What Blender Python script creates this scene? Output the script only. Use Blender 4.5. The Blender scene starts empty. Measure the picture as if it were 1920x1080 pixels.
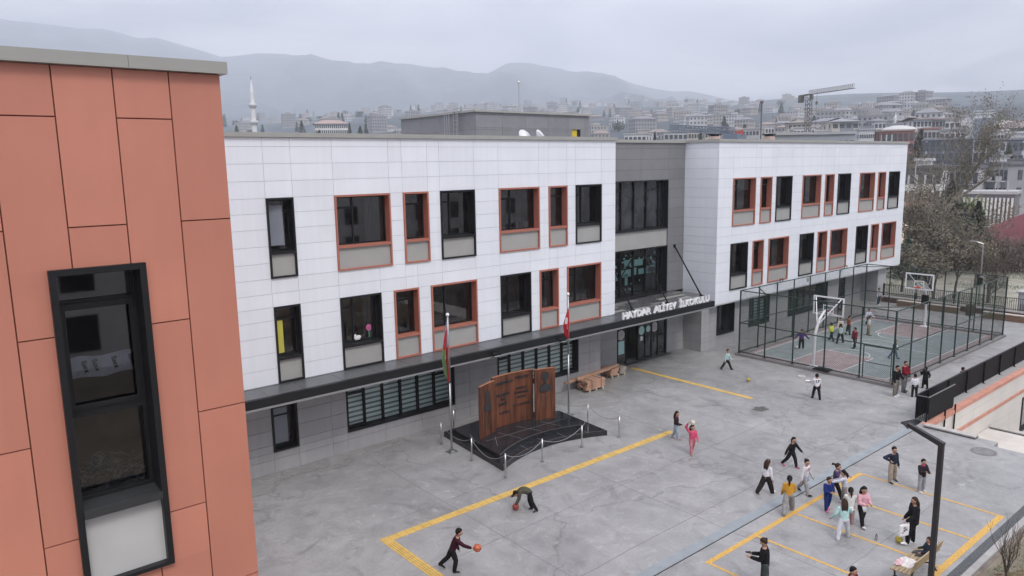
import bpy, bmesh, math, random
from mathutils import Vector, Matrix, noise
R = math.radians
random.seed(7)
sc = bpy.context.scene
COL = sc.collection

# ---------------------------------------------------------------- camera
F_ = Vector((0.63288, 0.75693, -0.16286)).normalized()
cam_d = bpy.data.cameras.new('camera'); cam = bpy.data.objects.new('camera', cam_d); COL.objects.link(cam)
YAW, PIT, ROL = R(39.89843), R(9.3726), R(-0.995886)
fw = Vector((math.sin(YAW)*math.cos(PIT), math.cos(YAW)*math.cos(PIT), -math.sin(PIT)))
rt0 = Vector((math.cos(YAW), -math.sin(YAW), 0)); up0 = rt0.cross(fw)
rt = math.cos(ROL)*rt0 + math.sin(ROL)*up0
up = -math.sin(ROL)*rt0 + math.cos(ROL)*up0
CAMZ = 11.853
M = Matrix(((rt.x, up.x, -fw.x, 0), (rt.y, up.y, -fw.y, 0), (rt.z, up.z, -fw.z, CAMZ), (0, 0, 0, 1)))
cam.matrix_world = M
cam_d.sensor_width = 36; cam_d.lens = 1400.44*36/1920
cam_d.clip_start = 0.3; cam_d.clip_end = 40000
sc.camera = cam
sc.render.resolution_x = 1024; sc.render.resolution_y = 576

# ---------------------------------------------------------------- sky, sun, exposure
SUN_EL, SUN_AZ = R(52), R(195)      # soft sun behind thin overcast, behind and to the left of the viewer
W = bpy.data.worlds.new("World"); sc.world = W; W.use_nodes = True
nt = W.node_tree; nt.nodes.clear()
def N(nt, t, **kw):
    n = nt.nodes.new(t)
    for k, v in kw.items(): setattr(n, k, v)
    return n
wo = N(nt, 'ShaderNodeOutputWorld'); bg = N(nt, 'ShaderNodeBackground'); bg.inputs[1].default_value = 0.1
sky = N(nt, 'ShaderNodeTexSky', sky_type='NISHITA'); sky.sun_disc = False
sky.sun_elevation = SUN_EL; sky.sun_rotation = SUN_AZ
tc = N(nt, 'ShaderNodeTexCoord'); sep = N(nt, 'ShaderNodeSeparateXYZ')
nt.links.new(tc.outputs['Generated'], sep.inputs[0])
# flat cloud deck coordinates: direction divided by its height
mz = N(nt, 'ShaderNodeMath', operation='ADD'); mz.inputs[1].default_value = 0.12
nt.links.new(sep.outputs[2], mz.inputs[0])
mz2 = N(nt, 'ShaderNodeMath', operation='MAXIMUM'); mz2.inputs[1].default_value = 0.05; nt.links.new(mz.outputs[0], mz2.inputs[0])
dx = N(nt, 'ShaderNodeMath', operation='DIVIDE'); dy = N(nt, 'ShaderNodeMath', operation='DIVIDE')
nt.links.new(sep.outputs[0], dx.inputs[0]); nt.links.new(mz2.outputs[0], dx.inputs[1])
nt.links.new(sep.outputs[1], dy.inputs[0]); nt.links.new(mz2.outputs[0], dy.inputs[1])
cmb = N(nt, 'ShaderNodeCombineXYZ'); nt.links.new(dx.outputs[0], cmb.inputs[0]); nt.links.new(dy.outputs[0], cmb.inputs[1])
nz = N(nt, 'ShaderNodeTexNoise'); nz.inputs['Scale'].default_value = 0.9; nz.inputs['Detail'].default_value = 6; nz.inputs['Roughness'].default_value = 0.55
nz.inputs['Distortion'].default_value = 0.6
nt.links.new(cmb.outputs[0], nz.inputs['Vector'])
cr = N(nt, 'ShaderNodeValToRGB'); cr.color_ramp.elements[0].position = 0.36; cr.color_ramp.elements[1].position = 0.64
SKYH = 3.1
cr.color_ramp.elements[0].color = (SKYH*0.37, SKYH*0.395, SKYH*0.48, 1); cr.color_ramp.elements[1].color = (SKYH*1.28, SKYH*1.22, SKYH*1.26, 1)
nt.links.new(nz.outputs[0], cr.inputs[0])
# overcast sky brighter overhead; the zenith is raised further to light walls and ground
grad = N(nt, 'ShaderNodeMapRange'); grad.inputs[1].default_value = 0.12; grad.inputs[2].default_value = 0.9; grad.inputs[3].default_value = 1.0; grad.inputs[4].default_value = 4.85
nt.links.new(sep.outputs[2], grad.inputs[0])
vm = N(nt, 'ShaderNodeVectorMath', operation='SCALE'); nt.links.new(cr.outputs[0], vm.inputs[0]); nt.links.new(grad.outputs[0], vm.inputs['Scale'])
mx = N(nt, 'ShaderNodeMixRGB'); mx.inputs[0].default_value = 0.94
nt.links.new(sky.outputs[0], mx.inputs[1]); nt.links.new(vm.outputs[0], mx.inputs[2])
nt.links.new(mx.outputs[0], bg.inputs[0]); nt.links.new(bg.outputs[0], wo.inputs[0])

sun_d = bpy.data.lights.new('sun', 'SUN'); sun_d.energy = 1.25; sun_d.angle = R(16); sun_d.color = (1, 0.96, 0.9)
sun = bpy.data.objects.new('sun', sun_d); COL.objects.link(sun)
sdir = Vector((math.sin(SUN_AZ)*math.cos(SUN_EL), math.cos(SUN_AZ)*math.cos(SUN_EL), math.sin(SUN_EL)))
sun.rotation_euler = sdir.to_track_quat('Z', 'Y').to_euler(); sun.location = (0, -20, 60)
sc.view_settings.view_transform = 'Standard'; sc.view_settings.look = 'None'
sc.view_settings.exposure = 0.80; sc.view_settings.gamma = 1.0
sc.cycles.volume_bounces = 3

# ---------------------------------------------------------------- helpers
def ray(px, py):
    return fw + rt*((px-960)/1400.44) - up*((py-540)/1400.44)
def onz(px, py, z=0.0):
    d = ray(px, py); t = (z-CAMZ)/d.z
    return Vector((d.x*t, d.y*t, z))
def atr(px, py, r):
    """point on the pixel's ray at horizontal distance r"""
    d = ray(px, py); t = r/math.hypot(d.x, d.y)
    return Vector((d.x*t, d.y*t, CAMZ+d.z*t))

MATS = {}
def mat(name, col, rough=0.6, metal=0.0, var=0.08, scale=3.0, bump=0.0, bscale=30.0, spec=None, emit=None, streak=None, detail=5.0, island=0.0, drip=0.0):
    if name in MATS: return MATS[name]
    m = bpy.data.materials.new(name); m.use_nodes = True
    t = m.node_tree; b = t.nodes['Principled BSDF']
    b.inputs['Roughness'].default_value = rough; b.inputs['Metallic'].default_value = metal
    if spec is not None: b.inputs['Specular IOR Level'].default_value = spec
    c = (*col, 1)
    tcn = N(t, 'ShaderNodeTexCoord')
    if var > 0:
        mp = N(t, 'ShaderNodeMapping'); t.links.new(tcn.outputs['Object'], mp.inputs[0])
        if streak: mp.inputs['Scale'].default_value = streak
        n = N(t, 'ShaderNodeTexNoise'); n.inputs['Scale'].default_value = scale; n.inputs['Detail'].default_value = detail
        t.links.new(mp.outputs[0], n.inputs['Vector'])
        rmp = N(t, 'ShaderNodeValToRGB'); rmp.color_ramp.elements[0].position = 0.3; rmp.color_ramp.elements[1].position = 0.7
        rmp.color_ramp.elements[0].color = tuple(max(0, x*(1-var)) for x in col)+(1,)
        rmp.color_ramp.elements[1].color = tuple(min(1, x*(1+var)) for x in col)+(1,)
        t.links.new(n.outputs[0], rmp.inputs[0]); t.links.new(rmp.outputs[0], b.inputs['Base Color'])
    else:
        b.inputs['Base Color'].default_value = c
    if (island > 0 or drip > 0) and var > 0:
        src = rmp.outputs[0]
        if island > 0:
            ge = N(t, 'ShaderNodeNewGeometry'); mr = N(t, 'ShaderNodeMapRange'); mr.inputs[3].default_value = 1-island; mr.inputs[4].default_value = 1+island*0.6
            t.links.new(ge.outputs['Random Per Island'], mr.inputs[0]); sc_ = N(t, 'ShaderNodeVectorMath', operation='SCALE'); t.links.new(src, sc_.inputs[0]); t.links.new(mr.outputs[0], sc_.inputs['Scale']); src = sc_.outputs[0]
        if drip > 0:
            mp3 = N(t, 'ShaderNodeMapping'); mp3.inputs['Scale'].default_value = (5, 5, 0.22); t.links.new(tcn.outputs['Object'], mp3.inputs[0]); n3 = N(t, 'ShaderNodeTexNoise'); n3.inputs['Scale'].default_value = 1.0; n3.inputs['Detail'].default_value = 6; t.links.new(mp3.outputs[0], n3.inputs['Vector'])
            mr3 = N(t, 'ShaderNodeMapRange'); mr3.inputs[1].default_value = 0.42; mr3.inputs[2].default_value = 0.62; mr3.inputs[3].default_value = 1-drip; mr3.inputs[4].default_value = 1.0; t.links.new(n3.outputs[0], mr3.inputs[0])
            s3 = N(t, 'ShaderNodeVectorMath', operation='SCALE'); t.links.new(src, s3.inputs[0]); t.links.new(mr3.outputs[0], s3.inputs['Scale']); src = s3.outputs[0]
        t.links.new(src, b.inputs['Base Color'])
    if bump > 0:
        n2 = N(t, 'ShaderNodeTexNoise'); n2.inputs['Scale'].default_value = bscale; n2.inputs['Detail'].default_value = 4
        t.links.new(tcn.outputs['Object'], n2.inputs['Vector'])
        bp = N(t, 'ShaderNodeBump'); bp.inputs['Strength'].default_value = bump; bp.inputs['Distance'].default_value = 0.02
        t.links.new(n2.outputs[0], bp.inputs['Height']); t.links.new(bp.outputs[0], b.inputs['Normal'])
    MATS[name] = m
    return m

def glass_dark(name, col=(0.02, 0.022, 0.026), wav=0.02, rough=0.04, ior=1.6):
    """pane over an unlit room: dark, smooth, slightly wavy so reflections waver"""
    if name in MATS: return MATS[name]
    m = bpy.data.materials.new(name); m.use_nodes = True; t = m.node_tree; b = t.nodes['Principled BSDF']
    b.inputs['Roughness'].default_value = rough; b.inputs['IOR'].default_value = ior
    tcn = N(t, 'ShaderNodeTexCoord')
    n = N(t, 'ShaderNodeTexNoise'); n.inputs['Scale'].default_value = 1.3; n.inputs['Detail'].default_value = 3; t.links.new(tcn.outputs['Object'], n.inputs['Vector'])
    r_ = N(t, 'ShaderNodeValToRGB'); r_.color_ramp.elements[0].position = 0.35; r_.color_ramp.elements[1].position = 0.68
    r_.color_ramp.elements[0].color = tuple(c*0.4 for c in col)+(1,); r_.color_ramp.elements[1].color = tuple(c*1.9 for c in col)+(1,)
    t.links.new(n.outputs[0], r_.inputs[0]); t.links.new(r_.outputs[0], b.inputs['Base Color'])
    n2 = N(t, 'ShaderNodeTexNoise'); n2.inputs['Scale'].default_value = 1.1; n2.inputs['Detail'].default_value = 1; t.links.new(tcn.outputs['Object'], n2.inputs['Vector'])
    bp = N(t, 'ShaderNodeBump'); bp.inputs['Strength'].default_value = wav*10; bp.inputs['Distance'].default_value = 0.03
    t.links.new(n2.outputs[0], bp.inputs['Height']); t.links.new(bp.outputs[0], b.inputs['Normal'])
    MATS[name] = m
    return m

def glass_clear(name, tint=(0.62, 0.72, 0.70), fac=1.6):
    if name in MATS: return MATS[name]
    m = bpy.data.materials.new(name); m.use_nodes = True; t = m.node_tree; t.nodes.clear()
    o = N(t, 'ShaderNodeOutputMaterial'); mxs = N(t, 'ShaderNodeMixShader'); tr = N(t, 'ShaderNodeBsdfTransparent'); gl = N(t, 'ShaderNodeBsdfGlossy')
    fr = N(t, 'ShaderNodeFresnel'); fr.inputs[0].default_value = fac
    tr.inputs[0].default_value = (*tint, 1); gl.inputs['Roughness'].default_value = 0.02
    t.links.new(fr.outputs[0], mxs.inputs[0]); t.links.new(tr.outputs[0], mxs.inputs[1]); t.links.new(gl.outputs[0], mxs.inputs[2]); t.links.new(mxs.outputs[0], o.inputs[0])
    MATS[name] = m
    return m

def wloc(o):
    v = Vector((0, 0, 0))
    while o is not None:
        v = v + o.location; o = o.parent
    return v

class MB:
    def __init__(s): s.v = []; s.f = []; s.m = []
    def quad(s, a, b, c, d, mi=0):
        i = len(s.v); s.v += [tuple(a), tuple(b), tuple(c), tuple(d)]; s.f.append((i, i+1, i+2, i+3)); s.m.append(mi); return s
    def tri(s, a, b, c, mi=0):
        i = len(s.v); s.v += [tuple(a), tuple(b), tuple(c)]; s.f.append((i, i+1, i+2)); s.m.append(mi); return s
    def box(s, x0, x1, y0, y1, z0, z1, mi=0):
        if x1 < x0: x0, x1 = x1, x0
        if y1 < y0: y0, y1 = y1, y0
        if z1 < z0: z0, z1 = z1, z0
        i = len(s.v)
        s.v += [(x0,y0,z0),(x1,y0,z0),(x1,y1,z0),(x0,y1,z0),(x0,y0,z1),(x1,y0,z1),(x1,y1,z1),(x0,y1,z1)]
        for q in ((3,2,1,0),(4,5,6,7),(0,1,5,4),(1,2,6,5),(2,3,7,6),(3,0,4,7)):
            s.f.append(tuple(i+k for k in q)); s.m.append(mi)
        return s
    def obox(s, c, ax, ay, az, mi=0):
        """oriented box: centre and three half-axis vectors"""
        c = Vector(c); i = len(s.v)
        for sz in (-1, 1):
            for sx, sy in ((-1,-1),(1,-1),(1,1),(-1,1)):
                s.v.append(tuple(c+ax*sx+ay*sy+az*sz))
        for q in ((3,2,1,0),(4,5,6,7),(0,1,5,4),(1,2,6,5),(2,3,7,6),(3,0,4,7)):
            s.f.append(tuple(i+k for k in q)); s.m.append(mi)
        return s
    def bar(s, p0, p1, w, h=None, mi=0):
        """rectangular bar between two points"""
        h = h or w; p0 = Vector(p0); p1 = Vector(p1); d = p1-p0; L = d.length
        if L < 1e-6: return s
        d.normalize(); u = Vector((0,0,1)) if abs(d.z) < 0.95 else Vector((0,1,0))
        a = d.cross(u).normalized(); b = a.cross(d).normalized()
        return s.obox((p0+p1)/2, a*(w/2), b*(h/2), d*(L/2), mi)
    def tube(s, p0, p1, r0, r1=None, n=8, mi=0, cap=True):
        r1 = r0 if r1 is None else r1
        p0 = Vector(p0); p1 = Vector(p1); d = (p1-p0)
        if d.length < 1e-6: return s
        d.normalize(); u = Vector((0,0,1)) if abs(d.z) < 0.9 else Vector((0,1,0))
        a = d.cross(u).normalized(); b = d.cross(a).normalized(); i = len(s.v)
        for p, r in ((p0, r0), (p1, r1)):
            for k in range(n):
                t = 2*math.pi*k/n; s.v.append(tuple(p+a*(r*math.cos(t))+b*(r*math.sin(t))))
        for k in range(n):
            s.f.append((i+k, i+n+k, i+n+(k+1)%n, i+(k+1)%n)); s.m.append(mi)
        if cap:
            s.f.append(tuple(i+k for k in range(n))); s.m.append(mi)
            s.f.append(tuple(i+n+k for k in reversed(range(n)))); s.m.append(mi)
        return s
    def path(s, pts, r, n=6, mi=0):
        for k in range(len(pts)-1):
            ra = r[k] if isinstance(r, (list, tuple)) else r; rb = r[k+1] if isinstance(r, (list, tuple)) else r
            s.tube(pts[k], pts[k+1], ra, rb, n, mi)
        return s
    def loft(s, rings, n=10, mi=0, cap=True):
        """rings: (centre, side vector*rx, fwd vector*ry)"""
        i = len(s.v)
        for c, a, b in rings:
            for k in range(n):
                t = 2*math.pi*k/n; s.v.append(tuple(Vector(c)+Vector(a)*math.cos(t)+Vector(b)*math.sin(t)))
        m = len(rings)
        for j in range(m-1):
            for k in range(n):
                s.f.append((i+j*n+k, i+j*n+(k+1)%n, i+(j+1)*n+(k+1)%n, i+(j+1)*n+k)); s.m.append(mi)
        if cap:
            s.f.append(tuple(i+k for k in reversed(range(n)))); s.m.append(mi)
            s.f.append(tuple(i+(m-1)*n+k for k in range(n))); s.m.append(mi)
        return s
    def ell(s, c, rx, ry=None, rz=None, nu=10, nv=7, mi=0, ax=None, jit=0):
        ry = rx if ry is None else ry; rz = rx if rz is None else rz; c = Vector(c); i = len(s.v)
        A = ax or (Vector((1,0,0)), Vector((0,1,0)), Vector((0,0,1)))
        s.v.append(tuple(c+A[2]*rz))
        for j in range(1, nv):
            ph = math.pi*j/nv
            for k in range(nu):
                t = 2*math.pi*k/nu; q = 1+random.uniform(-jit, jit)
                s.v.append(tuple(c+(A[0]*(rx*math.sin(ph)*math.cos(t))+A[1]*(ry*math.sin(ph)*math.sin(t))+A[2]*(rz*math.cos(ph)))*q))
        s.v.append(tuple(c-A[2]*rz)); e = len(s.v)-1
        for k in range(nu):
            s.f.append((i, i+1+k, i+1+(k+1)%nu)); s.m.append(mi)
            for j in range(nv-2):
                a = i+1+j*nu; s.f.append((a+k, a+nu+k, a+nu+(k+1)%nu, a+(k+1)%nu)); s.m.append(mi)
            a = i+1+(nv-2)*nu; s.f.append((a+k, e, a+(k+1)%nu)); s.m.append(mi)
        return s
    def prism(s, pts, z0, z1, mi=0, mt=None):
        """polygon in plan extruded from z0 to z1 (counter-clockwise)"""
        n = len(pts); i = len(s.v); mt = mi if mt is None else mt
        s.v += [(p[0], p[1], z0) for p in pts]+[(p[0], p[1], z1) for p in pts]
        s.f.append(tuple(i+k for k in reversed(range(n)))); s.m.append(mi)
        s.f.append(tuple(i+n+k for k in range(n))); s.m.append(mt)
        for k in range(n):
            s.f.append((i+k, i+(k+1)%n, i+n+(k+1)%n, i+n+k)); s.m.append(mi)
        return s
    def mesh(s, name, mats, off=Vector((0,0,0)), smooth=False):
        me = bpy.data.meshes.new(name)
        ox, oy, oz = off
        me.from_pydata([(v[0]-ox, v[1]-oy, v[2]-oz) for v in s.v], [], s.f)
        if not isinstance(mats, (list, tuple)): mats = [mats]
        for m in mats: me.materials.append(m)
        if len(mats) > 1: me.polygons.foreach_set('material_index', s.m)
        if smooth: me.polygons.foreach_set('use_smooth', [True]*len(me.polygons))
        me.update()
        return me
    def build(s, name, mats, parent=None, smooth=False):
        """vertices are given in world coordinates; the mesh is made local to its parent"""
        o = bpy.data.objects.new(name, s.mesh(name, mats, wloc(parent), smooth)); COL.objects.link(o)
        o.parent = parent
        return o

def tag(o, label=None, cat=None, group=None, kind=None):
    if label: o['label'] = label
    if cat: o['category'] = cat
    if group: o['group'] = group
    if kind: o['kind'] = kind
    return o
def thing(name, label, cat, loc=(0,0,0), group=None):
    o = bpy.data.objects.new(name, None); COL.objects.link(o); o.location = loc; o.empty_display_size = 0.2
    return tag(o, label, cat, group)
def centre(o):
    """move a top-level mesh's origin to the bottom centre of its shape"""
    me = o.data; xs = [v.co for v in me.vertices]
    c = Vector(((min(v.x for v in xs)+max(v.x for v in xs))/2, (min(v.y for v in xs)+max(v.y for v in xs))/2, min(v.z for v in xs)))
    me.transform(Matrix.Translation(-c)); o.location = o.location + c
    return o
def struct(name, mb, m, smooth=False):
    return tag(mb.build(name, m, None, smooth), kind='structure')
def solo(name, mb, m, label, cat, group=None, smooth=False):
    return tag(centre(mb.build(name, m, None, smooth)), label, cat, group)
KIDS = {}
def dup(o, loc=None, rz=None, label=None, group=None, scale=None):
    def cp(a, par):
        c = a.copy(); COL.objects.link(c); c.parent = par
        for ch in kids_of(a): cp(ch, c)
        return c
    c = cp(o, None)
    if loc is not None: c.location = loc
    if rz is not None: c.rotation_euler = (0, 0, rz)
    if scale is not None: c.scale = scale
    if label: c['label'] = label
    if group: c['group'] = group
    return c
def kids_of(a):
    if a.name not in KIDS: KIDS[a.name] = list(a.children)
    return KIDS[a.name]

def text_mb(txt, size, extrude=0.01, offset=0.0, align='CENTER', spacing=1.0):
    """lettering as a mesh lying in the xz plane, facing -y"""
    cu = bpy.data.curves.new('lettering', 'FONT'); cu.body = txt; cu.size = size; cu.extrude = extrude; cu.offset = offset
    cu.align_x = align; cu.align_y = 'BOTTOM_BASELINE'; cu.space_character = spacing; cu.resolution_u = 3
    o = bpy.data.objects.new('lettering', cu); COL.objects.link(o)
    dg = bpy.context.evaluated_depsgraph_get(); me = bpy.data.meshes.new_from_object(o.evaluated_get(dg))
    mb = MB(); mb.v = [(v.co.x, -v.co.z, v.co.y) for v in me.vertices]; mb.f = [tuple(p.vertices) for p in me.polygons]; mb.m = [0]*len(mb.f)
    bpy.data.objects.remove(o); bpy.data.curves.remove(cu); bpy.data.meshes.remove(me)
    return mb
def place(mb, M4):
    mb.v = [tuple(M4 @ Vector(v)) for v in mb.v]; return mb
def add(a, b, mi=0):
    i = len(a.v); a.v += b.v; a.f += [tuple(k+i for k in f) for f in b.f]; a.m += [mi]*len(b.f); return a
# ---------------------------------------------------------------- materials
m_white = mat('white_composite_panel', (0.785, 0.82, 0.87), 0.38, var=0.025, scale=0.7, island=0.03, drip=0.025)
m_joint = mat('panel_joint', (0.47, 0.48, 0.50), 0.8, var=0)
m_grey = mat('grey_panel_lightened', (0.36, 0.363, 0.375), 0.42, var=0.06, scale=0.8, island=0.07, drip=0.06)  # ground floor copy of the recess grey, colour lightened against the canopy shade
m_gjoint = mat('grey_joint', (0.05, 0.05, 0.055), 0.8, var=0)
m_coral = mat('coral_panel', (0.55, 0.222, 0.156), 0.40, var=0.05, scale=0.8, island=0.07, drip=0.025, bump=0.03, bscale=60)
m_cjoint = mat('coral_joint', (0.16, 0.045, 0.025), 0.8, var=0)
m_cframe = mat('coral_window_frame', (0.40, 0.15, 0.105), 0.4, var=0.05)
m_black = mat('black_metal', (0.008, 0.0085, 0.010), 0.55, var=0.15, spec=0.12)
m_bframe = mat('charcoal_window_frame', (0.014, 0.015, 0.017), 0.45, var=0.1, spec=0.25)
m_spand = mat('beige_spandrel', (0.36, 0.36, 0.345), 0.5, var=0.04, scale=1.5)
m_coping = mat('grey_coping', (0.34, 0.34, 0.32), 0.45, var=0.06, scale=1.2)
m_slate = mat('slate_cladding', (0.085, 0.09, 0.095), 0.35, var=0.12, scale=1.5)
m_slatej = mat('slate_joint', (0.28, 0.28, 0.28), 0.8, var=0)
m_steel = mat('brushed_steel', (0.50, 0.51, 0.52), 0.28, metal=0.9, var=0.05)
m_roof = mat('flat_roof_gravel', (0.25, 0.25, 0.25), 0.9, var=0.2, scale=20)
m_glass = glass_dark('window_glass')
m_glassg = glass_dark('window_glass_green', (0.02, 0.026, 0.025))
m_upper = glass_clear('upper_glass', (0.66, 0.68, 0.69), 1.85)
m_curt = [mat('grey_curtain', (0.20, 0.20, 0.21), 0.9, var=0.2, scale=3, streak=(6, 6, 0.4)), mat('brown_curtain', (0.13, 0.09, 0.08), 0.9, var=0.2, scale=3, streak=(6, 6, 0.4)), mat('pale_roller_blind', (0.34, 0.33, 0.31), 0.9, var=0.05), mat('teal_classroom_item', (0.10, 0.22, 0.24), 0.8, var=0.2)]
m_clear = glass_clear('clear_glass', (0.86, 0.93, 0.92))
m_blind = mat('blind_fabric', (0.80, 0.84, 0.84), 0.8, var=0.04)
m_blindd = mat('blind_shade', (0.22, 0.25, 0.25), 0.8, var=0.04)
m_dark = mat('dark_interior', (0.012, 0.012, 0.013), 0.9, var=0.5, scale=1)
m_whitep = mat('white_paint', (0.78, 0.78, 0.80), 0.45, var=0.03)
m_teal = mat('pale_teal_film', (0.45, 0.70, 0.69), 0.5, var=0.05)
m_yellowdoor = mat('yellow_door_paint', (0.62, 0.45, 0.03), 0.5, var=0.05)

def ground_mat(name, c0, c1, crack=True, rough=(0.28, 0.75), seams=None):
    m = bpy.data.materials.new(name); m.use_nodes = True; t = m.node_tree; b = t.nodes['Principled BSDF']
    tcn = N(t, 'ShaderNodeTexCoord'); P = tcn.outputs['Object']
    def noise(sc_, det=6, ro=0.6, dist=0.0):
        n = N(t, 'ShaderNodeTexNoise'); n.inputs['Scale'].default_value = sc_; n.inputs['Detail'].default_value = det
        n.inputs['Roughness'].default_value = ro; n.inputs['Distortion'].default_value = dist; t.links.new(P, n.inputs['Vector']); return n
    def ramp(src, p0, c0, p1, c1):
        r = N(t, 'ShaderNodeValToRGB'); r.color_ramp.elements[0].position = p0; r.color_ramp.elements[1].position = p1
        r.color_ramp.elements[0].color = (*c0, 1) if isinstance(c0, tuple) else (c0, c0, c0, 1)
        r.color_ramp.elements[1].color = (*c1, 1) if isinstance(c1, tuple) else (c1, c1, c1, 1)
        t.links.new(src, r.inputs[0]); return r
    def mul(a, bb, fac=1.0, typ='MULTIPLY'):
        x = N(t, 'ShaderNodeMixRGB', blend_type=typ); x.inputs[0].default_value = fac
        t.links.new(a, x.inputs[1]); t.links.new(bb, x.inputs[2]); return x.outputs[0]
    big = ramp(noise(0.16, 5, 0.6, 0.4).outputs[0], 0.34, c0, 0.66, c1).outputs[0]
    med = ramp(noise(0.9, 8, 0.7, 0.8).outputs[0], 0.3, 0.80, 0.72, 1.17).outputs[0]
    fine = ramp(noise(14, 4, 0.6).outputs[0], 0.3, 0.93, 0.7, 1.06).outputs[0]
    c = mul(mul(big, med), fine)
    # pale lime marks and dark blotches with outlines of their own
    pale = ramp(noise(1.7, 7, 0.72, 1.6).outputs[0], 0.57, 0.0, 0.74, 0.65)
    x = N(t, 'ShaderNodeMixRGB'); t.links.new(pale.outputs[0], x.inputs[0]); t.links.new(c, x.inputs[1]); x.inputs[2].default_value = tuple(min(1, v*1.55) for v in c1)+(1,); c = x.outputs[0]
    dk = ramp(noise(0.55, 6, 0.7, 1.2).outputs[0], 0.32, 0.66, 0.46, 1.0).outputs[0]; c = mul(c, dk, 0.8)
    if crack:
        # branching cracks and darker patched seams
        for sc_, w, amt, sd in ((0.10, 0.0035, 0.30, 0.0), (0.21, 0.003, 0.13, 7.0)):
            mp = N(t, 'ShaderNodeMapping'); mp.inputs['Location'].default_value = (sd, sd*1.3, 0); t.links.new(P, mp.inputs[0])
            dn = N(t, 'ShaderNodeTexNoise'); dn.inputs['Scale'].default_value = 0.9; dn.inputs['Detail'].default_value = 6; t.links.new(mp.outputs[0], dn.inputs['Vector'])
            vs = N(t, 'ShaderNodeVectorMath', operation='SCALE'); vs.inputs['Scale'].default_value = 2.2; t.links.new(dn.outputs['Color'], vs.inputs[0])
            va = N(t, 'ShaderNodeVectorMath', operation='ADD'); t.links.new(mp.outputs[0], va.inputs[0]); t.links.new(vs.outputs[0], va.inputs[1])
            vo = N(t, 'ShaderNodeTexVoronoi', feature='DISTANCE_TO_EDGE'); vo.inputs['Scale'].default_value = sc_; t.links.new(va.outputs[0], vo.inputs['Vector'])
            c = mul(c, ramp(vo.outputs[0], w*0.3, 1-amt, w*1.6, 1.0).outputs[0])
    t.links.new(c, b.inputs['Base Color'])
    rr = ramp(noise(0.22, 5, 0.65, 0.5).outputs[0], 0.38, rough[0], 0.62, rough[1]); t.links.new(rr.outputs[0], b.inputs['Roughness'])
    bp = N(t, 'ShaderNodeBump'); bp.inputs['Strength'].default_value = 0.25; bp.inputs['Distance'].default_value = 0.01
    t.links.new(noise(9, 5).outputs[0], bp.inputs['Height']); t.links.new(bp.outputs[0], b.inputs['Normal'])
    return m
m_conc = ground_mat('courtyard_concrete', (0.250, 0.249, 0.249), (0.318, 0.316, 0.315))
m_yel = mat('yellow_floor_paint', (0.55, 0.33, 0.08), 0.7, var=0.2, scale=14, detail=9)
m_tact = mat('yellow_tactile_tile', (0.56, 0.37, 0.10), 0.6, var=0.14, scale=3)
m_drain = mat('blue_grey_drain_cover', (0.245, 0.275, 0.295), 0.5, var=0.12, scale=2)
m_kerb = mat('concrete_kerb', (0.33, 0.32, 0.31), 0.8, var=0.12, scale=4)
m_pkerb = mat('court_plinth_concrete', (0.20, 0.19, 0.19), 0.8, var=0.12, scale=2)

# ---------------------------------------------------------------- terrain to the horizon
RIDGE = [(-1200,120),(-500,30),(-250,0),(0,33),(100,58),(130,62),(240,64),(275,75),(310,73),(350,83),(400,98),(430,108),(470,106),(520,104),(570,104),(600,108),(640,118),(680,122),
 (710,118),(770,119),(840,130),(880,143),(905,146),(925,138),(945,128),(970,122),(1000,123),(1040,131),(1070,137),(1100,135),(1150,143),(1190,158),(1230,167),(1260,172),(1290,171),(1330,181),(1370,188),(1430,197),(1510,218),(1600,240),(1750,252),(2300,262)]
def interp(tab, x):
    if x <= tab[0][0]: return tab[0][1]
    for (a, b), (c, d) in zip(tab, tab[1:]):
        if x <= c: return b+(d-b)*(x-a)/(c-a)
    return tab[-1][1]
def az_of_px(px): d = ray(px, 300); return math.atan2(d.x, d.y)
RID = [(az_of_px(px), 5200*math.tan(math.asin(max(-1, min(1, (ray(px, py).normalized()).z)))) + CAMZ) for px, py in RIDGE]
BASE = [(0,-0.06),(75,-0.06),(110,-0.5),(180,-1.0),(260,2.5),(400,11),(600,28),(900,55),(1300,90),(1900,142),(2500,200),(3100,232)]
def terrain(x, y):
    r = math.hypot(x, y); az = math.atan2(x, y)
    if y < -40: return -0.06 if r < 200 else -0.5
    b = interp(BASE, r)
    # the far left of the town lies lower than its middle
    side = max(0.0, min(1.0, (az-0.16)/0.34)); b = b*(0.58+0.42*side) if r > 400 else b
    if r > 600: b += min(1, (r-600)/900)*18*noise.noise(Vector((x/420, y/420, 0.3)))
    if r > 2300:
        H = interp(RID, az); t = min(1, (r-2300)/2900); s = t*t*(3-2*t)
        fold = (noise.fractal(Vector((az*11, r/1300, 1.7)), 0.9, 2.1, 5)-0.7)*170*t*(1-t)*2
        b = b*(1-s)+H*s+fold
    return b
tb = MB()
RS = [0, 70] + [90+30*i for i in range(12)] + [480+70*i for i in range(14)] + [1500+140*i for i in range(27)]
azs = [R(-42)+R(148)*i/440 for i in range(441)]
def ring_pt(r, a): x, y = math.sin(a)*r, math.cos(a)*r; return (x, y, terrain(x, y))
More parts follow.
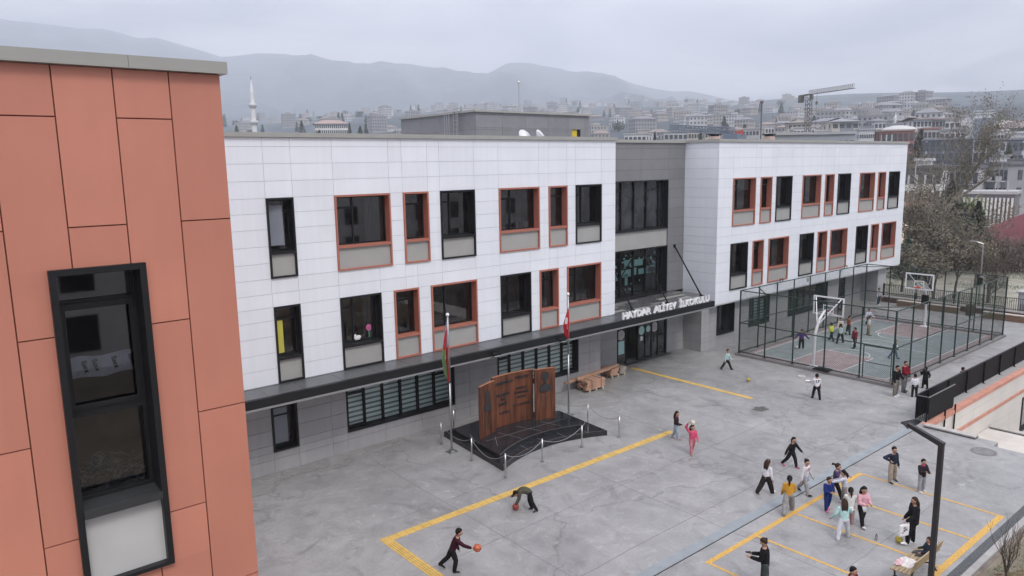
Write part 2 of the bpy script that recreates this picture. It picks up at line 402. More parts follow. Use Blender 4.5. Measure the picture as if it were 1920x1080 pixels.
# inner ground, in strips round the sunken court east of the parapet
PIT = (34.1, 74.0, -14.0, 12.94)
struct('ground', MB().box(-200, PIT[0], -200, 90, -6, -0.06).box(PIT[0], PIT[1], PIT[3], 90, -6, -0.06).box(PIT[0], PIT[1], -200, PIT[2], -6, -0.06).box(PIT[1], 95, -200, 90, -6, -0.06), mat('earth', (0.20, 0.17, 0.13), 0.95, var=0.3, scale=0.3))
rings = [88] + RS[3:]
for i, r in enumerate(rings):
    for a in azs: tb.v.append((math.sin(a)*r, math.cos(a)*r, terrain(math.sin(a)*r, math.cos(a)*r) if i else -0.30))
na = len(azs)
for i in range(len(rings)-1):
    for k in range(na-1):
        tb.f.append((i*na+k, i*na+k+1, (i+1)*na+k+1, (i+1)*na+k)); tb.m.append(0)
m_hill = mat('hillside', (0.055, 0.072, 0.085), 0.95, var=0.45, scale=0.006)
o = tb.build('hills', m_hill, None, True); tag(o, kind='structure')
# the parapet-level plain beyond the school: pale construction earth and roads
m_sand = mat('construction_earth', (0.46, 0.36, 0.27), 0.95, var=0.22, scale=0.15)
m_asph = mat('asphalt', (0.12, 0.12, 0.125), 0.9, var=0.15, scale=0.5)
def drape(name, pts, n, m, lift=0.12):
    """quad patch following the terrain"""
    a, b, c, d = [Vector(p) for p in pts]; mb = MB(); k = n+1
    for i in range(k):
        for j in range(k):
            u, v = i/n, j/n; p = (a*(1-u)+b*u)*(1-v)+(d*(1-u)+c*u)*v
            mb.v.append((p.x, p.y, max(terrain(p.x, p.y), -0.05)+lift))
    for i in range(n):
        for j in range(n):
            mb.f.append((i*k+j, (i+1)*k+j, (i+1)*k+j+1, i*k+j+1)); mb.m.append(0)
    return struct(name, mb, m)
drape('dirt_lot', ((98,28),(178,38),(168,74),(96,46)), 14, m_sand, 0.7)
drape('road', ((105,58),(230,84),(226,96),(100,68)), 14, m_asph, 0.9)

# ---------------------------------------------------------------- haze
hz = MB().box(-5600, 5600, -1500, 5600, -8, 1420)
hm = bpy.data.materials.new('haze_air'); hm.use_nodes = True; t = hm.node_tree; t.nodes.clear()
ho = N(t, 'ShaderNodeOutputMaterial'); pv = N(t, 'ShaderNodeVolumePrincipled'); pv.inputs['Density'].default_value = 0.00027
pv.inputs['Color'].default_value = (0.86, 0.91, 0.99, 1); pv.inputs['Anisotropy'].default_value = 0.0
t.links.new(pv.outputs[0], ho.inputs['Volume'])
tag(hz.build('haze', hm), 'thin grey haze over the town and hills', 'haze', kind='stuff')

# ---------------------------------------------------------------- courtyard floor and markings
Y0 = 25.2
cy = MB()
def slab(x0, x1, y0, y1): cy.quad((x0,y0,0),(x1,y0,0),(x1,y1,0),(x0,y1,0))
slab(-12, 34.1, 6.95, 29.6); slab(34.1, 63.2, 12.95, 29.6); slab(34.1, 34.7, 9.95, 12.95)
slab(63.2, 64.4, 12.95, 29.6)
for x0, x1, y0, y1 in ((34.1, 34.7, 9.9, 9.95),): cy.box(x0, x1, y0, y1, -2.6, -0.003)
struct('courtyard_pavement', cy, m_conc)
struct('courtyard_edge', MB().box(34.06, 34.1, -14, 9.9, -2.6, -0.002).box(34.1, 34.7, 9.86, 9.9, -2.6, -0.002), m_kerb)
ym = MB(); Z1 = 0.005
def strip(mb, x0, x1, y0, y1, z=Z1): mb.quad((x0,y0,z),(x1,y0,z),(x1,y1,z),(x0,y1,z))
strip(ym, 17.6, 27.42, 12.12, 12.29)
strip(ym, 27.32, 27.42, 7.60, 12.12); strip(ym, 24.91, 25.01, 7.60, 12.12); strip(ym, 22.46, 22.56, 7.60, 12.12); strip(ym, 20.14, 20.24, 7.60, 12.12); strip(ym, 17.62, 17.72, 7.60, 12.12)
strip(ym, 17.6, 27.42, 7.40, 7.60)
struct('yellow_line', ym, m_yel)
struct('tactile_strip', MB().box(11.0, 25.75, 19.72, 20.05, 0.0, 0.009).box(11.0, 11.34, 8.0, 19.72, 0.0, 0.009), m_tact)
tj = MB(); rr_ = random.Random(2)
for i in range(48): tj.box(11.3+0.305*i, 11.315+0.305*i, 19.73, 20.04, 0.009, 0.0105)
for i in range(36): tj.box(11.01, 11.33, 8.2+0.31*i, 8.215+0.31*i, 0.009, 0.0105)
for k in range(3): tj.box(11.07+k*0.08, 11.09+k*0.08, 8, 19.6, 0.009, 0.0115)
struct('tactile_joints', tj, mat('tile_joint', (0.33, 0.22, 0.07), 0.9, var=0.2))
struct('yellow_walkway_line', MB().box(32.33, 32.62, 20.1, 28.1, 0, 0.008), m_tact)
struct('drain_channel', MB().box(-2, 34.0, 12.84, 13.20, -0.02, 0.007), m_drain)
struct('drain_slot', MB().box(-2, 34.0, 12.79, 12.815, -0.02, 0.009), m_black)
# saw cuts and patched seams in the slab
sj = MB(); rj = random.Random(11)
for (a, b, w) in (((12.2,20.9),(17.2,21.0),0.02),((12,14.2),(33,14.45),0.018),((19.8,7.7),(19.9,19.6),0.016),((25.3,13.3),(25.9,24),0.02),((3,17.4),(31.8,17.75),0.016),((14,8),(14.2,26),0.016),((28.6,13.3),(28.8,27),0.016),((33.5,13.4),(33.6,25),0.014),((20,9.3),(27.2,9.35),0.012)):
    a = Vector((*a, 0.0025)); b = Vector((*b, 0.0025)); d = (b-a); n_ = 14; side = Vector((-d.y, d.x, 0)).normalized(); pr_ = a
    for i in range(1, n_+1):
        p = a+d*(i/n_)+side*rj.uniform(-0.03, 0.03); sj.quad(pr_-side*w/2, pr_+side*w/2, p+side*w/2, p-side*w/2); pr_ = p
struct('pavement_seam', sj, mat('seam', (0.13, 0.13, 0.13), 0.9, var=0.3))
# damp dark spot by the yellow walkway line
ds = MB(); c = Vector((31.35, 18.95, 0.003)); pts = []
for k in range(40):
    tt = 2*math.pi*k/40; q = 0.28*(1+0.55*noise.noise(Vector((math.cos(tt)*1.8, math.sin(tt)*1.8, 3)))); pts.append((c.x+q*1.5*math.cos(tt), c.y+q*math.sin(tt), 0.003))
ds.v += pts; ds.f.append(tuple(range(40))); ds.m.append(0)
struct('damp_stain', ds, mat('damp_concrete', (0.085, 0.085, 0.08), 0.5, var=0.3, scale=6))

# ---------------------------------------------------------------- school building
def panel_wall(x0, x1, z0, z1, y, xs_for, zs, openings, gap=0.012, thick=0.03, axis='y', back=None):
    """cladding panels with open joints; openings are (x0,x1,z0,z1). returns panels MB and backing MB (facing -y)"""
    pn, bk = MB(), MB()
    xs_all = sorted(set([x0, x1]+[v for o in openings for v in o[:2] if x0 < v < x1]))
    zz = sorted(set([z0, z1]+[z for z in zs if z0 < z < z1]+[v for o in openings for v in o[2:] if z0 < v < z1]))
    zz = [z for i, z in enumerate(zz) if i == 0 or z-zz[i-1] > 0.04]
    for za, zb in zip(zz, zz[1:]):
        zm = (za+zb)/2; blocks = sorted([(o[0], o[1]) for o in openings if o[2] < zm < o[3]])
        cuts = sorted(set([x0, x1]+[x for x in xs_for(zm) if x0 < x < x1]+[v for b in blocks for v in b if x0 < v < x1]))
        run = []
        for xa, xb in zip(cuts, cuts[1:]):
            xm = (xa+xb)/2
            if any(b[0] < xm < b[1] for b in blocks): continue
            g = gap/2
            pn.box(xa+g, xb-g, y, y+thick, za+g, zb-g)
            run.append((xa, xb))
        for xa, xb in run: bk.quad((xa, y+thick-0.006, za), (xb, y+thick-0.006, za), (xb, y+thick-0.006, zb), (xa, y+thick-0.006, zb))
    return pn, bk

YF = 27.0; YG = 27.53
ROW1 = (7.79, 10.785); ROW2 = (3.735, 6.704)
L1 = [(10.83,11.89,'b'),(13.58,16.08,'c'),(16.71,17.97,'c'),(18.59,20.46,'b'),(21.87,24.37,'c'),(25.0,26.26,'c'),(26.86,28.73,'b')]
L2 = [(10.85,11.9,'b'),(13.59,15.46,'b'),(16.08,17.31,'c'),(17.95,20.46,'c'),(21.87,23.76,'b'),(24.35,25.61,'c'),(26.23,28.7,'c')]
R1 = [(40.6,43.1,'c'),(43.7,45.02,'c'),(45.58,47.52,'b'),(48.93,51.43,'c'),(52.07,53.33,'c'),(53.94,55.85,'b'),(57.32,59.8,'c'),(60.43,61.7,'c'),(62.32,64.23,'b')]
R2 = [(40.53,42.43,'b'),(43.01,44.28,'c'),(44.9,47.41,'c'),(48.87,50.77,'b'),(51.37,52.69,'c'),(53.23,55.77,'c'),(57.23,59.13,'b'),(59.74,61.0,'c'),(61.63,64.13,'c')]
ZJ = [4.35, 4.96, 5.60, 6.20, 6.704, 7.22, 7.79, 8.38, 9.01, 9.64, 10.23, 10.785, 11.41, 12.04, 12.66]
def opens(r1, r2): return [(a, b, *ROW1) for a, b, _ in r1]+[(a, b, *ROW2) for a, b, _ in r2]
def xsf(r1, r2):
    e1 = sorted(v for w in r1 for v in w[:2]); e2 = sorted(v for w in r2 for v in w[:2])
    def f(z):
        if z > ROW1[1] or ROW2[1] < z < ROW1[0]: return e1[::1] if z > ROW1[1] else e1[::2]+e2[1::2]
        if z < ROW2[0]+0.3: return e2
        return []
    return f
sch = thing('school_building', 'long white panelled three storey school with coral and black framed windows', 'building', (34, 27, 0))
pL, bL = panel_wall(3.6, 29.83, 3.735, 13.0, YF, xsf(L1, L2), ZJ, opens(L1, L2))
w1 = pL.build('wall', m_white, sch); bL.build('wall_backing', m_joint, sch)
pR, bR = panel_wall(39.05, 65.44, 2.98, 13.0, YF, xsf(R1, R2), ZJ+[3.73], opens(R1, R2))
# returns of the right block
def side_wall(x, y0, y1, z0, z1, zs, face, mb, bk, ys=(), gap=0.014, th=0.03):
    zz = [z0]+sorted(z for z in zs if z0 < z < z1)+[z1]; yy = [y0]+[v for v in ys if y0 < v < y1]+[y1]
    for za, zb in zip(zz, zz[1:]):
        for ya, yb in zip(yy, yy[1:]): mb.box(x, x+face*th, ya+gap/2, yb-gap/2, za+gap/2, zb-gap/2)
    xb = x+face*(th-0.006)
    bk.quad((xb, y0, z0), (xb, y1, z0), (xb, y1, z1), (xb, y0, z1))
side_wall(39.05, 27.032, 29.5, 2.98, 13.0, ZJ+[3.73], 1, pR, bR)
side_wall(65.44, 27.032, 49.8, 2.98, 13.0, ZJ+[3.73], -1, pR, bR, [30,33,36,39,42,45,48])
p29, b29 = MB(), MB(); side_wall(29.83, 27.032, 29.5, 3.735, 13.0, ZJ, -1, p29, b29); p29.build('wall', m_white, sch); b29.build('wall_backing', m_joint, sch)
pR.build('wall', m_white, sch); bR.build('wall_backing', m_joint, sch)
# soffits, roof slab, back of the shell
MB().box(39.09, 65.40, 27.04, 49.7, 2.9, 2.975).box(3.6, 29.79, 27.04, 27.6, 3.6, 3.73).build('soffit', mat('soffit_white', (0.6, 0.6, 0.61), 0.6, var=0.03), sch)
MB().box(3.6, 29.7, 27.3, 49.8, 12.6, 12.9).build('roof', m_roof, sch); MB().box(29.703, 39.2, 29.75, 49.8, 12.6, 12.9).build('roof', m_roof, sch); MB().box(39.203, 65.40, 27.3, 49.8, 12.6, 12.9).build('roof', m_roof, sch)
MB().box(3.6, 65.40, 49.8, 50.0, 0, 13.0).build('wall', m_white, sch)
# grey entrance recess, upper part
UPO = [(29.95, 37.42, 7.79, 10.785), (29.95, 37.42, 3.75, 6.704), (29.95, 37.42, 6.704, 7.79)]
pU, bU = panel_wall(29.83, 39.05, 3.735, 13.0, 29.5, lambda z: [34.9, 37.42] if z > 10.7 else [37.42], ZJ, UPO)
pU.build('wall', mat('recess_grey_panel_darkened', (0.205, 0.207, 0.215), 0.45, var=0.06, scale=0.8, island=0.06, drip=0.04), sch); bU.build('wall_backing', m_gjoint, sch)  # same cladding as the ground floor, the light difference put into its colour
# grey ground floor
ZG = [0.55, 1.15, 1.75, 2.35, 2.95]
GO = [(10.67,11.72,0.85,2.72),(13.89,19.42,0.85,2.72),(22.02,27.54,0.85,2.72)]
pG, bG = panel_wall(3.6, 29.28, 0.0, 3.45, YG, lambda z: [9.5,10.67,11.72,13.2,13.89,15.7,17.6,19.42,20.3,21.2,22.02,24,26,27.54,28.4], ZG, GO)
side_wall(29.28, YG+0.032, 28.9, 0, 3.45, ZG, -1, pG, bG)
GE = [(32.15, 36.72, 0, 2.62)]
a_, b_ = panel_wall(29.28, 38.43, 0.0, 3.7, 28.9, lambda z: [30.75, 32.15, 36.72], ZG, GE); add(pG, a_); add(bG, b_)
side_wall(38.43, YG+0.032, 28.9, 0, 3.7, ZG, 1, pG, bG)
GR = [(40.05,41.95,0.8,2.86),(43.7,46.2,0.8,2.82),(48.65,54.2,0.8,2.80)]
a_, b_ = panel_wall(38.43, 56.1, 0.0, 2.98, YG, lambda z: [39.3, 40.05, 41.95, 43.7, 46.2, 48.65, 50.5, 52.4, 54.2], ZG, GR); add(pG, a_); add(bG, b_)
side_wall(56.1, YG+0.032, 28.9, 0, 2.98, ZG, -1, pG, bG)
a_, b_ = panel_wall(56.1, 62.7, 0.0, 2.98, 28.9, lambda z: [58, 60], ZG, [(56.3, 59.9, 0, 2.6)]); add(pG, a_); add(bG, b_)
pG.build('wall', m_grey, sch); bG.build('wall_backing', m_gjoint, sch)
# end pier of the ground floor
pp, pb = panel_wall(62.7, 64.2, 0.0, 2.98, YG, lambda z: [], [0.6, 1.2, 1.8, 2.4], []); pq, pbb = MB(), MB()
side_wall(62.7, YG+0.032, 30.5, 0, 2.98, ZG, 1, pq, pbb); side_wall(64.2, YG+0.032, 49.8, 0, 2.98, ZG, -1, pp, pb)
pp.build('pier', mat('pale_grey_panel', (0.45, 0.46, 0.48), 0.5, var=0.04), sch); pq.build('pier', m_grey, sch); pb.build('wall_backing', m_gjoint, sch)
# coping
cp = MB()
cp.box(3.6, 29.90, 26.90, 27.35, 13.003, 13.17); cp.box(29.55, 29.90, 27.35, 29.40, 13.003, 13.17); cp.box(29.55, 39.30, 29.40, 29.75, 13.003, 13.17)
cp.box(38.95, 39.30, 26.90, 29.40, 13.003, 13.172); cp.box(39.30, 65.54, 26.90, 27.25, 13.003, 13.172); cp.box(65.19, 65.54, 27.25, 50.0, 13.003, 13.172); cp.box(3.6, 65.19, 49.65, 50.0, 13.003, 13.172)
cp.build('coping', m_coping, sch)

# slate ledge and entrance canopy
led = MB(); ledj = MB(); x = 3.6; rl = random.Random(4)
while x < 36.9:
    w = min(1.42+rl.uniform(-0.25, 0.25), 36.9-x)
    if w < 0.3: w = 36.9-x
    led.box(x+0.012, x+w-0.012, 25.75, 26.98, 3.66, 3.715); x += w
ledj.box(3.6, 36.9, 25.78, 27.0, 3.45, 3.70)
led.build('ledge', m_slate, sch); ledj.build('ledge_base', m_slatej, sch)
cano = MB(); cj = MB(); r2_ = random.Random(5)
for i in range(7):
    y0 = 27.0+i*0.36; x = 29.86
    while x < 38.3:
        w = min(r2_.uniform(0.9, 1.7), 38.3-x); 
        if w > 0.25: cano.box(x+0.01, x+w-0.01, y0+0.01, y0+0.35, 3.67, 3.71, r2_.choice((0, 0, 0, 1, 2)))
        x += w
cano.build('canopy_deck', [mat('wet_slab', (0.10, 0.10, 0.105), 0.22, var=0.2, scale=1.5), mat('grey_slab', (0.17, 0.17, 0.17), 0.4, var=0.2, scale=1.5), mat('pale_slab', (0.30, 0.29, 0.27), 0.5, var=0.2, scale=1.5)], sch)
cj.box(29.86, 38.32, 27.003, 29.49, 3.50, 3.69); cj.build('canopy', m_black, sch)
fa = MB(); fa.box(3.6, 36.93, 25.62, 25.748, 3.38, 3.70); fa.box(36.902, 37.03, 25.62, 27.0, 3.38, 3.70); fa.box(3.6, 36.93, 25.75, 27.5, 3.36, 3.44)
fa.build('fascia', m_bframe, sch)
MB().box(3.6, 37.1, 25.56, 25.618, 3.31, 3.375).build('drip_rail', mat('grey_rail', (0.30, 0.30, 0.31), 0.35, metal=0.3, var=0.05), sch)
st = MB()
for xa, za, xb, xw in ((32.53, 5.6, 31.35, 0), (34.92, 6.6, 34.47, 0), (38.12, 6.6, 37.71, 0)):
    s_ = MB().tube((xa, 29.47, za), (xb, 27.05, 3.72), 0.045, n=8).box(xb-0.09, xb+0.09, 26.98, 27.14, 3.715, 3.78).box(xa-0.08, xa+0.08, 29.44, 29.5, za-0.1, za+0.1); s_.build('canopy_rod', m_black, sch)
s_ = MB().tube((34.45, 29.47, 6.6), (33.2, 29.44, 5.3), 0.04, n=8).tube((33.2, 29.44, 5.3), (32.6, 29.42, 4.2), 0.04, n=8); s_.build('canopy_rod', m_black, sch)
# school name
sg = place(text_mb('HAYDAR  ALİYEV  İLKOKULU', 0.62, 0.05, 0.022, 'LEFT'), Matrix.Identity(4))
xs = [v[0] for v in sg.v]; zs = [v[2] for v in sg.v]; kx = 7.58/(max(xs)-min(xs)); x0 = min(xs)
sg.v = [(29.08+(v[0]-x0)*kx, 25.78+v[1], 3.725+(v[2])*0.80) for v in sg.v]
def split_x(mb, n, name, m, par):
    # separate the widest gaps along x so that each word is a part
    vx = sorted(set(round(v[0], 3) for v in mb.v)); gaps = sorted(((b-a, (a+b)/2) for a, b in zip(vx, vx[1:])), reverse=True)[:n-1]; cuts = sorted(g[1] for g in gaps)
    for i in range(n):
        q = MB(); lo_ = cuts[i-1] if i else -1e9; hi_ = cuts[i] if i < n-1 else 1e9; ix = {}
        for f in mb.f:
            if lo_ < mb.v[f[0]][0] < hi_:
                for k in f:
                    if k not in ix: ix[k] = len(q.v); q.v.append(mb.v[k])
                q.f.append(tuple(ix[k] for k in f)); q.m.append(0)
        q.build(name, m, par)
split_x(sg, 3, 'sign_word', m_whitep, sch)

# upper windows
mulls = {}
def window(x0, x1, z0, z1, kind, par, y=YF, depth=0.42, panel=True, zs=None, seed=0, gm=None, split=None):
    fm = m_cframe if kind == 'c' else m_bframe; t_ = 0.07; rw = random.Random(seed)
    zs = z0 + 1.0 if panel and zs is None else (zs or z0)
    f = MB()
    f.box(x0, x0+t_, y-0.06, y+depth, z0, z1); f.box(x1-t_, x1, y-0.06, y+depth, z0, z1)
    f.box(x0+t_, x1-t_, y-0.06, y+depth, z1-t_, z1); f.box(x0+t_, x1-t_, y-0.06, y+0.12 if panel else y+depth, z0, z0+t_)
    w = f.build('window', fm, par)
    gy = y+depth-0.06
    if panel:
        MB().box(x0+t_, x1-t_, y-0.07, y+depth, zs-0.10, zs-0.003).build('sill', fm, w)
        MB().box(x0+t_, x1-t_, y+0.03, y+0.06, z0+t_, zs-0.10).build('infill_panel', m_spand, w)
    zb = zs if panel else z0+t_
    MB().quad((x0+t_, gy, zb), (x1-t_, gy, zb), (x1-t_, gy, z1-t_), (x0+t_, gy, z1-t_)).build('glass', gm or (m_upper if panel else m_glass), w)
    if panel:
        MB().box(x0, x1, gy+0.9, gy+0.93, zb-0.1, z1).box(x0-0.02, x0, gy+0.06, gy+0.93, zb-0.1, z1).box(x1, x1+0.02, gy+0.06, gy+0.93, zb-0.1, z1).build('room', mat('dim_room', (0.13, 0.12, 0.12), 0.9, var=0.6, scale=1.2), w)
        q_ = rw.random(); wi = x1-x0-2*t_
        if q_ < 0.42:
            c_w = wi*rw.uniform(0.16, 0.42); c_x = x0+t_ if rw.random() < .6 else x1-t_-c_w; n_ = max(3, int(c_w/0.09)); cu_ = MB()
            for k_ in range(n_): cu_.quad((c_x+c_w*k_/n_, gy+0.10+0.03*(k_ % 2), zb+0.02), (c_x+c_w*(k_+1)/n_, gy+0.10+0.03*((k_+1) % 2), zb+0.02), (c_x+c_w*(k_+1)/n_, gy+0.10+0.03*((k_+1) % 2), z1-t_), (c_x+c_w*k_/n_, gy+0.10+0.03*(k_ % 2), z1-t_))
            cu_.build('curtain', m_curt[0 if rw.random() < .5 else 1], w)
        elif q_ < 0.62: MB().box(x0+t_, x1-t_, gy+0.10, gy+0.11, z1-t_-rw.uniform(0.25, 0.8), z1-t_).build('roller_blind', m_curt[2], w)
        if rw.random() < 0.45:
            i_ = MB(); xx_ = x0+t_+0.1
            while xx_ < x1-t_-0.3: 
                ww_ = rw.uniform(0.08, 0.3); i_.box(xx_, xx_+ww_, gy+0.25, gy+0.4, zb, zb+rw.uniform(0.08, 0.35)); xx_ += ww_+rw.uniform(0.05, 0.5)
            i_.build('windowsill_clutter', m_curt[rw.choice((0, 1, 2, 3))], w)
    mu = MB(); b = 0.055; wd = x1-x0-2*t_; xa, xb = x0+t_, x1-t_; ya, yb = gy-0.05, gy-0.004; zt = z1-t_
    sp = split or ([0.36] if wd > 1.3 else [])
    mu.box(xa, xa+b, ya, yb, zb, zt); mu.box(xb-b, xb, ya, yb, zb, zt); mu.box(xa+b, xb-b, ya, yb, zb, zb+b); mu.box(xa+b, xb-b, ya, yb, zt-b, zt)
    for s in sp: mu.box(xa+wd*s-b/2, xa+wd*s+b/2, ya-0.01, yb, zb+b, zt-b)
    xe = xa+wd*sp[0] if sp else xb-b
    mu.box(xa+b, xe-b/2, ya-0.006, yb, zt-0.48, zt-0.40)
    mu.build('mullions', m_bframe, w)
    return w
wins = []
for i, (a, b, k) in enumerate(L1): wins.append(window(a, b, *ROW1, k, sch, seed=i))
for i, (a, b, k) in enumerate(L2): wins.append(window(a, b, *ROW2, k, sch, seed=20+i))
for i, (a, b, k) in enumerate(R1): wins.append(window(a, b, *ROW1, k, sch, seed=40+i))
for i, (a, b, k) in enumerate(R2): wins.append(window(a, b, *ROW2, k, sch, seed=60+i))
# things seen just inside three panes
MB().box(10.94, 11.28, 27.30, 27.33, 4.83, 6.1).build('yellow_notice', mat('yellow_card', (0.55, 0.50, 0.08), 0.7, var=0.05), wins[7])
fl = MB(); fl.ell((14.98, 27.30, 5.25), 0.12, 0.02, 0.15, 9, 5, 0, jit=0.3).box(14.965, 14.995, 27.29, 27.31, 4.82, 5.2, 1)
fl.build('paper_flower', [mat('pink_paper', (0.45, 0.10, 0.25), 0.8, var=0.1), mat('green_paper', (0.08, 0.28, 0.16), 0.8, var=0.1)], wins[8])
MB().ell((14.45, 27.30, 4.90), 0.16, 0.02, 0.10, 9, 5, jit=.2).ell((14.34, 27.30, 4.99), 0.05, 0.02, 0.07, 8, 5).build('paper_cutout', m_whitep, wins[8])
# ajar casement in the upper left window
MB().obox((11.22, 27.25, 9.75), Vector((0.30, -0.05, 0)), Vector((0, 0.012, 0.0)), Vector((0, 0.03, 0.75))).build('open_casement', mat('casement_glass', (0.20, 0.22, 0.26), 0.08, var=0.02), wins[0])

def blind_window(x0, x1, z0, z1, par, n, y=YG, gap_at=(), kind='blind'):
    f = MB(); t_ = 0.06
    f.box(x0, x0+t_, y-0.04, y+0.5, z0, z1); f.box(x1-t_, x1, y-0.04, y+0.5, z0, z1); f.box(x0+t_, x1-t_, y-0.04, y+0.5, z1-t_, z1); f.box(x0+t_, x1-t_, y-0.04, y+0.5, z0, z0+0.10)
    w = f.build('window', m_bframe, par); gy = y+0.26
    wd = (x1-x0-2*t_)/n; mu = MB()
    for i in range(n+1):
        xx = x0+t_+wd*i; mu.box(xx-0.035, xx+0.035, gy-0.06, gy+0.03, z0+0.10, z1-t_)
    for i in (0, n-1): mu.box(x0+t_+wd*i+0.035, x0+t_+wd*(i+1)-0.035, gy-0.065, gy+0.03, z1-0.34, z1-0.24); mu.box(x0+t_+wd*i+0.035, x0+t_+wd*(i+1)-0.035, gy-0.065, gy+0.03, z0+0.103, z0+0.2)
    mu.build('mullions', m_bframe, w)
    MB().quad((x0+t_, gy, z0+0.1), (x1-t_, gy, z0+0.1), (x1-t_, gy, z1-t_), (x0+t_, gy, z1-t_)).build('glass', m_clear, w)
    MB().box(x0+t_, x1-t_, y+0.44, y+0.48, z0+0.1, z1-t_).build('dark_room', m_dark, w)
    for i in range(n):
        if i in gap_at: continue
        bl = MB(); xa, xb = x0+t_+wd*i+0.04, x0+t_+wd*(i+1)-0.04; z = z1-0.12; rb = random.Random(i+int(x0))
        sh = rb.uniform(0, 0.05)
        while z > z0+0.14:
            zz_ = max(z-0.13-sh*0, z0+0.12); bl.quad((xa, gy+0.10, zz_), (xb, gy+0.10, zz_), (xb, gy+0.10, z), (xa, gy+0.10, z), 0)
            bl.quad((xa, gy+0.11, max(zz_-0.085, z0+0.11)), (xb, gy+0.11, max(zz_-0.085, z0+0.11)), (xb, gy+0.11, zz_), (xa, gy+0.11, zz_), 1); z = zz_-0.085
        bl.build('blind', [m_blind, m_blindd], w)
    return w
w = window(10.67, 11.72, 0.85, 2.72, 'b', sch, y=YG, depth=0.4, panel=False, seed=3)
MB().box(10.76, 11.42, YG+0.30, YG+0.335, 1.05, 2.5).build('open_casement', mat('casement_sky_glass', (0.22, 0.24, 0.28), 0.06, var=0.03), w)
blind_window(13.89, 19.42, 0.85, 2.72, sch, 6)
blind_window(22.02, 27.54, 0.85, 2.72, sch, 6)
window(40.05, 41.95, 0.8, 2.86, 'b', sch, y=YG, panel=False, seed=5, split=[0.33, 0.6])
blind_window(43.7, 46.2, 0.8, 2.82, sch, 3, gap_at=(0,))
window(48.65, 54.2, 0.8, 2.80, 'b', sch, y=YG, panel=False, seed=8, split=[0.17, 0.34, 0.5, 0.67, 0.84], gm=m_glassg)
# curtain windows over the entrance
def curtain(z0, z1, seed, par):
    x0, x1, y = 29.95, 37.42, 29.5; f = MB()
    f.box(x0, x0+0.06, y-0.03, y+0.5, z0, z1); f.box(x1-0.06, x1, y-0.03, y+0.5, z0, z1); f.box(x0+0.06, x1-0.06, y-0.03, y+0.5, z1-0.06, z1); f.box(x0+0.06, x1-0.06, y-0.10, y+0.5, z0, z0+0.08)
    w = f.build('curtain_window', m_bframe, par); gy = y+0.40
    MB().quad((x0+.06, gy, z0+.08), (x1-.06, gy, z0+.08), (x1-.06, gy, z1-.06), (x0+.06, gy, z1-.06)).build('glass', m_clear if seed == 2 else m_glass, w)
    mu = MB()
    for xx in (30.0, 31.15, 32.3, 33.45, 34.6, 35.75, 36.9, 37.33): mu.box(xx-0.035, xx+0.035, gy-0.10, gy+0.02, z0+0.08, z1-0.06)
    for a, b in ((32.335, 33.415), (35.785, 36.865)): mu.box(a, b, gy-0.08, gy+0.02, z1-0.62, z1-0.55)
    mu.build('mullions', m_bframe, w); return w
curtain(7.79, 10.785, 1, sch)
MB().box(29.95, 37.36, 29.52, 29.56, 6.71, 7.785).build('infill_panel', m_spand, sch)
cw = curtain(3.75, 6.704, 2, sch)
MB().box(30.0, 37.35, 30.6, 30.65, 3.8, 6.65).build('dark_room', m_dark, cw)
# pale teal paper shapes stuck inside the lower curtain window
dec = MB(); rd = random.Random(9); dy_ = 29.93
for a, b, c, d in ((32.4,33.3,4.85,5.35),(33.55,34.5,5.0,5.45),(34.7,35.0,5.05,5.5),(35.2,36.8,5.05,5.4),(32.85,33.1,4.35,5.8),(33.95,34.2,4.5,5.2),(33.9,34.5,5.65,6.05),(34.68,35.6,5.6,6.0),(36.0,36.8,5.1,5.5)): dec.box(a, b, dy_, dy_+0.01, c, d)
for k in range(46):
    dec.ell((rd.uniform(32.4, 36.9), dy_+rd.uniform(0.012, 0.04), rd.choice((rd.uniform(5.55, 6.35), rd.uniform(5.55, 6.35), rd.uniform(4.2, 4.7)))), rd.uniform(0.03, 0.12), 0.004, rd.uniform(0.04, 0.10), 7, 4)
dec.build('window_decoration', m_teal, cw)
# entrance doors
en = MB(); EX0, EX1, EY = 32.15, 36.72, 28.9
en.box(EX0, EX0+0.07, EY-0.03, EY+0.5, 0, 2.62); en.box(EX1-0.07, EX1, EY-0.03, EY+0.5, 0, 2.62); en.box(EX0+.07, EX1-.07, EY-0.03, EY+0.5, 2.54, 2.62)
for xx in (33.0, 34.1, 34.75, 35.35, 35.95): en.box(xx-0.05, xx+0.05, EY+0.05, EY+0.15, 0.002, 2.54)
en.box(34.15, 35.3, EY+0.055, EY+0.15, 0.003, 0.12); en.box(34.15, 35.3, EY+0.055, EY+0.15, 2.2, 2.30)
ef = en.build('entrance_frame', m_bframe, sch)
for xa, xb in ((EX0+.07, 32.95), (34.15, 34.70), (34.80, 35.30), (35.40, 35.90), (36.0, 36.6)):
    d_ = MB().box(xa, xb, EY+0.09, EY+0.10, 0.12, 2.5).build('glass_door', glass_dark('door_glass', (0.05, 0.052, 0.055)), ef)
    if xa in (34.15, 35.40):
        hx = xb-0.06 if xa == 34.15 else xa+0.06
        MB().path([(hx, EY+0.08, 0.95), (hx, EY-0.01, 0.95), (hx, EY-0.01, 1.45), (hx, EY+0.08, 1.45)], 0.018).build('handle', m_black, d_)
MB().box(EX0, EX1, EY+3.0, EY+3.05, 0, 2.6).box(EX0-0.05, EX0-0.01, EY+0.5, EY+3, 0, 2.6).build('dark_room', m_dark, sch)
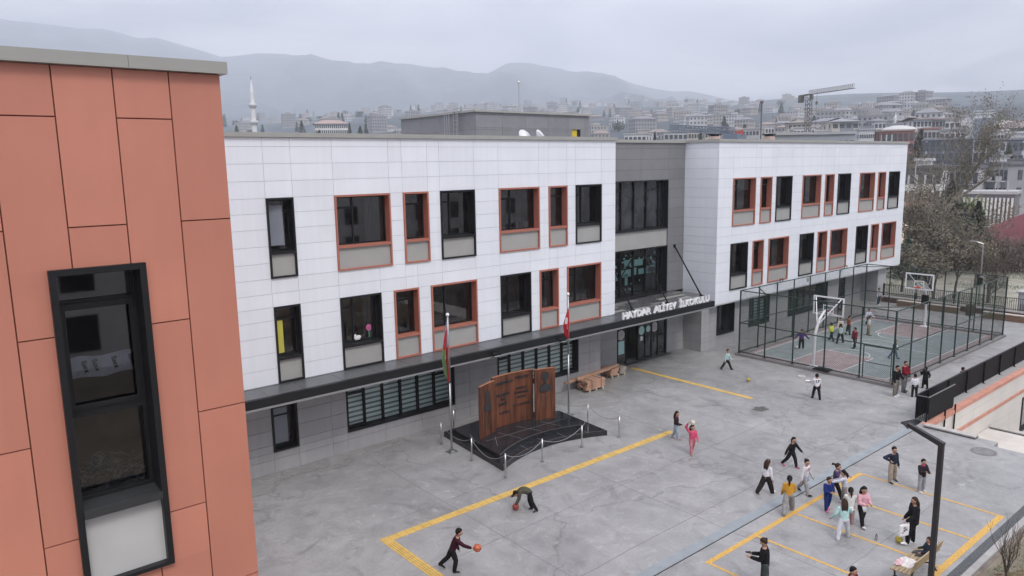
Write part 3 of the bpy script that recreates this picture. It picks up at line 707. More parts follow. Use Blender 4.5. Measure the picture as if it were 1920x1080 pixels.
def seal(cx, cz, r, y, par):
    d = MB(); d.tube((cx, y, cz), (cx, y-0.008, cz), r, n=32, mi=0); d.tube((cx, y-0.009, cz), (cx, y-0.011, cz), r*0.66, n=28, mi=1); d.tube((cx, y-0.012, cz), (cx, y-0.014, cz), r*0.58, n=28, mi=0)
    d.tube((cx, y-0.015, cz), (cx, y-0.017, cz), r*0.40, n=24, mi=1); d.tube((cx, y-0.018, cz), (cx, y-0.020, cz), r*0.32, n=24, mi=0); d.box(cx-r*0.1, cx+r*0.1, y-0.024, y-0.021, cz-r*0.18, cz+r*0.2, 1)
    for k in range(22):
        a = 2*math.pi*k/22; d.box(cx+math.cos(a)*r*0.82-0.012, cx+math.cos(a)*r*0.82+0.012, y-0.010, y-0.0085, cz+math.sin(a)*r*0.82-0.02, cz+math.sin(a)*r*0.82+0.02, 1)
    d.build('round_seal_sticker', [mat('seal_white', (0.62, 0.60, 0.60), 0.6, var=0.02), mat('seal_grey', (0.22, 0.2, 0.22), 0.6, var=0.02)], par)
seal(32.58, 1.78, 0.30, EY+0.088, ef); seal(35.66, 1.82, 0.30, EY+0.088, ef)
MB().tube((34.43, EY+0.088, 1.78), (34.43, EY+0.08, 1.78), 0.27, n=28).build('round_teal_sticker', m_teal, ef); MB().tube((35.06, EY+0.088, 1.8), (35.06, EY+0.082, 1.8), 0.2, n=22).build('round_teal_sticker', m_teal, ef); MB().box(32.3, 32.86, EY+0.08, EY+0.088, 0.62, 1.42).build('teal_notice', m_teal, ef)
MB().box(34.33, 34.55, EY+0.08, EY+0.088, 1.15, 1.42).build('paper_notice', m_whitep, ef)
MB().box(EX0-0.1, EX1+0.1, EY-0.35, EY-0.02, 0.0, 0.02).build('threshold', m_slate, sch)
# passage door under the right block
pf = MB()
for xx in (56.35, 57.3, 58.2, 59.1, 59.85): pf.box(xx-0.05, xx+0.05, 28.9, 29.02, 0.0, 2.6)
pf.box(56.4, 59.8, 28.9, 29.02, 2.52, 2.6); pfo = pf.build('passage_frame', m_bframe, sch)
MB().box(56.4, 59.8, 28.97, 28.98, 0.02, 2.5).build('glass', m_glass, pfo)
sd = MB(); A = Vector((57.3, 28.8, 0)); B = Vector((57.0, 27.7, 0))
od = MB().bar(A+Vector((0,0,0.03)), A+Vector((0,0,2.35)), 0.08).bar(B+Vector((0,0,0.03)), B+Vector((0,0,2.35)), 0.08).bar(A+Vector((0,0,2.31)), B+Vector((0,0,2.31)), 0.08).bar(A+Vector((0,0,0.12)), B+Vector((0,0,0.12)), 0.08, 0.18)
odo = od.build('open_door', m_bframe, sch); MB().bar((A+B)/2+Vector((0,0,0.2)), (A+B)/2+Vector((0,0,2.27)), 1.0, 0.01).build('door_pane', mat('pale_film_glass', (0.25, 0.28, 0.28), 0.3, var=0.05), odo)
# floodlights on the fascia and along the right block
def flood(x, y, z, dz=-0.15):
    m_ = MB(); m_.obox((x, y-0.16, z+0.02), Vector((0.19, 0, 0)), Vector((0, 0.10, 0.05)), Vector((0, 0.02, -0.035))*1.0, 0)
    m_.bar((x-0.2, y-0.16, z), (x-0.2, y+0.02, z+0.1), 0.02, mi=0).bar((x+0.2, y-0.16, z), (x+0.2, y+0.02, z+0.1), 0.02, mi=0).bar((x-0.2, y+0.02, z+0.1), (x+0.2, y+0.02, z+0.1), 0.03, mi=0)
    f_ = m_.build('floodlight', m_black, sch)
    MB().obox((x, y-0.18, z-0.025), Vector((0.16, 0, 0)), Vector((0, 0.085, 0.04)), Vector((0, 0.004, -0.008))).build('lamp_glass', mat('lamp_glass', (0.62, 0.66, 0.66), 0.15, var=0.05), f_)
for x, y, z in ((20.23, 25.55, 3.50), (24.29, 25.55, 3.48)): flood(x, y, z)
for x, y, z in ((46.12, 26.95, 3.78), (55.18, 26.95, 3.78)):
    m_ = MB().path([(x-.14, y-.02, z-.15), (x-.14, y-.3, z-.1), (x+.14, y-.3, z-.1), (x+.14, y-.02, z-.15)], 0.025, 6).bar((x-.17, y-.3, z+.12), (x+.17, y-.3, z+.12), .04).bar((x-.17, y-.3, z-.14), (x-.17, y-.3, z+.12), .04).bar((x+.17, y-.3, z-.14), (x+.17, y-.3, z+.12), .04); m_.build('floodlight', m_black, sch)
MB().box(50.1, 50.45, 26.985, 26.998, 3.2, 3.5).build('vent_grille', m_spand, sch)
# rooftop plant room
ph = thing('rooftop_plant_room', 'grey panelled plant room on the school roof with a yellow door', 'plant room', (36, 45, 12.9))
PX0, PX1, PY0, PY1, PZ = 30.8, 41.56, 40.3, 49.6, 15.35
a_, b_ = panel_wall(PX0, PX1, 12.9, PZ, PY0, lambda z: [33.1, 35.2, 37.3, 39.4, 41.1], [13.1, 14.2, 15.2], [(39.75, 40.62, 12.9, 14.35)])
side_wall(PX0, PY0+0.032, PY1, 12.9, PZ, [14.2, 15.2], 1, a_, b_, [44.5, 47]); side_wall(PX1, PY0+0.032, PY1, 12.9, PZ, [14.2], -1, a_, b_)
a_.build('wall', mat('plant_room_panel', (0.235, 0.235, 0.25), 0.45, var=0.06, island=0.08, drip=0.05), ph); b_.build('wall_backing', m_gjoint, ph)
MB().box(PX0-0.15, PX1+0.15, PY0-0.15, PY1+0.1, PZ+0.003, PZ+0.14).build('coping', m_coping, ph)
MB().box(39.75, 40.35, PY0+0.10, PY0+0.14, 12.9, 14.35).build('door', m_yellowdoor, ph)
MB().box(40.35, 40.62, PY0+0.10, PY0+0.14, 12.9, 14.35).build('door_gap', m_dark, ph)
ld = MB(); lx = PX0-0.22
for yy in (42.0, 42.5): ld.tube((lx, yy, 12.95), (lx, yy, 15.75), 0.03, n=6)
for k in range(9): ld.tube((lx, 42.0, 13.1+k*0.3), (lx, 42.5, 13.1+k*0.3), 0.015, n=5)
for zz_ in (13.75, 15.6): ld.path([(lx, 42.0, zz_), (lx-0.35, 41.7, zz_), (lx-0.75, 42.0, zz_), (lx-0.75, 42.5, zz_), (lx-0.35, 42.8, zz_), (lx, 42.5, zz_)], 0.025, 5)
for p_ in ((lx-.35, 41.7), (lx-.75, 42.0), (lx-.75, 42.5), (lx-.35, 42.8)): ld.tube((*p_, 13.75), (*p_, 15.6), 0.02, n=5)
ld.bar((lx, 42.25, 15.7), (PX0+0.9, 42.25, 15.7), 0.5, 0.03)
ld.build('caged_ladder', m_steel, ph)
# dishes, mast, chimneys
def dish(x, y, z, r, az, label, gr):
    t_ = thing('satellite_dish', label, 'satellite dish', (x, y, 12.9), gr); n_ = Vector((math.sin(az)*0.8, -math.cos(az)*0.8, 0.45)).normalized()
    a = n_.cross(Vector((0,0,1))).normalized(); b = n_.cross(a); rings = []
    for k in range(6):
        q = k/5; rings.append((Vector((x, y, z))+n_*(0.22*r*q*q*2), a*(r*q+0.005), b*(r*q+0.005)))
    MB().loft(rings, 24).build('reflector', m_whitep, t_, True)
    MB().tube((x, y, 12.9), Vector((x, y, z))-n_*0.05, 0.03).path([Vector((x,y,z))-b*(-r*0.9)+n_*0.3, Vector((x, y, z))+n_*r*0.9], 0.015).build('mount', m_steel, t_)
dish(30.35, 35.0, 13.35, 0.55, 0.15, 'wide white satellite dish facing the yard on the school roof', 'roof dishes')
dish(31.6, 35.0, 13.42, 0.50, 1.25, 'narrower turned white satellite dish right of the wide one', 'roof dishes')
mt = MB().tube((38.66, 45, 15.4), (38.66, 45, 18.0), 0.045, n=8); mt.ell((38.66, 45, 18.1), 0.11)
solo('lightning_mast', mt, m_steel, 'thin steel mast with a ball tip on the plant room roof', 'mast')
mt = MB().tube((72.5*.8, 36, 12.9), (72.5*.8, 36, 16.75), 0.06, n=8).box(57.9, 58.1, 35.9, 36.1, 16.6, 16.8)
solo('roof_mast', mt, mat('dark_steel', (0.12, 0.12, 0.13), 0.4, var=0.1), 'dark flat topped pole on the roof of the right school block', 'mast')
for (px, lb) in ((1340, 'squat pink rendered roof chimney with dark cap left of the roof pole'), (1442, 'squat pink rendered roof chimney with dark cap right of the roof pole')):
    p = atr(px, 251, 70); tq = thing('roof_chimney', lb, 'chimney', (p.x, p.y, 12.9), 'roof chimneys'); zt_ = p.z
    MB().box(p.x-0.4, p.x+0.4, p.y-0.35, p.y+0.35, 12.9, zt_-0.22).build('stack', mat('pink_render', (0.50, 0.38, 0.33), 0.8, var=0.1), tq)
    MB().box(p.x-0.45, p.x+0.45, p.y-0.4, p.y+0.4, zt_-0.1, zt_).box(p.x-0.3, p.x+0.3, p.y-0.25, p.y+0.25, zt_-0.22, zt_-0.1).build('cap', m_bframe, tq)

# ---------------------------------------------------------------- coral building in the foreground
K = 10.0/5.9
cb = thing('coral_building', 'coral orange panelled building with one tall black framed window in the foreground', 'building', (-5, 18, 0))
cx = [-14.0]+[ (2.08-0.3725*k)*K for k in range(22, 0, -1)]+[2.08*K]
cz = lambda k: 11.853+(0.372-0.7475*k)*K   # k=0 -> 12.226 level
OW = (0.808*K, 1.425*K, 11.853-3.02*K, 11.853-0.657*K)
cpan, cbk = MB(), MB()
for i in range(len(cx)-1):
    xa, xb = cx[i], cx[i+1]; par_ = (len(cx)-2-i) % 2
    js = [0.0]+sorted(cz(k) for k in range(0, 17) if (k % 2) == (1 if par_ == 0 else 0) and cz(k) > 0.2)+[11.853+0.712*K]
    for za, zb in zip(js, js[1:]):
        g = 0.008
        segs = [(xa, xb, za, zb)]
        if xb > OW[0]+0.01 and xa < OW[1]-0.01 and zb > OW[2] and za < OW[3]:
            segs = []
            if zb > OW[3]: segs.append((xa, xb, max(za, OW[3]), zb))
            if za < OW[2]: segs.append((xa, xb, za, min(zb, OW[2])))
            zl, zh = max(za, OW[2]), min(zb, OW[3])
            if xa < OW[0]: segs.append((xa, OW[0], zl, zh))
            if xb > OW[1]: segs.append((OW[1], xb, zl, zh))
        for a, b, c, d in segs:
            ga = g if a == xa else 0; gb = g if b == xb else 0; gc = g if c == za else 0; gd = g if d == zb else 0
            cpan.box(a+ga, b-gb, 10.0, 10.03, c+gc, d-gd)
            cbk.quad((a, 10.024, c), (b, 10.024, c), (b, 10.024, d), (a, 10.024, d))
side_wall(cx[-1], 10.032, 26.9, 0, 11.853+0.712*K, [cz(k) for k in range(17, -1, -1)], -1, cpan, cbk, [11.2+1.25*k for k in range(13)])
cpan.build('wall', m_coral, cb); cbk.build('wall_backing', m_cjoint, cb)
MB().box(-14, cx[-1]-0.04, 10.1, 26.9, 12.6, 12.9).build('roof', m_roof, cb)
ZC = 11.853+0.712*K
cc_ = MB(); xs_c = [-14, -9, -5.6, -2.2, 0.28, 2.43, cx[-1]+0.07]
for a, b in zip(xs_c, xs_c[1:]): cc_.box(a+0.002, b-0.002, 9.90, 10.5, ZC+0.002, ZC+0.15)
cc_.box(cx[-1]-0.4, cx[-1]+0.07, 10.503, 26.9, ZC+0.002, ZC+0.15)
cc_.build('coping', m_coping, cb)
ZS = 7.77
f = MB(); x0, x1, z0, z1 = OW; t_ = 0.075
f.box(x0, x0+t_, 9.93, 10.5, z0, z1); f.box(x1-t_, x1, 9.93, 10.5, z0, z1); f.box(x0+t_, x1-t_, 9.93, 10.5, z1-t_, z1)
f.box(x0+t_, x1-t_, 9.93, 10.1, z0, z0+0.05)
cwn = f.build('window', mat('black_window_frame', (0.014, 0.015, 0.017), 0.42, var=0.08, spec=0.3), cb)
MB().box(x0+t_, x1-t_, 9.90, 9.96, ZS-0.10, ZS-0.002).obox(((x0+x1)/2, 10.13, ZS-0.03), Vector(((x1-x0)/2-t_, 0, 0)), Vector((0, 0.175, 0.02)), Vector((0, 0, 0.015))).build('sill', mat('dark_metal_sill', (0.035, 0.037, 0.04), 0.35, var=0.15), cwn)
MB().box(x0+t_, x1-t_, 10.03, 10.06, z0+0.05, ZS-0.10).build('infill_panel', mat('pale_infill', (0.50, 0.50, 0.49), 0.5, var=0.05, scale=2, bump=0.05, bscale=120), cwn)
gy = 10.34; xa, xb = x0+t_, x1-t_; zt = z1-t_; zA = 10.32; zB = 8.95
mu = MB(); b = 0.045
mu.box(xa, xa+b, gy-0.06, gy+0.02, ZS, zt); mu.box(xb-b, xb, gy-0.06, gy+0.02, ZS, zt); mu.box(xa+b, xb-b, gy-0.06, gy+0.02, zt-b, zt); mu.box(xa+b, xb-b, gy-0.06, gy+0.02, ZS, ZS+b)
mu.box(xa+b, xb-b, gy-0.06, gy+0.02, zA-0.04, zA); mu.box(xa+b, xb-b, gy-0.06, gy+0.02, zB-0.10, zB)
mu.build('mullions', mat('black_window_frame', (0,0,0)), cwn)
MB().box(xa+b, xa+b+0.05, gy-0.085, gy-0.062, zB, zA-0.04).box(xb-b-0.05, xb-b, gy-0.085, gy-0.062, zB, zA-0.04).box(xa+b+.05, xb-b-.05, gy-0.085, gy-0.062, zA-0.12, zA-0.04).box(xa+b+.05, xb-b-.05, gy-0.085, gy-0.062, zB, zB+0.06).build('casement_frame', mat('black_window_frame', (0,0,0)), cwn)
MB().quad((xa, gy, ZS), (xb, gy, ZS), (xb, gy, zt), (xa, gy, zt)).build('glass', glass_clear('big_window_glass', (0.62, 0.64, 0.68), 1.95), cwn)
rm = MB(); RM = mat('room_wall', (0.30, 0.29, 0.28), 0.9, var=0.1)
rm.box(xa-1.5, xb+.9, 13.4, 13.5, 6.8, 12.4).box(xa-1.6, xa-1.5, 10.5, 13.5, 6.8, 12.4).box(xb+.9, xb+1.0, 10.5, 13.5, 6.8, 12.4).box(xa-1.5, xb+.9, 10.5, 13.4, 12.2, 12.4).box(xa-1.5, xb+.9, 10.5, 13.4, 6.8, 7.0)
rm.build('room', RM, cwn)
# added strip inside the pane standing in for a reflected plastic sheet, print mirrored
fm_ = MB(); n_ = 14; zf = 9.58
for k in range(n_):
    u0, u1 = k/n_, (k+1)/n_; xu = lambda u: xa+0.09+(xb-xa-0.18)*u; s0 = zf+0.015*math.sin(u0*9)-0.0*u0; s1 = zf+0.015*math.sin(u1*9)
    fm_.quad((xu(u0), gy+0.05+0.01*math.sin(u0*20), s0-0.27), (xu(u1), gy+0.05+0.01*math.sin(u1*20), s1-0.27), (xu(u1), gy+0.05+0.01*math.sin(u1*14), s1), (xu(u0), gy+0.05+0.01*math.sin(u0*14), s0))
ff = fm_.build('reflection_strip', mat('reflection_strip_sheet', (0.72, 0.74, 0.80), 0.4, var=0.12, scale=9), cwn)
pt = MB(); base = text_mb('xeall', 0.085, 0.0005, 0.003)
for k, xx in enumerate((0.12, 0.24, 0.46, 0.66)):
    q_ = MB(); q_.v = list(base.v); q_.f = list(base.f); q_.m = list(base.m)
    M4 = Matrix.Translation((xa+0.12+xx, gy+0.035, zf-0.13)) @ Matrix.Rotation(R(78), 4, 'Y') @ Matrix.Scale(-1, 4, (1, 0, 0)); place(q_, M4); add(pt, q_)
pt.build('reflection_strip_print', m_bframe, ff)
# added scraps on the inner sill standing in for rubble reflected in the pane
rb = MB(); rg = random.Random(3)
for k in range(260):
    c = Vector((rg.uniform(xa+0.06, xb-0.06), rg.uniform(gy+0.12, gy+0.65), 0)); c.z = ZS+0.02+rg.uniform(0, 0.30)*(c.y-gy)/0.6
    d = Vector((rg.uniform(-1,1), rg.uniform(-1,1), rg.uniform(-.4,.4))).normalized(); e = d.cross(Vector((0,0,1))).normalized()
    rb.obox(c, d*rg.uniform(0.02,0.09), e*rg.uniform(0.006,0.025), d.cross(e)*0.004, rg.choice((0,0,0,1,1,2,3)))
rb.build('reflected_rubble_heap', [mat('rubble_pale', (0.6,0.58,0.54), 0.8, var=0.3), mat('rubble_brown', (0.3,0.26,0.21), 0.9, var=0.3), mat('rubble_grey', (0.6,0.6,0.62), 0.4, var=0.3), mat('rubble_blue', (0.13,0.30,0.42), 0.6, var=0.2)], cwn)
# ---------------------------------------------------------------- sports court
m_pink = mat('court_pink', (0.265, 0.21, 0.21), 0.75, var=0.16, scale=1.5)
m_green = mat('court_green', (0.19, 0.222, 0.222), 0.75, var=0.16, scale=1.5)
m_line = mat('court_line', (0.62, 0.62, 0.62), 0.7, var=0.06)
m_fence = mat('dark_green_fence_paint', (0.008, 0.026, 0.018), 0.4, var=0.1)
CX0, CX1, CY0, CY1 = 39.45, 56.0, 16.25, 25.45
pl = MB(); w = 0.17
pl.box(CX0-w, CX1+w, CY0-w, CY0+w, 0, 0.14).box(CX0-w, CX1+w, CY1-w, CY1+w, 0, 0.14).box(CX0-w, CX0+w, CY0+w, CY1-w, 0, 0.14).box(CX1-w, CX1+w, CY0+w, CY1-w, 0, 0.14)
struct('court_plinth', pl, m_pkerb)
struct('court_surface', MB().box(CX0+w, CX1-w, CY0+w, CY1-w, -0.01, 0.045), m_pink)
m_green = mat('court_green', (0,0,0)); g = MB(); GX0, GX1, GY0, GY1 = 40.42, 55.35, 17.0, 24.95
strip(g, GX0, GX1, GY0, GY1, 0.050); struct('court_green_field', g, m_green)
g = MB(); strip(g, GX0+0.02, 44.3, 19.42, 22.5, 0.055); strip(g, 51.3, GX1-0.02, 19.42, 22.5, 0.055); struct('court_key', g, m_pink)
g = MB(); lw = 0.055; zl = 0.060
def ln(x0, y0, x1, y1):
    a, b = Vector((x0, y0, zl)), Vector((x1, y1, zl)); d = (b-a).normalized(); s_ = Vector((-d.y, d.x, 0))*lw/2; g.quad(a-s_-d*0, b-s_, b+s_, a+s_)
for a in ((GX0,GY0,GX1,GY0),(GX0,GY1,GX1,GY1),(GX0,GY0+.03,GX0,GY1-.03),(GX1,GY0+.03,GX1,GY1-.03),(47.9,GY0+.03,47.9,GY1-.03),(GX0+.03,19.42,44.3,19.42),(GX0+.03,22.5,44.3,22.5),(44.3,19.45,44.3,22.47),(GX1-.03,19.42,51.3,19.42),(GX1-.03,22.5,51.3,22.5),(51.3,19.45,51.3,22.47)): ln(*a)
def arc(cx_, cy_, r, a0, a1, n=28, ry=None):
    ry = ry or r
    for k in range(n):
        t0, t1 = R(a0+(a1-a0)*k/n), R(a0+(a1-a0)*(k+1)/n)
        g.quad((cx_+(r-lw/2)*math.cos(t0), cy_+(ry-lw/2)*math.sin(t0), zl+.001), (cx_+(r+lw/2)*math.cos(t0), cy_+(ry+lw/2)*math.sin(t0), zl+.001), (cx_+(r+lw/2)*math.cos(t1), cy_+(ry+lw/2)*math.sin(t1), zl+.001), (cx_+(r-lw/2)*math.cos(t1), cy_+(ry-lw/2)*math.sin(t1), zl+.001))
arc(44.32, 20.96, 1.2, -90, 90); arc(51.28, 20.96, 1.2, 90, 270); arc(47.9, 20.97, 1.3, 0, 360, 44)
struct('court_lines', g, m_line)

FH = 4.05
cf = thing('court_fence', 'tall dark green mesh fence enclosing the basketball court', 'fence', (47.7, 20.8, 0))
xs_f = [CX0]+[CX0+(CX1-CX0)*k/8 for k in range(1, 8)]+[CX1]
ys_f = [CY0, 18.0, 20.0, 21.9, 23.7, CY1]
corners = [(CX0,CY0),(CX1,CY0),(CX0,CY1),(CX1,CY1)]
posts = [(x, CY0) for x in xs_f]+[(x, CY1) for x in xs_f]+[(CX0, y) for y in ys_f[1:-1]]+[(CX1, y) for y in ys_f[1:-1]]
for x, y in posts:
    r_ = 0.05 if (x, y) in corners else 0.042
    MB().tube((x, y, 0.14), (x, y, FH), r_, n=8).box(x-0.09, x+0.09, y-0.09, y+0.09, 0.141, 0.16).build('post', m_fence, cf)
def rail(a, b, zz, r_=0.032): MB().tube((*a, zz), (*b, zz), r_, n=6).build('rail', m_fence, cf)
GY_ = 17.9
for zz in (0.24, 2.05, FH):
    rail((CX0, CY0), (CX1, CY0), zz); rail((CX0, CY1), (CX1, CY1), zz); rail((CX1, CY0), (CX1, CY1), zz); rail((CX0, CY0 if zz != 0.24 else GY_), (CX0, CY1), zz)
for a, b in (((CX0+1.9, CY0), (CX0, CY0+1.7)), ((CX0, CY1-1.7), (CX0+1.9, CY1)), ((CX1-1.9, CY0), (CX1, CY0+1.7)), ((CX1, CY1-1.7), (CX1-1.9, CY1))): rail(a, b, FH-0.02)
def wires(a, b, z0, z1, sp=0.115, r_=0.0042, name='mesh_panel', par=None):
    """diamond chain-link: crossing diagonal wires clipped to the panel"""
    a, b = Vector((*a, 0)), Vector((*b, 0)); d = b-a; L = d.length; d.normalize(); H = z1-z0; m_ = MB(); nrm = Vector((-d.y, d.x, 0))
    k = -H
    while k < L:
        for sgn in (1, -1):
            s0, t0, s1, t1 = k, 0.0, k+H, H
            if s0 < 0: t0 -= s0; s0 = 0
            if s1 > L: t1 -= s1-L; s1 = L
            if t1-t0 > 0.02:
                if sgn < 0: t0, t1 = H-t0, H-t1
                p0 = a+d*s0+Vector((0,0,z0+t0)); p1 = a+d*s1+Vector((0,0,z0+t1)); q = (p1-p0).normalized(); u = q.cross(nrm).normalized()
                i = len(m_.v)
                for p in (p0, p1):
                    for kk in range(3):
                        an = 2*math.pi*kk/3; m_.v.append(tuple(p+u*(r_*math.cos(an))+nrm*(r_*math.sin(an)+sgn*0.003)))
                for kk in range(3): m_.f.append((i+kk, i+(kk+1)%3, i+3+(kk+1)%3, i+3+kk)); m_.m.append(0)
        k += sp
    return m_.build(name, m_fence, par or cf)
m_wire = m_fence
wires((CX0, GY_), (CX0, CY1), 0.24, FH); wires((CX0, CY0), (CX0, GY_), 2.05, FH)
wires((CX0, CY0), (CX1, CY0), 0.24, FH); wires((CX0, CY1), (CX1, CY1), 0.24, FH); wires((CX1, CY0), (CX1, CY1), 0.24, FH)
gt = MB(); gx = CX0-0.02
gt.tube((gx, CY0+0.1, 0.18), (gx, CY0+0.1, 2.02), 0.022, n=6).tube((gx, GY_-0.08, 0.18), (gx, GY_-0.08, 2.02), 0.03, n=6)
for zz in (0.2, 1.1, 2.0): gt.tube((gx, CY0+0.1, zz), (gx, GY_-0.08, zz), 0.022, n=6)
go_ = gt.build('gate', m_fence, cf); wires((gx, CY0+0.1), (gx, GY_-0.08), 0.2, 2.0, par=go_, name='mesh_panel')

def hoop(x, y, s, label):
    """s=+1 board hangs towards +x"""
    h = thing('basketball_hoop', label, 'basketball hoop', (x, y, 0.05), 'basketball hoops')
    bx = x+s*1.45
    MB().path([(x, y, 0.05), (x+s*0.05, y, 2.0), (x+s*0.42, y, 2.75), (x+s*1.0, y, 3.2), (bx-s*0.12, y, 3.25)], [0.085, 0.08, 0.075, 0.06, 0.05], 10).build('pole', m_whitep, h)
    MB().box(x-0.28, x+0.28, y-0.28, y+0.28, 0.051, 0.08).build('base_plate', m_whitep, h)
    st_ = MB()
    for yy in (-0.75, 0.75): st_.bar((x+s*0.35, y+yy*0.1, 2.6), (bx-s*0.05, y+yy, 3.90), 0.05).bar((x+s*0.95, y, 3.18), (bx-s*0.05, y+yy, 2.95), 0.04)
    st_.build('strut', m_whitep, h)
    bd = MB(); b0, b1, w0, w1 = 2.88, 3.98, y-0.92, y+0.92; q = 0.075
    bd.box(bx-0.03, bx+0.03, w0, w1, b0, b0+q).box(bx-0.03, bx+0.03, w0, w1, b1-q, b1).box(bx-0.03, bx+0.03, w0, w0+q, b0+q, b1-q).box(bx-0.03, bx+0.03, w1-q, w1, b0+q, b1-q)
    i0, i1, j0, j1, q = y-0.32, y+0.32, 3.02, 3.48, 0.05
    bd.box(bx-0.02, bx+0.02, i0, i1, j0, j0+q).box(bx-0.02, bx+0.02, i0, i1, j1-q, j1).box(bx-0.02, bx+0.02, i0, i0+q, j0+q, j1-q).box(bx-0.02, bx+0.02, i1-q, i1, j0+q, j1-q)
    bo = bd.build('backboard_frame', m_whitep, h)
    MB().box(bx-0.006, bx+0.006, w0+0.07, w1-0.07, b0+0.07, b1-0.07).build('backboard_panel', glass_clear('acrylic', (0.80, 0.83, 0.83)), bo)
    rm_ = MB(); rc = Vector((bx+s*0.32, y, 3.05)); n_ = 20
    rm_.path([rc+Vector((0.22*math.cos(2*math.pi*k/n_), 0.22*math.sin(2*math.pi*k/n_), 0)) for k in range(n_+1)], 0.018, 6).box(min(bx, bx+s*0.12), max(bx, bx+s*0.12), y-0.1, y+0.1, 3.0, 3.10)
    rm_.build('rim', mat('orange_rim', (0.55, 0.07, 0.04), 0.4, var=0.05), h)
    ne = MB()
    for k in range(10):
        a = 2*math.pi*k/10; a2 = a+0.5
        for da in (0.5, -0.5): ne.path([rc+Vector((0.22*math.cos(a), 0.22*math.sin(a), 0)), rc+Vector((0.15*math.cos(a+da), 0.15*math.sin(a+da), -0.2)), rc+Vector((0.12*math.cos(a+2*da), 0.12*math.sin(a+2*da), -0.4))], 0.004, 3)
    ne.build('net', mat('net_cord', (0.5, 0.5, 0.52), 0.9, var=0.05), h)
    return h
hoop(39.98, 20.9, 1, 'white basketball hoop on a leaning pole at the near end of the court')
h2 = hoop(55.55, 20.94, -1, 'white basketball hoop with a black padded pole at the far end of the court')
MB().box(55.05, 55.32, 20.72, 21.1, 1.75, 2.35).build('control_box', m_black, h2)
for p, nm in (((37.89, 20.44), 'white plastic hoop ring lying flat beside the court fence'),): 
    r_ = MB().path([Vector((p[0]+0.17*math.cos(k*math.pi/10), p[1]+0.17*math.sin(k*math.pi/10), 0.02)) for k in range(21)], 0.018, 5); solo('play_ring', r_, m_whitep, nm, 'ring')
solo('plastic_wrapper', MB().ell((37.3, 19.75, 0.03), 0.17, 0.12, 0.03, 9, 5, jit=0.3), m_whitep, 'crumpled white plastic wrapper on the concrete near the boy in the white shirt', 'litter')
solo('rubber_mat', MB().prism([(39.2,19.6),(39.9,19.7),(39.95,20.5),(39.25,20.55)], 0.141, 0.20), m_black, 'small black rubber mat at the foot of the near hoop', 'mat')

# ---------------------------------------------------------------- monument
m_gran = mat('black_granite', (0.018, 0.019, 0.022), 0.10, var=0.35, scale=14, detail=8)
m_granj = mat('granite_joint', (0.22, 0.22, 0.23), 0.7, var=0.05)
m_rust = mat('rusted_steel', (0.110, 0.034, 0.013), 0.62, var=0.75, scale=2.2, streak=(2.6, 2.6, 0.28), bump=0.06, bscale=25, detail=8)
m_rustedge = mat('rusted_steel_edge', (0.34, 0.15, 0.08), 0.6, var=0.2, scale=6)
m_relief = mat('dark_metal_relief', (0.028, 0.028, 0.032), 0.45, var=0.1)
mo = thing('monument', 'curved rust brown steel memorial wall with dark portraits on a black granite base', 'monument', (20.6, 24.0, 0))
def arcpts(p0, p1, sag, n, up_=True):
    a, b = Vector(p0), Vector(p1); d = b-a; nn = Vector((-d.y, d.x)).normalized(); out = []
    for k in range(n+1):
        t = k/n; out.append(tuple(a+d*t+nn*(sag*4*t*(1-t))))
    return out
front = arcpts((17.42, 21.58), (23.3, 21.5), 0.78, 22)
low = front+[(23.62, 24.9), (21.0, 26.5), (17.9, 26.3)]
MB().prism(low, 0.0, 0.22).build('base', m_gran, mo)
front2 = arcpts((17.75, 22.15), (22.75, 22.35), 0.66, 20)
up2 = front2+[(22.95, 24.75), (20.9, 26.1), (18.1, 25.9)]
MB().prism(up2, 0.222, 0.40).build('step', m_gran, mo)
jn = MB()
def jl(a, b, z, w_=0.014):
    a, b = Vector((*a, z)), Vector((*b, z)); d = (b-a).normalized(); s_ = Vector((-d.y, d.x, 0))*w_/2; jn.quad(a-s_, b-s_, b+s_, a+s_)
for fr, zz in ((front2, 0.4025), (front, 0.2225)):
    for a, b in zip(fr, fr[1:]): jl((a[0]+.02, a[1]+0.03), (b[0]+.02, b[1]+0.03), zz)
for a, b in (((18.3,23.0),(18.9,23.9)),((19.6,22.95),(19.3,24.2)),((20.8,23.1),(20.4,24.3)),((21.9,22.9),(21.6,24.0)),((18.3,23.75),(22.8,23.55)),((18.3,24.9),(17.9,24.0))): jl(a, b, 0.4025)
for k in (3, 7, 11, 15, 19): jl(front[k], (front[k][0]+0.05, front[k][1]+0.6), 0.2226)
jn.build('joint_lines', m_granj, mo)
def panel(p0, p1, sag, z0, z1, n, name='panel', th=0.09):
    pts = arcpts(p0, p1, sag, n); a, b = Vector(p0), Vector(p1); nn = Vector((-(b-a).y, (b-a).x)).normalized()
    back = [tuple(Vector(p)+nn*th) for p in reversed(pts)]
    m_ = MB(); m_.prism(pts+back, z0, z1-0.02, 0); m_.prism([tuple(Vector(p)-nn*0.004) for p in pts]+[tuple(Vector(p)+nn*0.004) for p in back], z1-0.019, z1, 1)
    return m_.build(name, [m_rust, m_rustedge], mo)
PL = panel((18.24, 24.02), (19.30, 24.36), 0.04, 0.405, 2.70, 6)
PC = panel((19.38, 24.62), (21.63, 24.50), 0.12, 0.405, 2.74, 14)
PR_ = panel((21.50, 24.22), (22.46, 23.92), 0.02, 0.405, 2.78, 4)
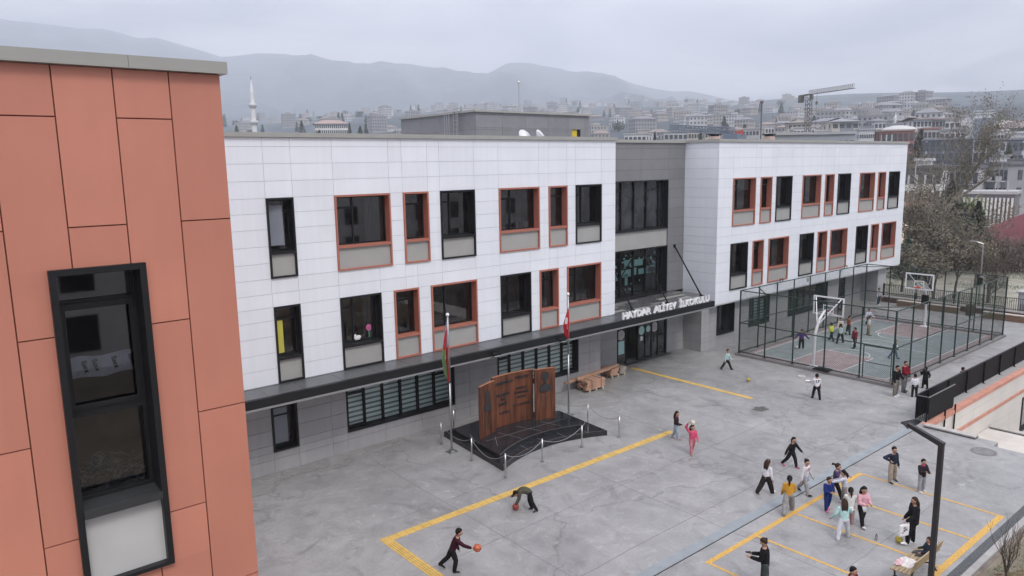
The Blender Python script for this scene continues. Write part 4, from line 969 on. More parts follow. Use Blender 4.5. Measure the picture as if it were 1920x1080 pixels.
def onpanel(mb, p0, p1, u, z, out=0.03, sag=0.0):
    """stand flat work (xz plane, facing -y) on a panel's face at fraction u"""
    a, b = Vector(p0), Vector(p1); d = (b-a); t = u; p = a+d*t; nn = Vector((-d.y, d.x)).normalized(); p = p+nn*(sag*4*t*(1-t))
    dd = (d+nn*(sag*4*(1-2*t))*1.0).normalized(); an = math.atan2(dd.y, dd.x); n2 = Vector((-dd.y, dd.x)); p = p-n2*out
    return place(mb, Matrix.Translation((p.x, p.y, z)) @ Matrix.Rotation(an, 4, 'Z'))
C0, C1 = (19.38, 24.62), (21.63, 24.50)
lt = MB()
for txt, u, z, sz in (('AZERBAYCAN', 0.30, 2.33, 0.18), ('TÜRKİYE', 0.74, 2.41, 0.18), ('BİR MİLLET', 0.27, 1.80, 0.145), ('İKİ', 0.27, 1.60, 0.14), ('DEVLET', 0.27, 1.38, 0.145), ('H. ALİYEV', 0.30, 0.98, 0.13),
                      ('SEVİNCİ', 0.73, 1.93, 0.14), ('SEVİNCİMİZ', 0.73, 1.73, 0.13), ('KEDERİ', 0.73, 1.53, 0.13), ('M. K. ATATÜRK', 0.74, 1.18, 0.13)):
    add(lt, onpanel(text_mb(txt, sz, 0.012, 0.004), C0, C1, u, z, 0.022, 0.12))
lt.build('raised_letters', m_relief, PC)
def bust(flip, hair):
    """plain raised head-and-shoulders silhouette"""
    m_ = MB(); z = 0
    def outl(pts, y0, y1): m_.v += []; i = len(m_.v); n = len(pts); m_.v += [(p[0]*flip, y0, p[1]) for p in pts]+[(p[0]*flip, y1, p[1]) for p in pts]; m_.f.append(tuple(range(i, i+n))); m_.m.append(0); m_.f.append(tuple(range(i+2*n-1, i+n-1, -1))); m_.m.append(0); [ (m_.f.append((i+k, i+n+k, i+n+(k+1)%n, i+(k+1)%n)), m_.m.append(0)) for k in range(n)]
    if hair: outl([(-0.17,0.62),(-0.19,0.75),(-0.16,0.88),(-0.07,0.95),(0.07,0.95),(0.16,0.88),(0.18,0.76),(0.16,0.62),(0.13,0.66),(0.1,0.62),(-0.1,0.62),(-0.14,0.68)], -0.018, 0)
    outl([(-0.085,0.62),(-0.07,0.46),(-0.03,0.41),(0.04,0.41),(0.075,0.46),(0.085,0.62),(0.04,0.70),(-0.04,0.70)], -0.010, 0) if hair else outl([(-0.13,0.5),(-0.15,0.68),(-0.10,0.86),(0.0,0.92),(0.09,0.86),(0.13,0.74),(0.14,0.62),(0.09,0.48),(0.02,0.42),(-0.08,0.42)], -0.018, 0)
    outl([(-0.30,0.12),(-0.29,0.26),(-0.2,0.34),(-0.07,0.40),(0.07,0.40),(0.2,0.34),(0.29,0.26),(0.28,0.12),(0.16,0.05),(0,0.02),(-0.18,0.05)], -0.018, 0)
    return m_
onpanel(bust(1, True), (21.50, 24.22), (22.46, 23.92), 0.5, 1.68, 0.01).build('portrait_relief', m_relief, PR_)
b_ = bust(-1, False); b_.v = [(v[0]*0.95, v[1], v[2]*1.05) for v in b_.v]
onpanel(b_, (18.24, 24.02), (19.30, 24.36), 0.52, 1.45, 0.01, 0.04).build('portrait_relief', m_relief, PL)
for (p0, p1, par_, u, z0, rows) in (((21.50, 24.22), (22.46, 23.92), PR_, 0.5, 1.60, 8), ((18.24, 24.02), (19.30, 24.36), PL, 0.55, 1.28, 7)):
    m_ = MB(); rr = random.Random(rows)
    for k in range(rows):
        x_ = -0.28+rr.uniform(0, 0.1); zz = -0.085*k
        while x_ < 0.26:
            w_ = rr.uniform(0.03, 0.11); m_.box(x_, x_+w_, -0.008, 0, zz, zz+0.026); x_ += w_+0.03
    onpanel(m_, p0, p1, u, z0, 0.006, 0.03).build('fine_inscription', mat('dull_letters', (0.10, 0.055, 0.035), 0.5, var=0.2), par_)

# flagpoles with their furled flags
def flagpole(x, y, label):
    t_ = thing('flagpole', label, 'flagpole', (x, y, 0), 'flagpoles by the monument')
    MB().path([(x, y, 0.05), (x, y, 3.0), (x, y, 5.83)], [0.046, 0.040, 0.034], 12).build('pole', mat('flagpole_steel', (0.34, 0.35, 0.36), 0.35, metal=0.8, var=0.05), t_, True)
    MB().box(x-0.2, x+0.2, y-0.17, y+0.17, 0.0, 0.05).box(x-0.09, x+0.09, y-0.09, y+0.09, 0.05, 0.1).build('base_plate', m_steel, t_)
    MB().ell((x, y, 5.88), 0.075, nu=12, nv=8).build('finial', m_whitep, t_, True)
    MB().tube((x+0.07, y-0.01, 1.2), (x+0.05, y-0.01, 5.8), 0.006, n=4).build('halyard', m_steel, t_)
flagpole(17.08, 24.55, 'steel flagpole left of the monument carrying the blue red and green flag')
flagpole(23.91, 24.55, 'steel flagpole right of the monument carrying the red flag')
def flag(x, y, z0, z1, bands, mats, name, label, emblem, wid=0.30, seed=1):
    """a furled flag: deep vertical folds hanging from the hoist, colours running along the cloth"""
    m_ = MB(); nu, nz = 26, 26; rr = random.Random(seed)
    def pt(u, v):
        z = z1-(z1-z0)*v*(1-0.12*u); a = u*13.0+v*0.9; amp = (0.02+0.10*math.sin(min(1, v*1.3)*math.pi*0.75))
        ox = -0.03-u*wid*(0.15+0.85*min(1, v*1.6))*(1.0-0.35*max(0, v-0.7)/0.3)
        return (x+ox*0.78+math.cos(a)*amp*0.3, y-ox*0.4+math.sin(a)*amp, z)
    i = len(m_.v)
    for j in range(nz+1):
        for k in range(nu+1): m_.v.append(pt(k/nu, j/nz))
    for j in range(nz):
        for k in range(nu):
            m_.f.append((i+j*(nu+1)+k, i+j*(nu+1)+k+1, i+(j+1)*(nu+1)+k+1, i+(j+1)*(nu+1)+k)); m_.m.append(bands((k+.5)/nu, (j+.5)/nz))
    o = solo(name, m_, mats, label, 'flag', 'furled flags', True)
    return o
m_fr = mat('flag_red', (0.52, 0.015, 0.03), 0.8, var=0.1); m_fg = mat('flag_green', (0.13, 0.24, 0.10), 0.8, var=0.1); m_fb = mat('flag_blue', (0.30, 0.42, 0.52), 0.8, var=0.1); m_fw = mat('flag_white', (0.75, 0.72, 0.73), 0.8, var=0.05)
def b1(u, v):
    if (u-0.45)**2*3+(v-0.60)**2*12 < 0.05 and u < 0.5: return 3
    q = v+u*0.55-0.25
    return 2 if q < 0.30 else 0 if q < 0.66 or u < 0.35 else 1
flag(17.05, 24.50, 3.05, 5.60, b1, [m_fr, m_fg, m_fb, m_fw], 'furled_flag', 'furled blue red and green flag with white crescent hanging left of the monument', None, 0.26, 1)
def b2(u, v): return 1 if (abs(v-0.36-u*0.1) < 0.11 and 0.55 < u < 0.8) or (abs(v-0.62) < 0.09 and u < 0.22) else 0
flag(23.92, 24.50, 3.75, 5.20, b2, [m_fr, m_fw], 'furled_flag', 'furled red flag with white crescent hanging right of the monument', None, 0.24, 2)
# rope stanchions around the base
bol = [(17.28,25.59),(18.68,26.63),(20.05,26.51),(17.15,23.24),(17.1,21.03),(19.19,21.23),(21.47,21.25),(23.51,20.98),(23.73,23.1)]
bl_lab = ['second from the wall on the left side of the monument','near the left rear corner of the monument by the wall','behind the left end of the steel wall','at the left edge of the granite base beside the flagpole','at the front left tip of the granite base','left one along the curved front of the granite base','right one along the curved front of the granite base','outermost right one, out on the open concrete','behind the right tip of the granite base']
b0 = None
for (x, y), lb in zip(bol, bl_lab):
    if b0 is None:
        b0 = thing('stanchion', 'steel rope stanchion '+lb, 'stanchion', (x, y, 0), 'steel stanchions round the monument')
        MB().tube((x, y, 0), (x, y, 0.95), 0.032, n=10).build('post', m_steel, b0, True); MB().tube((x, y, 0.0), (x, y, 0.012), 0.085, n=14).build('base_plate', m_steel, b0); MB().ell((x, y, 0.955), 0.036, nu=8, nv=6).build('cap', m_steel, b0, True)
    else: dup(b0, loc=(x, y, 0), label='steel rope stanchion '+lb)
def rope(a, b, sag, label):
    a, b = Vector((*a, 0.92)), Vector((*b, 0.92)); pts = [a+(b-a)*(k/14)-Vector((0,0,sag*4*(k/14)*(1-k/14))) for k in range(15)]
    solo('barrier_chain', MB().path(pts, 0.011, 5), mat('grey_chain', (0.30, 0.30, 0.31), 0.45, metal=0.4, var=0.1), label, 'chain', 'barrier chains round the monument')
rope(bol[0], bol[3], 0.30, 'slack chain at the left end of the granite base'); rope(bol[3], bol[4], 0.42, 'slack chain across the front left corner of the granite base')
rope(bol[4], bol[5], 0.30, 'slack chain left along the curved front of the base'); rope(bol[5], bol[6], 0.30, 'slack chain midway along the curved front of the base')
rope(bol[6], bol[8], 0.28, 'slack chain at the right tip of the granite base'); rope(bol[8], bol[7], 0.30, 'slack chain over open concrete right of the base'); rope(bol[0], bol[1], 0.2, 'slack chain behind the left flagpole towards the wall')
rope(bol[8], (23.0, 25.8), 0.25, 'slack chain running back behind the right flagpole')
# timber on pallets by the wall
m_tim = mat('red_timber', (0.42, 0.25, 0.17), 0.8, var=0.25, scale=3, streak=(0.4, 4, 4)); m_pal = mat('pallet_wood', (0.45, 0.38, 0.29), 0.85, var=0.2, scale=4); m_tim2 = mat('grey_brown_timber', (0.30, 0.255, 0.22), 0.85, var=0.22, scale=3)
def pallet(x, y, a, lab):
    t_ = thing('pallet', lab, 'pallet', (0, 0, 0), 'wooden pallets by the wall')
    m_ = MB()
    for k in range(5): m_.box(-0.55, 0.55, -0.40+k*0.19, -0.40+k*0.19+0.10, 0.12, 0.14)
    m_.build('deck', m_pal, t_); m2 = MB()
    for xx in (-0.5, 0, 0.5):
        for yy in (-0.36, 0.0, 0.36): m2.box(xx-0.05, xx+0.05, yy-0.05, yy+0.05, 0.02, 0.12)
        m2.box(xx-0.05, xx+0.05, -0.4, 0.4, 0, 0.02)
    m2.build('blocks', m_pal, t_); t_.location = (x, y, 0); t_.rotation_euler = (0, 0, a)
pallet(27.75, 26.78, 0.0, 'wooden pallet under the nearer red timber bundle'); pallet(30.55, 27.75, 0.0, 'wooden pallet under the paper wrapped bundle nearest the door')
rt_ = random.Random(8)
def bundle(x, y, nx_, nz_, w_, h_, L, m, lab, z0=0.141):
    q = 0
    for k in range(nz_):
        for j in range(nx_):
            a = rt_.uniform(-0.02, 0.02); l = L*rt_.uniform(0.86, 1.05); cx_ = x+rt_.uniform(-0.06, 0.06); cy_ = y+(j-(nx_-1)/2)*(w_+0.008)
            b = MB().obox((cx_, cy_, z0+(k+.5)*(h_+0.003)), Vector((math.cos(a), math.sin(a), 0))*l/2, Vector((-math.sin(a), math.cos(a), 0))*w_/2, Vector((0,0,h_/2)))
            o = solo('timber_board', b, m, lab, 'board', lab.replace('board', 'boards')); q += 1
bundle(27.75, 26.78, 4, 6, 0.19, 0.075, 1.35, m_tim, 'reddish timber board in the strapped bundle on the nearer pallet')
bundle(30.9, 27.75, 4, 4, 0.20, 0.085, 0.55, m_tim2, 'grey brown board in the strapped bundle beside the entrance door')
bundle(30.2, 27.75, 4, 4, 0.20, 0.095, 0.62, m_tim, 'reddish board in the strapped bundle on the farther pallet')
for k, (a, b) in enumerate((((26.2, 27.15, 0.55), (30.4, 27.42, 0.66)), ((26.55, 27.35, 0.50), (30.7, 27.55, 0.63)), ((26.9, 27.0, 0.67), (29.6, 27.2, 0.68)))):
    solo('timber_beam', MB().bar(a, b, 0.14, 0.12), m_tim, ('longest brown beam resting across the bundles by the wall', 'brown beam behind the longest one across the bundles', 'short brown beam lying on top of the nearer bundle')[k], 'beam', 'beams across the timber bundles')
for x in (27.4, 28.1):
    solo('packing_strap', MB().path([(x, 26.36, 0.15), (x, 26.37, 0.615), (x, 27.19, 0.62), (x, 27.2, 0.15)], 0.012, 4), m_black, ('left' if x < 27.8 else 'right')+' black strap round the nearer timber bundle', 'strap', 'straps round the nearer bundle')

# ---------------------------------------------------------------- parapet fence and sunken court
pf = thing('parapet_fence', 'solid black sheet fence along the edge above the sunken court', 'fence', (50, 13.35, 0))
MB().box(35.1, 63.3, 13.33, 13.36, 0.07, 1.16).build('sheet', m_black, pf)
MB().box(35.1, 63.3, 13.31, 13.38, 1.163, 1.20).build('top_rail', m_bframe, pf)
for k in range(12):
    x = 36.3+k*2.4; MB().box(x-0.03, x+0.03, 13.26, 13.327, 0.0, 1.15).box(x-0.09, x+0.09, 13.2, 13.32, 0.0, 0.02).build('post', m_black, pf)
gr_ = thing('stair_head_railing', 'black railing box with sheet side at the head of the stair opening', 'railing', (36.5, 12.9, 0))
MB().box(35.12, 38.05, 12.80, 12.825, 0.10, 1.16).build('sheet', m_black, gr_)
MB().box(35.06, 38.1, 12.79, 12.84, 1.163, 1.2).box(35.06, 35.11, 12.843, 13.30, 1.163, 1.2).build('top_rail', mat('worn_grey_rail', (0.12, 0.12, 0.13), 0.4, var=0.2), gr_)
for k in range(6): MB().box(35.07, 35.10, 12.86+k*0.085, 12.885+k*0.085, 0.05, 1.16).build('bar', m_black, gr_)
for x in (35.08, 38.05): MB().box(x-0.03, x+0.03, 12.84, 12.9, -0.3, 1.16).build('post', m_black, gr_)
MB().box(35.2, 37.9, 12.72, 12.76, -0.5, -0.45).build('lower_rail', m_black, gr_)
for x, z_ in ((36.6, -1.6), (37.8, -1.9)): MB().box(x-0.03, x+0.03, 12.60, 12.66, z_, 0.3).build('post', m_black, gr_)
sw = thing('sunken_wall', 'white clad wall with coral bands facing the sunken court', 'wall', (50, 12.9, -4.5))
a_, b_ = panel_wall(34.7, 63.3, -4.6, -0.17, 12.70, lambda z: [37.5, 40.1, 43, 46, 49, 52, 55, 58, 61], [-3.4, -2.75, -2.1, -1.32, -1.14, -0.6], [(48.1, 51.5, -3.7, -1.66), (34.7, 63.3, -1.32, -1.14)])
a_.build('cladding', mat('warm_white_panel', (0.66, 0.63, 0.58), 0.5, var=0.06, scale=0.8), sw); b_.build('wall_backing', m_joint, sw)
m_cstone = mat('coral_stone', (0.55, 0.26, 0.19), 0.6, var=0.15, scale=2)
MB().box(34.7, 63.3, 12.66, 12.74, -1.318, -1.142).build('band', m_cstone, sw)
cps = MB(); x = 34.7
while x < 63.2: cps.box(x+0.006, min(x+1.1, 63.3)-0.006, 12.62, 12.93, -0.16, 0.012); x += 1.1
cps.build('coping', m_cstone, sw)
MB().box(34.7, 63.3, 12.93, 13.3, -4.6, 0.02).build('ledge', m_kerb, sw)
window(48.1, 51.5, -3.7, -1.66, 'b', sw, y=12.70, panel=False, seed=91, split=[0.5])
fl_ = MB().box(34.7, 43.0, -14, 12.68, -2.4, -2.1); struct('sunken_landing', fl_, mat('pale_stone_paving', (0.55, 0.52, 0.48), 0.6, var=0.10, scale=1.0))
struct('sunken_floor', MB().box(43.0, 74.0, -14, 12.69, -5.0, -4.6), m_kerb)
def tiles(x0, y0, y1, z, lab, nm='coping_strip'):
    m_ = MB(); y = y0; t_ = thing(nm, lab, 'coping', (x0, (y0+y1)/2, z), 'tiled coping strips')
    while y < y1-0.05: m_.box(x0, x0+0.36, y+0.004, min(y+0.20, y1)-0.004, z, z+0.05); y += 0.20
    m_.build('tiles', mat('grey_coping_tile', (0.42, 0.40, 0.38), 0.6, var=0.12, scale=3), t_)
    MB().box(x0-0.02, x0+0.38, y0, y1, z-0.06, z-0.002).build('bed', m_slate, t_)
tiles(34.36, 10.62, 12.68, 0.065, 'grey tiled coping strip at the top of the stair opening'); tiles(42.72, 6.0, 12.60, -2.04, 'grey tiled coping strip at the far edge of the lower landing')
sp = MB().prism([(33.6,13.05),(34.2,13.0),(35.0,13.0),(35.05,13.35),(34.2,13.6),(34.0,13.35)], 0.0, 0.05)
solo('metal_offcut', sp, m_bframe, 'dark flat metal offcut at the corner of the parapet fence', 'metal sheet')
mh = thing('manhole_cover', 'round patterned grey manhole cover set in the concrete', 'manhole cover', (33.14, 9.9, 0))
MB().tube((33.14, 9.9, 0), (33.14, 9.9, 0.010), 0.46, n=32).build('cover', mat('cast_iron', (0.15, 0.15, 0.155), 0.7, var=0.2), mh)
k_ = MB()
for i in range(-6, 7):
    for j in range(-6, 7):
        if i*i+j*j < 34: k_.box(33.14+i*0.065-0.014, 33.14+i*0.065+0.014, 9.9+j*0.065-0.014, 9.9+j*0.065+0.014, 0.010, 0.014)
k_.build('studs', m_kerb, mh)
MB().path([(33.14+0.5*math.cos(t_*math.pi/16), 9.9+0.5*math.sin(t_*math.pi/16), 0.003) for t_ in range(33)], 0.012, 4).build('rim', m_kerb, mh)

# ---------------------------------------------------------------- garden edge, soil, lamp, bench
struct('gravel_channel', MB().box(8, 34.06, 6.98, 7.26, -0.05, 0.006), mat('dark_gravel', (0.085, 0.09, 0.095), 0.9, var=0.55, scale=28, bump=0.8, bscale=40))
struct('garden_kerb', MB().box(8, 34.06, 6.78, 6.97, -0.3, 0.05), m_kerb)
struct('garden_kerb_step', MB().box(8, 34.06, 6.70, 6.778, -0.3, -0.04), mat('brown_kerb', (0.20, 0.165, 0.14), 0.9, var=0.2))
so = MB(); nx_, ny_ = 110, 60
for j in range(ny_+1):
    for i in range(nx_+1):
        x, y = 8+26*i/nx_, -6+12.7*j/ny_; e = min(1, (6.70-y)/0.8)
        so.v.append((x, y, -0.10-0.04*(1-e)+0.16*e*(0.5+noise.fractal(Vector((x*0.8, y*0.8, 0)), 0.8, 2, 4))+0.05*e*noise.noise(Vector((x*5, y*5, 2)))))
for j in range(ny_):
    for i in range(nx_): so.f.append((j*(nx_+1)+i, j*(nx_+1)+i+1, (j+1)*(nx_+1)+i+1, (j+1)*(nx_+1)+i)); so.m.append(0)
ms = bpy.data.materials.new('garden_soil'); ms.use_nodes = True; t = ms.node_tree; b = t.nodes['Principled BSDF']; b.inputs['Roughness'].default_value = 0.95
tcn = N(t, 'ShaderNodeTexCoord'); n1 = N(t, 'ShaderNodeTexNoise'); n1.inputs['Scale'].default_value = 0.9; n1.inputs['Detail'].default_value = 8; t.links.new(tcn.outputs['Object'], n1.inputs['Vector'])
r1 = N(t, 'ShaderNodeValToRGB'); r1.color_ramp.elements[0].position = 0.35; r1.color_ramp.elements[1].position = 0.65
r1.color_ramp.elements[0].color = (0.085, 0.062, 0.045, 1); r1.color_ramp.elements[1].color = (0.19, 0.125, 0.085, 1); e_ = r1.color_ramp.elements.new(0.5); e_.color = (0.13, 0.10, 0.06, 1)
n2 = N(t, 'ShaderNodeTexNoise'); n2.inputs['Scale'].default_value = 9; n2.inputs['Detail'].default_value = 6; t.links.new(tcn.outputs['Object'], n2.inputs['Vector'])
r2 = N(t, 'ShaderNodeValToRGB'); r2.color_ramp.elements[0].position = 0.35; r2.color_ramp.elements[0].color = (0.45, 0.45, 0.45, 1); r2.color_ramp.elements[1].position = 0.7; r2.color_ramp.elements[1].color = (1.5, 1.5, 1.4, 1)
t.links.new(n1.outputs[0], r1.inputs[0]); t.links.new(n2.outputs[0], r2.inputs[0]); mm_ = N(t, 'ShaderNodeMixRGB', blend_type='MULTIPLY'); mm_.inputs[0].default_value = 1; t.links.new(r1.outputs[0], mm_.inputs[1]); t.links.new(r2.outputs[0], mm_.inputs[2]); t.links.new(mm_.outputs[0], b.inputs['Base Color'])
bp = N(t, 'ShaderNodeBump'); bp.inputs['Strength'].default_value = 0.9; bp.inputs['Distance'].default_value = 0.06; t.links.new(n2.outputs[0], bp.inputs['Height']); t.links.new(bp.outputs[0], b.inputs['Normal'])
struct('garden_soil', so, ms, True)
gs = MB(); rg = random.Random(21)
def soilz(x, y): return -0.02+0.16*(noise.fractal(Vector((x*0.8, y*0.8, 0)), 0.8, 2, 4))
cnt = 0
while cnt < 14000:
    x, y = rg.uniform(19, 31), rg.uniform(1.5, 6.6)
    dens = noise.noise(Vector((x*0.55, y*0.55, 5)))
    if rg.random() > 0.25+1.6*max(0, dens+0.05): continue
    z = soilz(x, y)-0.02; a = rg.uniform(0, 6.28); h = rg.uniform(0.02, 0.085); w_ = 0.008; dx_, dy_2 = math.cos(a)*w_, math.sin(a)*w_; lx, ly = rg.uniform(-.05, .05), rg.uniform(-.05, .05)
    gs.tri((x-dx_, y-dy_2, z), (x+dx_, y+dy_2, z), (x+lx, y+ly, z+h), 0 if dens+rg.uniform(-.2,.2) > 0.05 else 1); cnt += 1
tag(gs.build('garden_grass', [mat('grass_green', (0.07, 0.13, 0.03), 0.8, var=0.3), mat('dry_grass', (0.16, 0.13, 0.06), 0.9, var=0.3)]), 'patchy green and dry grass on the garden soil', 'grass', kind='stuff')

lx, ly, lz = 20.35, 7.05, 4.47
lp = thing('lamp_post', 'dark grey square lamp post with a bent slanting head beside the bench', 'lamp post', (lx, ly, 0))
m_lamp = mat('charcoal_lamp_paint', (0.028, 0.028, 0.031), 0.4, var=0.08, spec=0.4)
hw = 0.062
pm = MB(); pm.obox((lx, ly, lz/2), Vector((hw, 0, 0)), Vector((0, hw, 0)), Vector((0, 0, lz/2))); pm.build('pole', m_lamp, lp)
A = Vector((lx, ly+0.0, lz)); Bp = Vector((lx, ly+0.86, lz+0.34))
d = (Bp-A).normalized(); nrm = Vector((0, -d.z, d.y)); i = 0
am = MB(); q = [A+Vector((0, -hw, -0.02)), A+Vector((0, -hw, 0.02))+nrm*0.055, Bp+nrm*0.055, Bp-nrm*0.045, A+Vector((0, hw, -0.02))]
for s_ in (-1, 1): am.v += [tuple(p+Vector((s_*hw*1.02, 0, 0))) for p in q]
am.f += [(0,1,2,3,4), (9,8,7,6,5)]+[(k, 5+k, 5+(k+1)%5, (k+1)%5) for k in range(5)]; am.m += [0]*7
am.build('arm', m_lamp, lp)
MB().obox((A+Bp)/2+d*0.2-nrm*0.052, Vector((hw*0.8, 0, 0)), d*0.25, nrm*0.006).build('led_panel', mat('led_lens', (0.5, 0.5, 0.48), 0.3, var=0.02), lp)
MB().box(lx-0.14, lx+0.14, ly-0.14, ly+0.14, 0, 0.03).build('base_plate', m_lamp, lp)

bn = thing('park_bench', 'slatted wooden bench with black iron legs beside the lamp post', 'bench', (21.45, 7.9, 0))
m_slat = mat('varnished_bench_wood', (0.34, 0.26, 0.15), 0.5, var=0.2, scale=4, streak=(0.5, 5, 5)); m_iron = mat('black_cast_iron', (0.015, 0.015, 0.016), 0.4, var=0.1)
BX0, BX1 = 20.52, 22.42
for k in range(5):
    y = 8.12-k*0.105; MB().box(BX0, BX1, y-0.043, y+0.043, 0.44+0.004*k, 0.475+0.004*k).build('slat', m_slat, bn)
for k in range(3):
    z = 0.60+k*0.125; y = 7.60-k*0.035; MB().obox(((BX0+BX1)/2, y, z), Vector(((BX1-BX0)/2, 0, 0)), Vector((0, 0.016, 0.004)), Vector((0, -0.012, 0.05))).build('back_slat', m_slat, bn)
for x in (BX0+0.22, BX1-0.22):
    MB().path([(x, 8.14, 0.43), (x, 8.12, 0.2), (x, 8.2, 0.0)], 0.025, 6).path([(x, 7.66, 0.43), (x, 7.7, 0.2), (x, 7.55, 0.0)], 0.025, 6).path([(x, 8.14, 0.42), (x, 7.66, 0.43), (x, 7.53, 0.9)], 0.025, 6).path([(x, 8.12, 0.2), (x, 7.9, 0.12), (x, 7.7, 0.2)], 0.02, 6).build('iron_leg', m_iron, bn)
def cloth(cx_, cy_, z, rx, ry, h, m, name, lab, seed):
    m_ = MB(); n = 26; rr = random.Random(seed)
    for j in range(n+1):
        for i in range(n+1):
            u, v = i/n*2-1, j/n*2-1; r_ = max(abs(u), abs(v)); wx = noise.noise(Vector((u*1.6+seed, v*1.6, 0.4))); wy = noise.noise(Vector((u*1.7, v*1.7+seed, 4.4)))
            x = cx_+rx*(u+0.28*wx); y = cy_+ry*(v+0.28*wy)
            m_.v.append((x, y, z+0.012+max(0, h*(0.45+0.9*noise.noise(Vector((u*2.6+seed, v*2.6, 9)))+0.5*noise.noise(Vector((u*6, v*6+seed, 3)))))*(1-r_**4*0.8)))
    for j in range(n):
        for i in range(n): m_.f.append((j*(n+1)+i, j*(n+1)+i+1, (j+1)*(n+1)+i+1, (j+1)*(n+1)+i)); m_.m.append(0)
    return solo(name, m_, m, lab, 'clothing', smooth=True)
cloth(21.15, 7.93, 0.47, 0.25, 0.24, 0.14, mat('white_cloth', (0.72, 0.69, 0.68), 0.9, var=0.05), 'folded_jacket', 'white jacket dropped on the bench seat', 3)
cloth(20.98, 8.12, 0.485, 0.20, 0.09, 0.08, mat('pink_cloth', (0.66, 0.45, 0.48), 0.9, var=0.1), 'folded_scarf', 'pale pink garment beside the white jacket on the bench', 8)

# bare branching trees
def branches(m_, p, d, L, r, depth, rr, spread=0.6, upb=0.15, shrink=0.72, n=5, twig=None, leafs=None):
    segs = 3; pts = [p]; q = p.copy(); dd = d.copy(); rad = [r]
    for k in range(segs):
        dd = (dd+Vector((rr.uniform(-1,1), rr.uniform(-1,1), rr.uniform(-0.6,1)))*0.14+Vector((0,0,upb*0.3))).normalized(); q = q+dd*(L/segs); pts.append(q.copy()); rad.append(r*(1-0.45*(k+1)/segs))
    m_.path(pts, rad, n if depth > 1 else 4 if depth else 3)
    if leafs is not None and depth <= 2:
        for _ in range(2): leafs.append(pts[rr.randint(1, segs)])
    if depth == 0: return
    for k in range(rr.choice((2, 3, 3)) if depth > 1 else 3):
        a = pts[rr.randint(1, segs)] if k else pts[-1]
        v = Vector((rr.uniform(-1,1), rr.uniform(-1,1), rr.uniform(-0.3,0.9))).normalized()
        nd = (dd*(1-spread)+v*spread+Vector((0,0,upb))).normalized()
        branches(m_, a, nd, L*shrink*rr.uniform(0.75, 1.15), r*0.60, depth-1, rr, spread, upb, shrink, n, twig, leafs)
m_bark = mat('dark_bark', (0.075, 0.06, 0.05), 0.9, var=0.35, scale=6); m_barkp = mat('pale_plane_bark', (0.24, 0.22, 0.18), 0.9, var=0.4, scale=1.5)
def leaves(m_, pts, n, sp, size, rr, nm=2, flat=0.6):
    for p in pts:
        for _ in range(n):
            c = Vector(p)+Vector((rr.gauss(0, sp), rr.gauss(0, sp), rr.gauss(0, sp*flat))); a = Vector((rr.uniform(-1,1), rr.uniform(-1,1), rr.uniform(-1,1))).normalized(); b = a.orthogonal().normalized(); s_ = size*rr.uniform(0.6, 1.4)
            a = a*s_; b = b*s_*0.6; m_.quad(c-a, c-b, c+a, c+b, rr.randrange(nm))
sh = thing('bare_shrub', 'small leafless shrub with upright twigs in the garden soil', 'shrub', (23.2, 6.1, 0))
m_ = MB(); rr = random.Random(31)
for k, (dx_, dy_2, L) in enumerate(((0.05, 0.02, 0.66), (-0.3, 0.15, 0.62), (0.35, -0.05, 0.62), (0.6, -0.2, 0.55), (-0.1, -0.3, 0.45), (0.15, 0.3, 0.6))):
    branches(m_, Vector((23.2, 6.1, 0.15)), Vector((dx_, dy_2, 1)).normalized(), L, 0.018, 3, rr, 0.38, 0.22, 0.75)
m_.tube((23.2, 6.1, -0.15), (23.2, 6.1, 0.2), 0.035, 0.03); m_.build('branches', m_bark, sh)
# ---------------------------------------------------------------- beyond the yard: boundary, benches, trees
bw = thing('boundary_wall', 'low red brown brick wall with grey coping and picket railing beyond the court', 'wall', (63.6, 22, 0))
MB().box(63.3, 63.55, 13.4, 27.4, 0, 0.42).build('brickwork', mat('red_brown_brick', (0.17, 0.075, 0.06), 0.85, var=0.3, scale=8, streak=(1, 1, 5)), bw)
MB().box(63.1, 63.7, 13.4, 27.4, 0.423, 0.5).box(63.25, 63.6, 27.4, 27.55, 0, 0.5).build('coping', m_kerb, bw)
pk = MB(); y = 13.5
while y < 27.4: pk.box(63.41, 63.435, y, y+0.025, 0.5, 1.5); y += 0.14
pk.box(63.40, 63.44, 13.4, 27.4, 1.42, 1.46).box(63.40, 63.44, 13.4, 27.4, 0.6, 0.64)
pk.build('picket_railing', mat('dark_brown_metal', (0.05, 0.042, 0.038), 0.6, var=0.2), bw)
for y in (13.5, 16.3, 19.1, 21.9, 24.7, 27.3): MB().box(63.38, 63.46, y-0.04, y+0.04, 0.5, 1.55).build('post', m_black, bw)
def wbench(y0, y1, x, lab):
    t_ = thing('slatted_bench', lab, 'bench', (x, (y0+y1)/2, 0), 'slatted block benches by the boundary wall')
    for k in range(4): MB().box(x-0.22, x-0.19, y0, y1, 0.03+k*0.1, 0.11+k*0.1).build('front_slat', mat('brown_slat', (0.21, 0.125, 0.075), 0.7, var=0.15, scale=2), t_)
    MB().box(x-0.25, x+0.25, y0-0.02, y1+0.02, 0.45, 0.50).build('seat', mat('beige_concrete_seat', (0.42, 0.37, 0.32), 0.8, var=0.1), t_)
    MB().box(x-0.18, x+0.2, y0+0.05, y1-0.05, 0, 0.45).build('core', m_kerb, t_)
wbench(21.05, 25.6, 62.2, 'long slatted bench block left of the bin'); wbench(13.6, 19.3, 61.9, 'long slatted bench block right of the bin')
tb_ = thing('litter_bin', 'brown slatted litter bin between the two slatted benches', 'bin', (62.1, 20.3, 0))
m_ = MB()
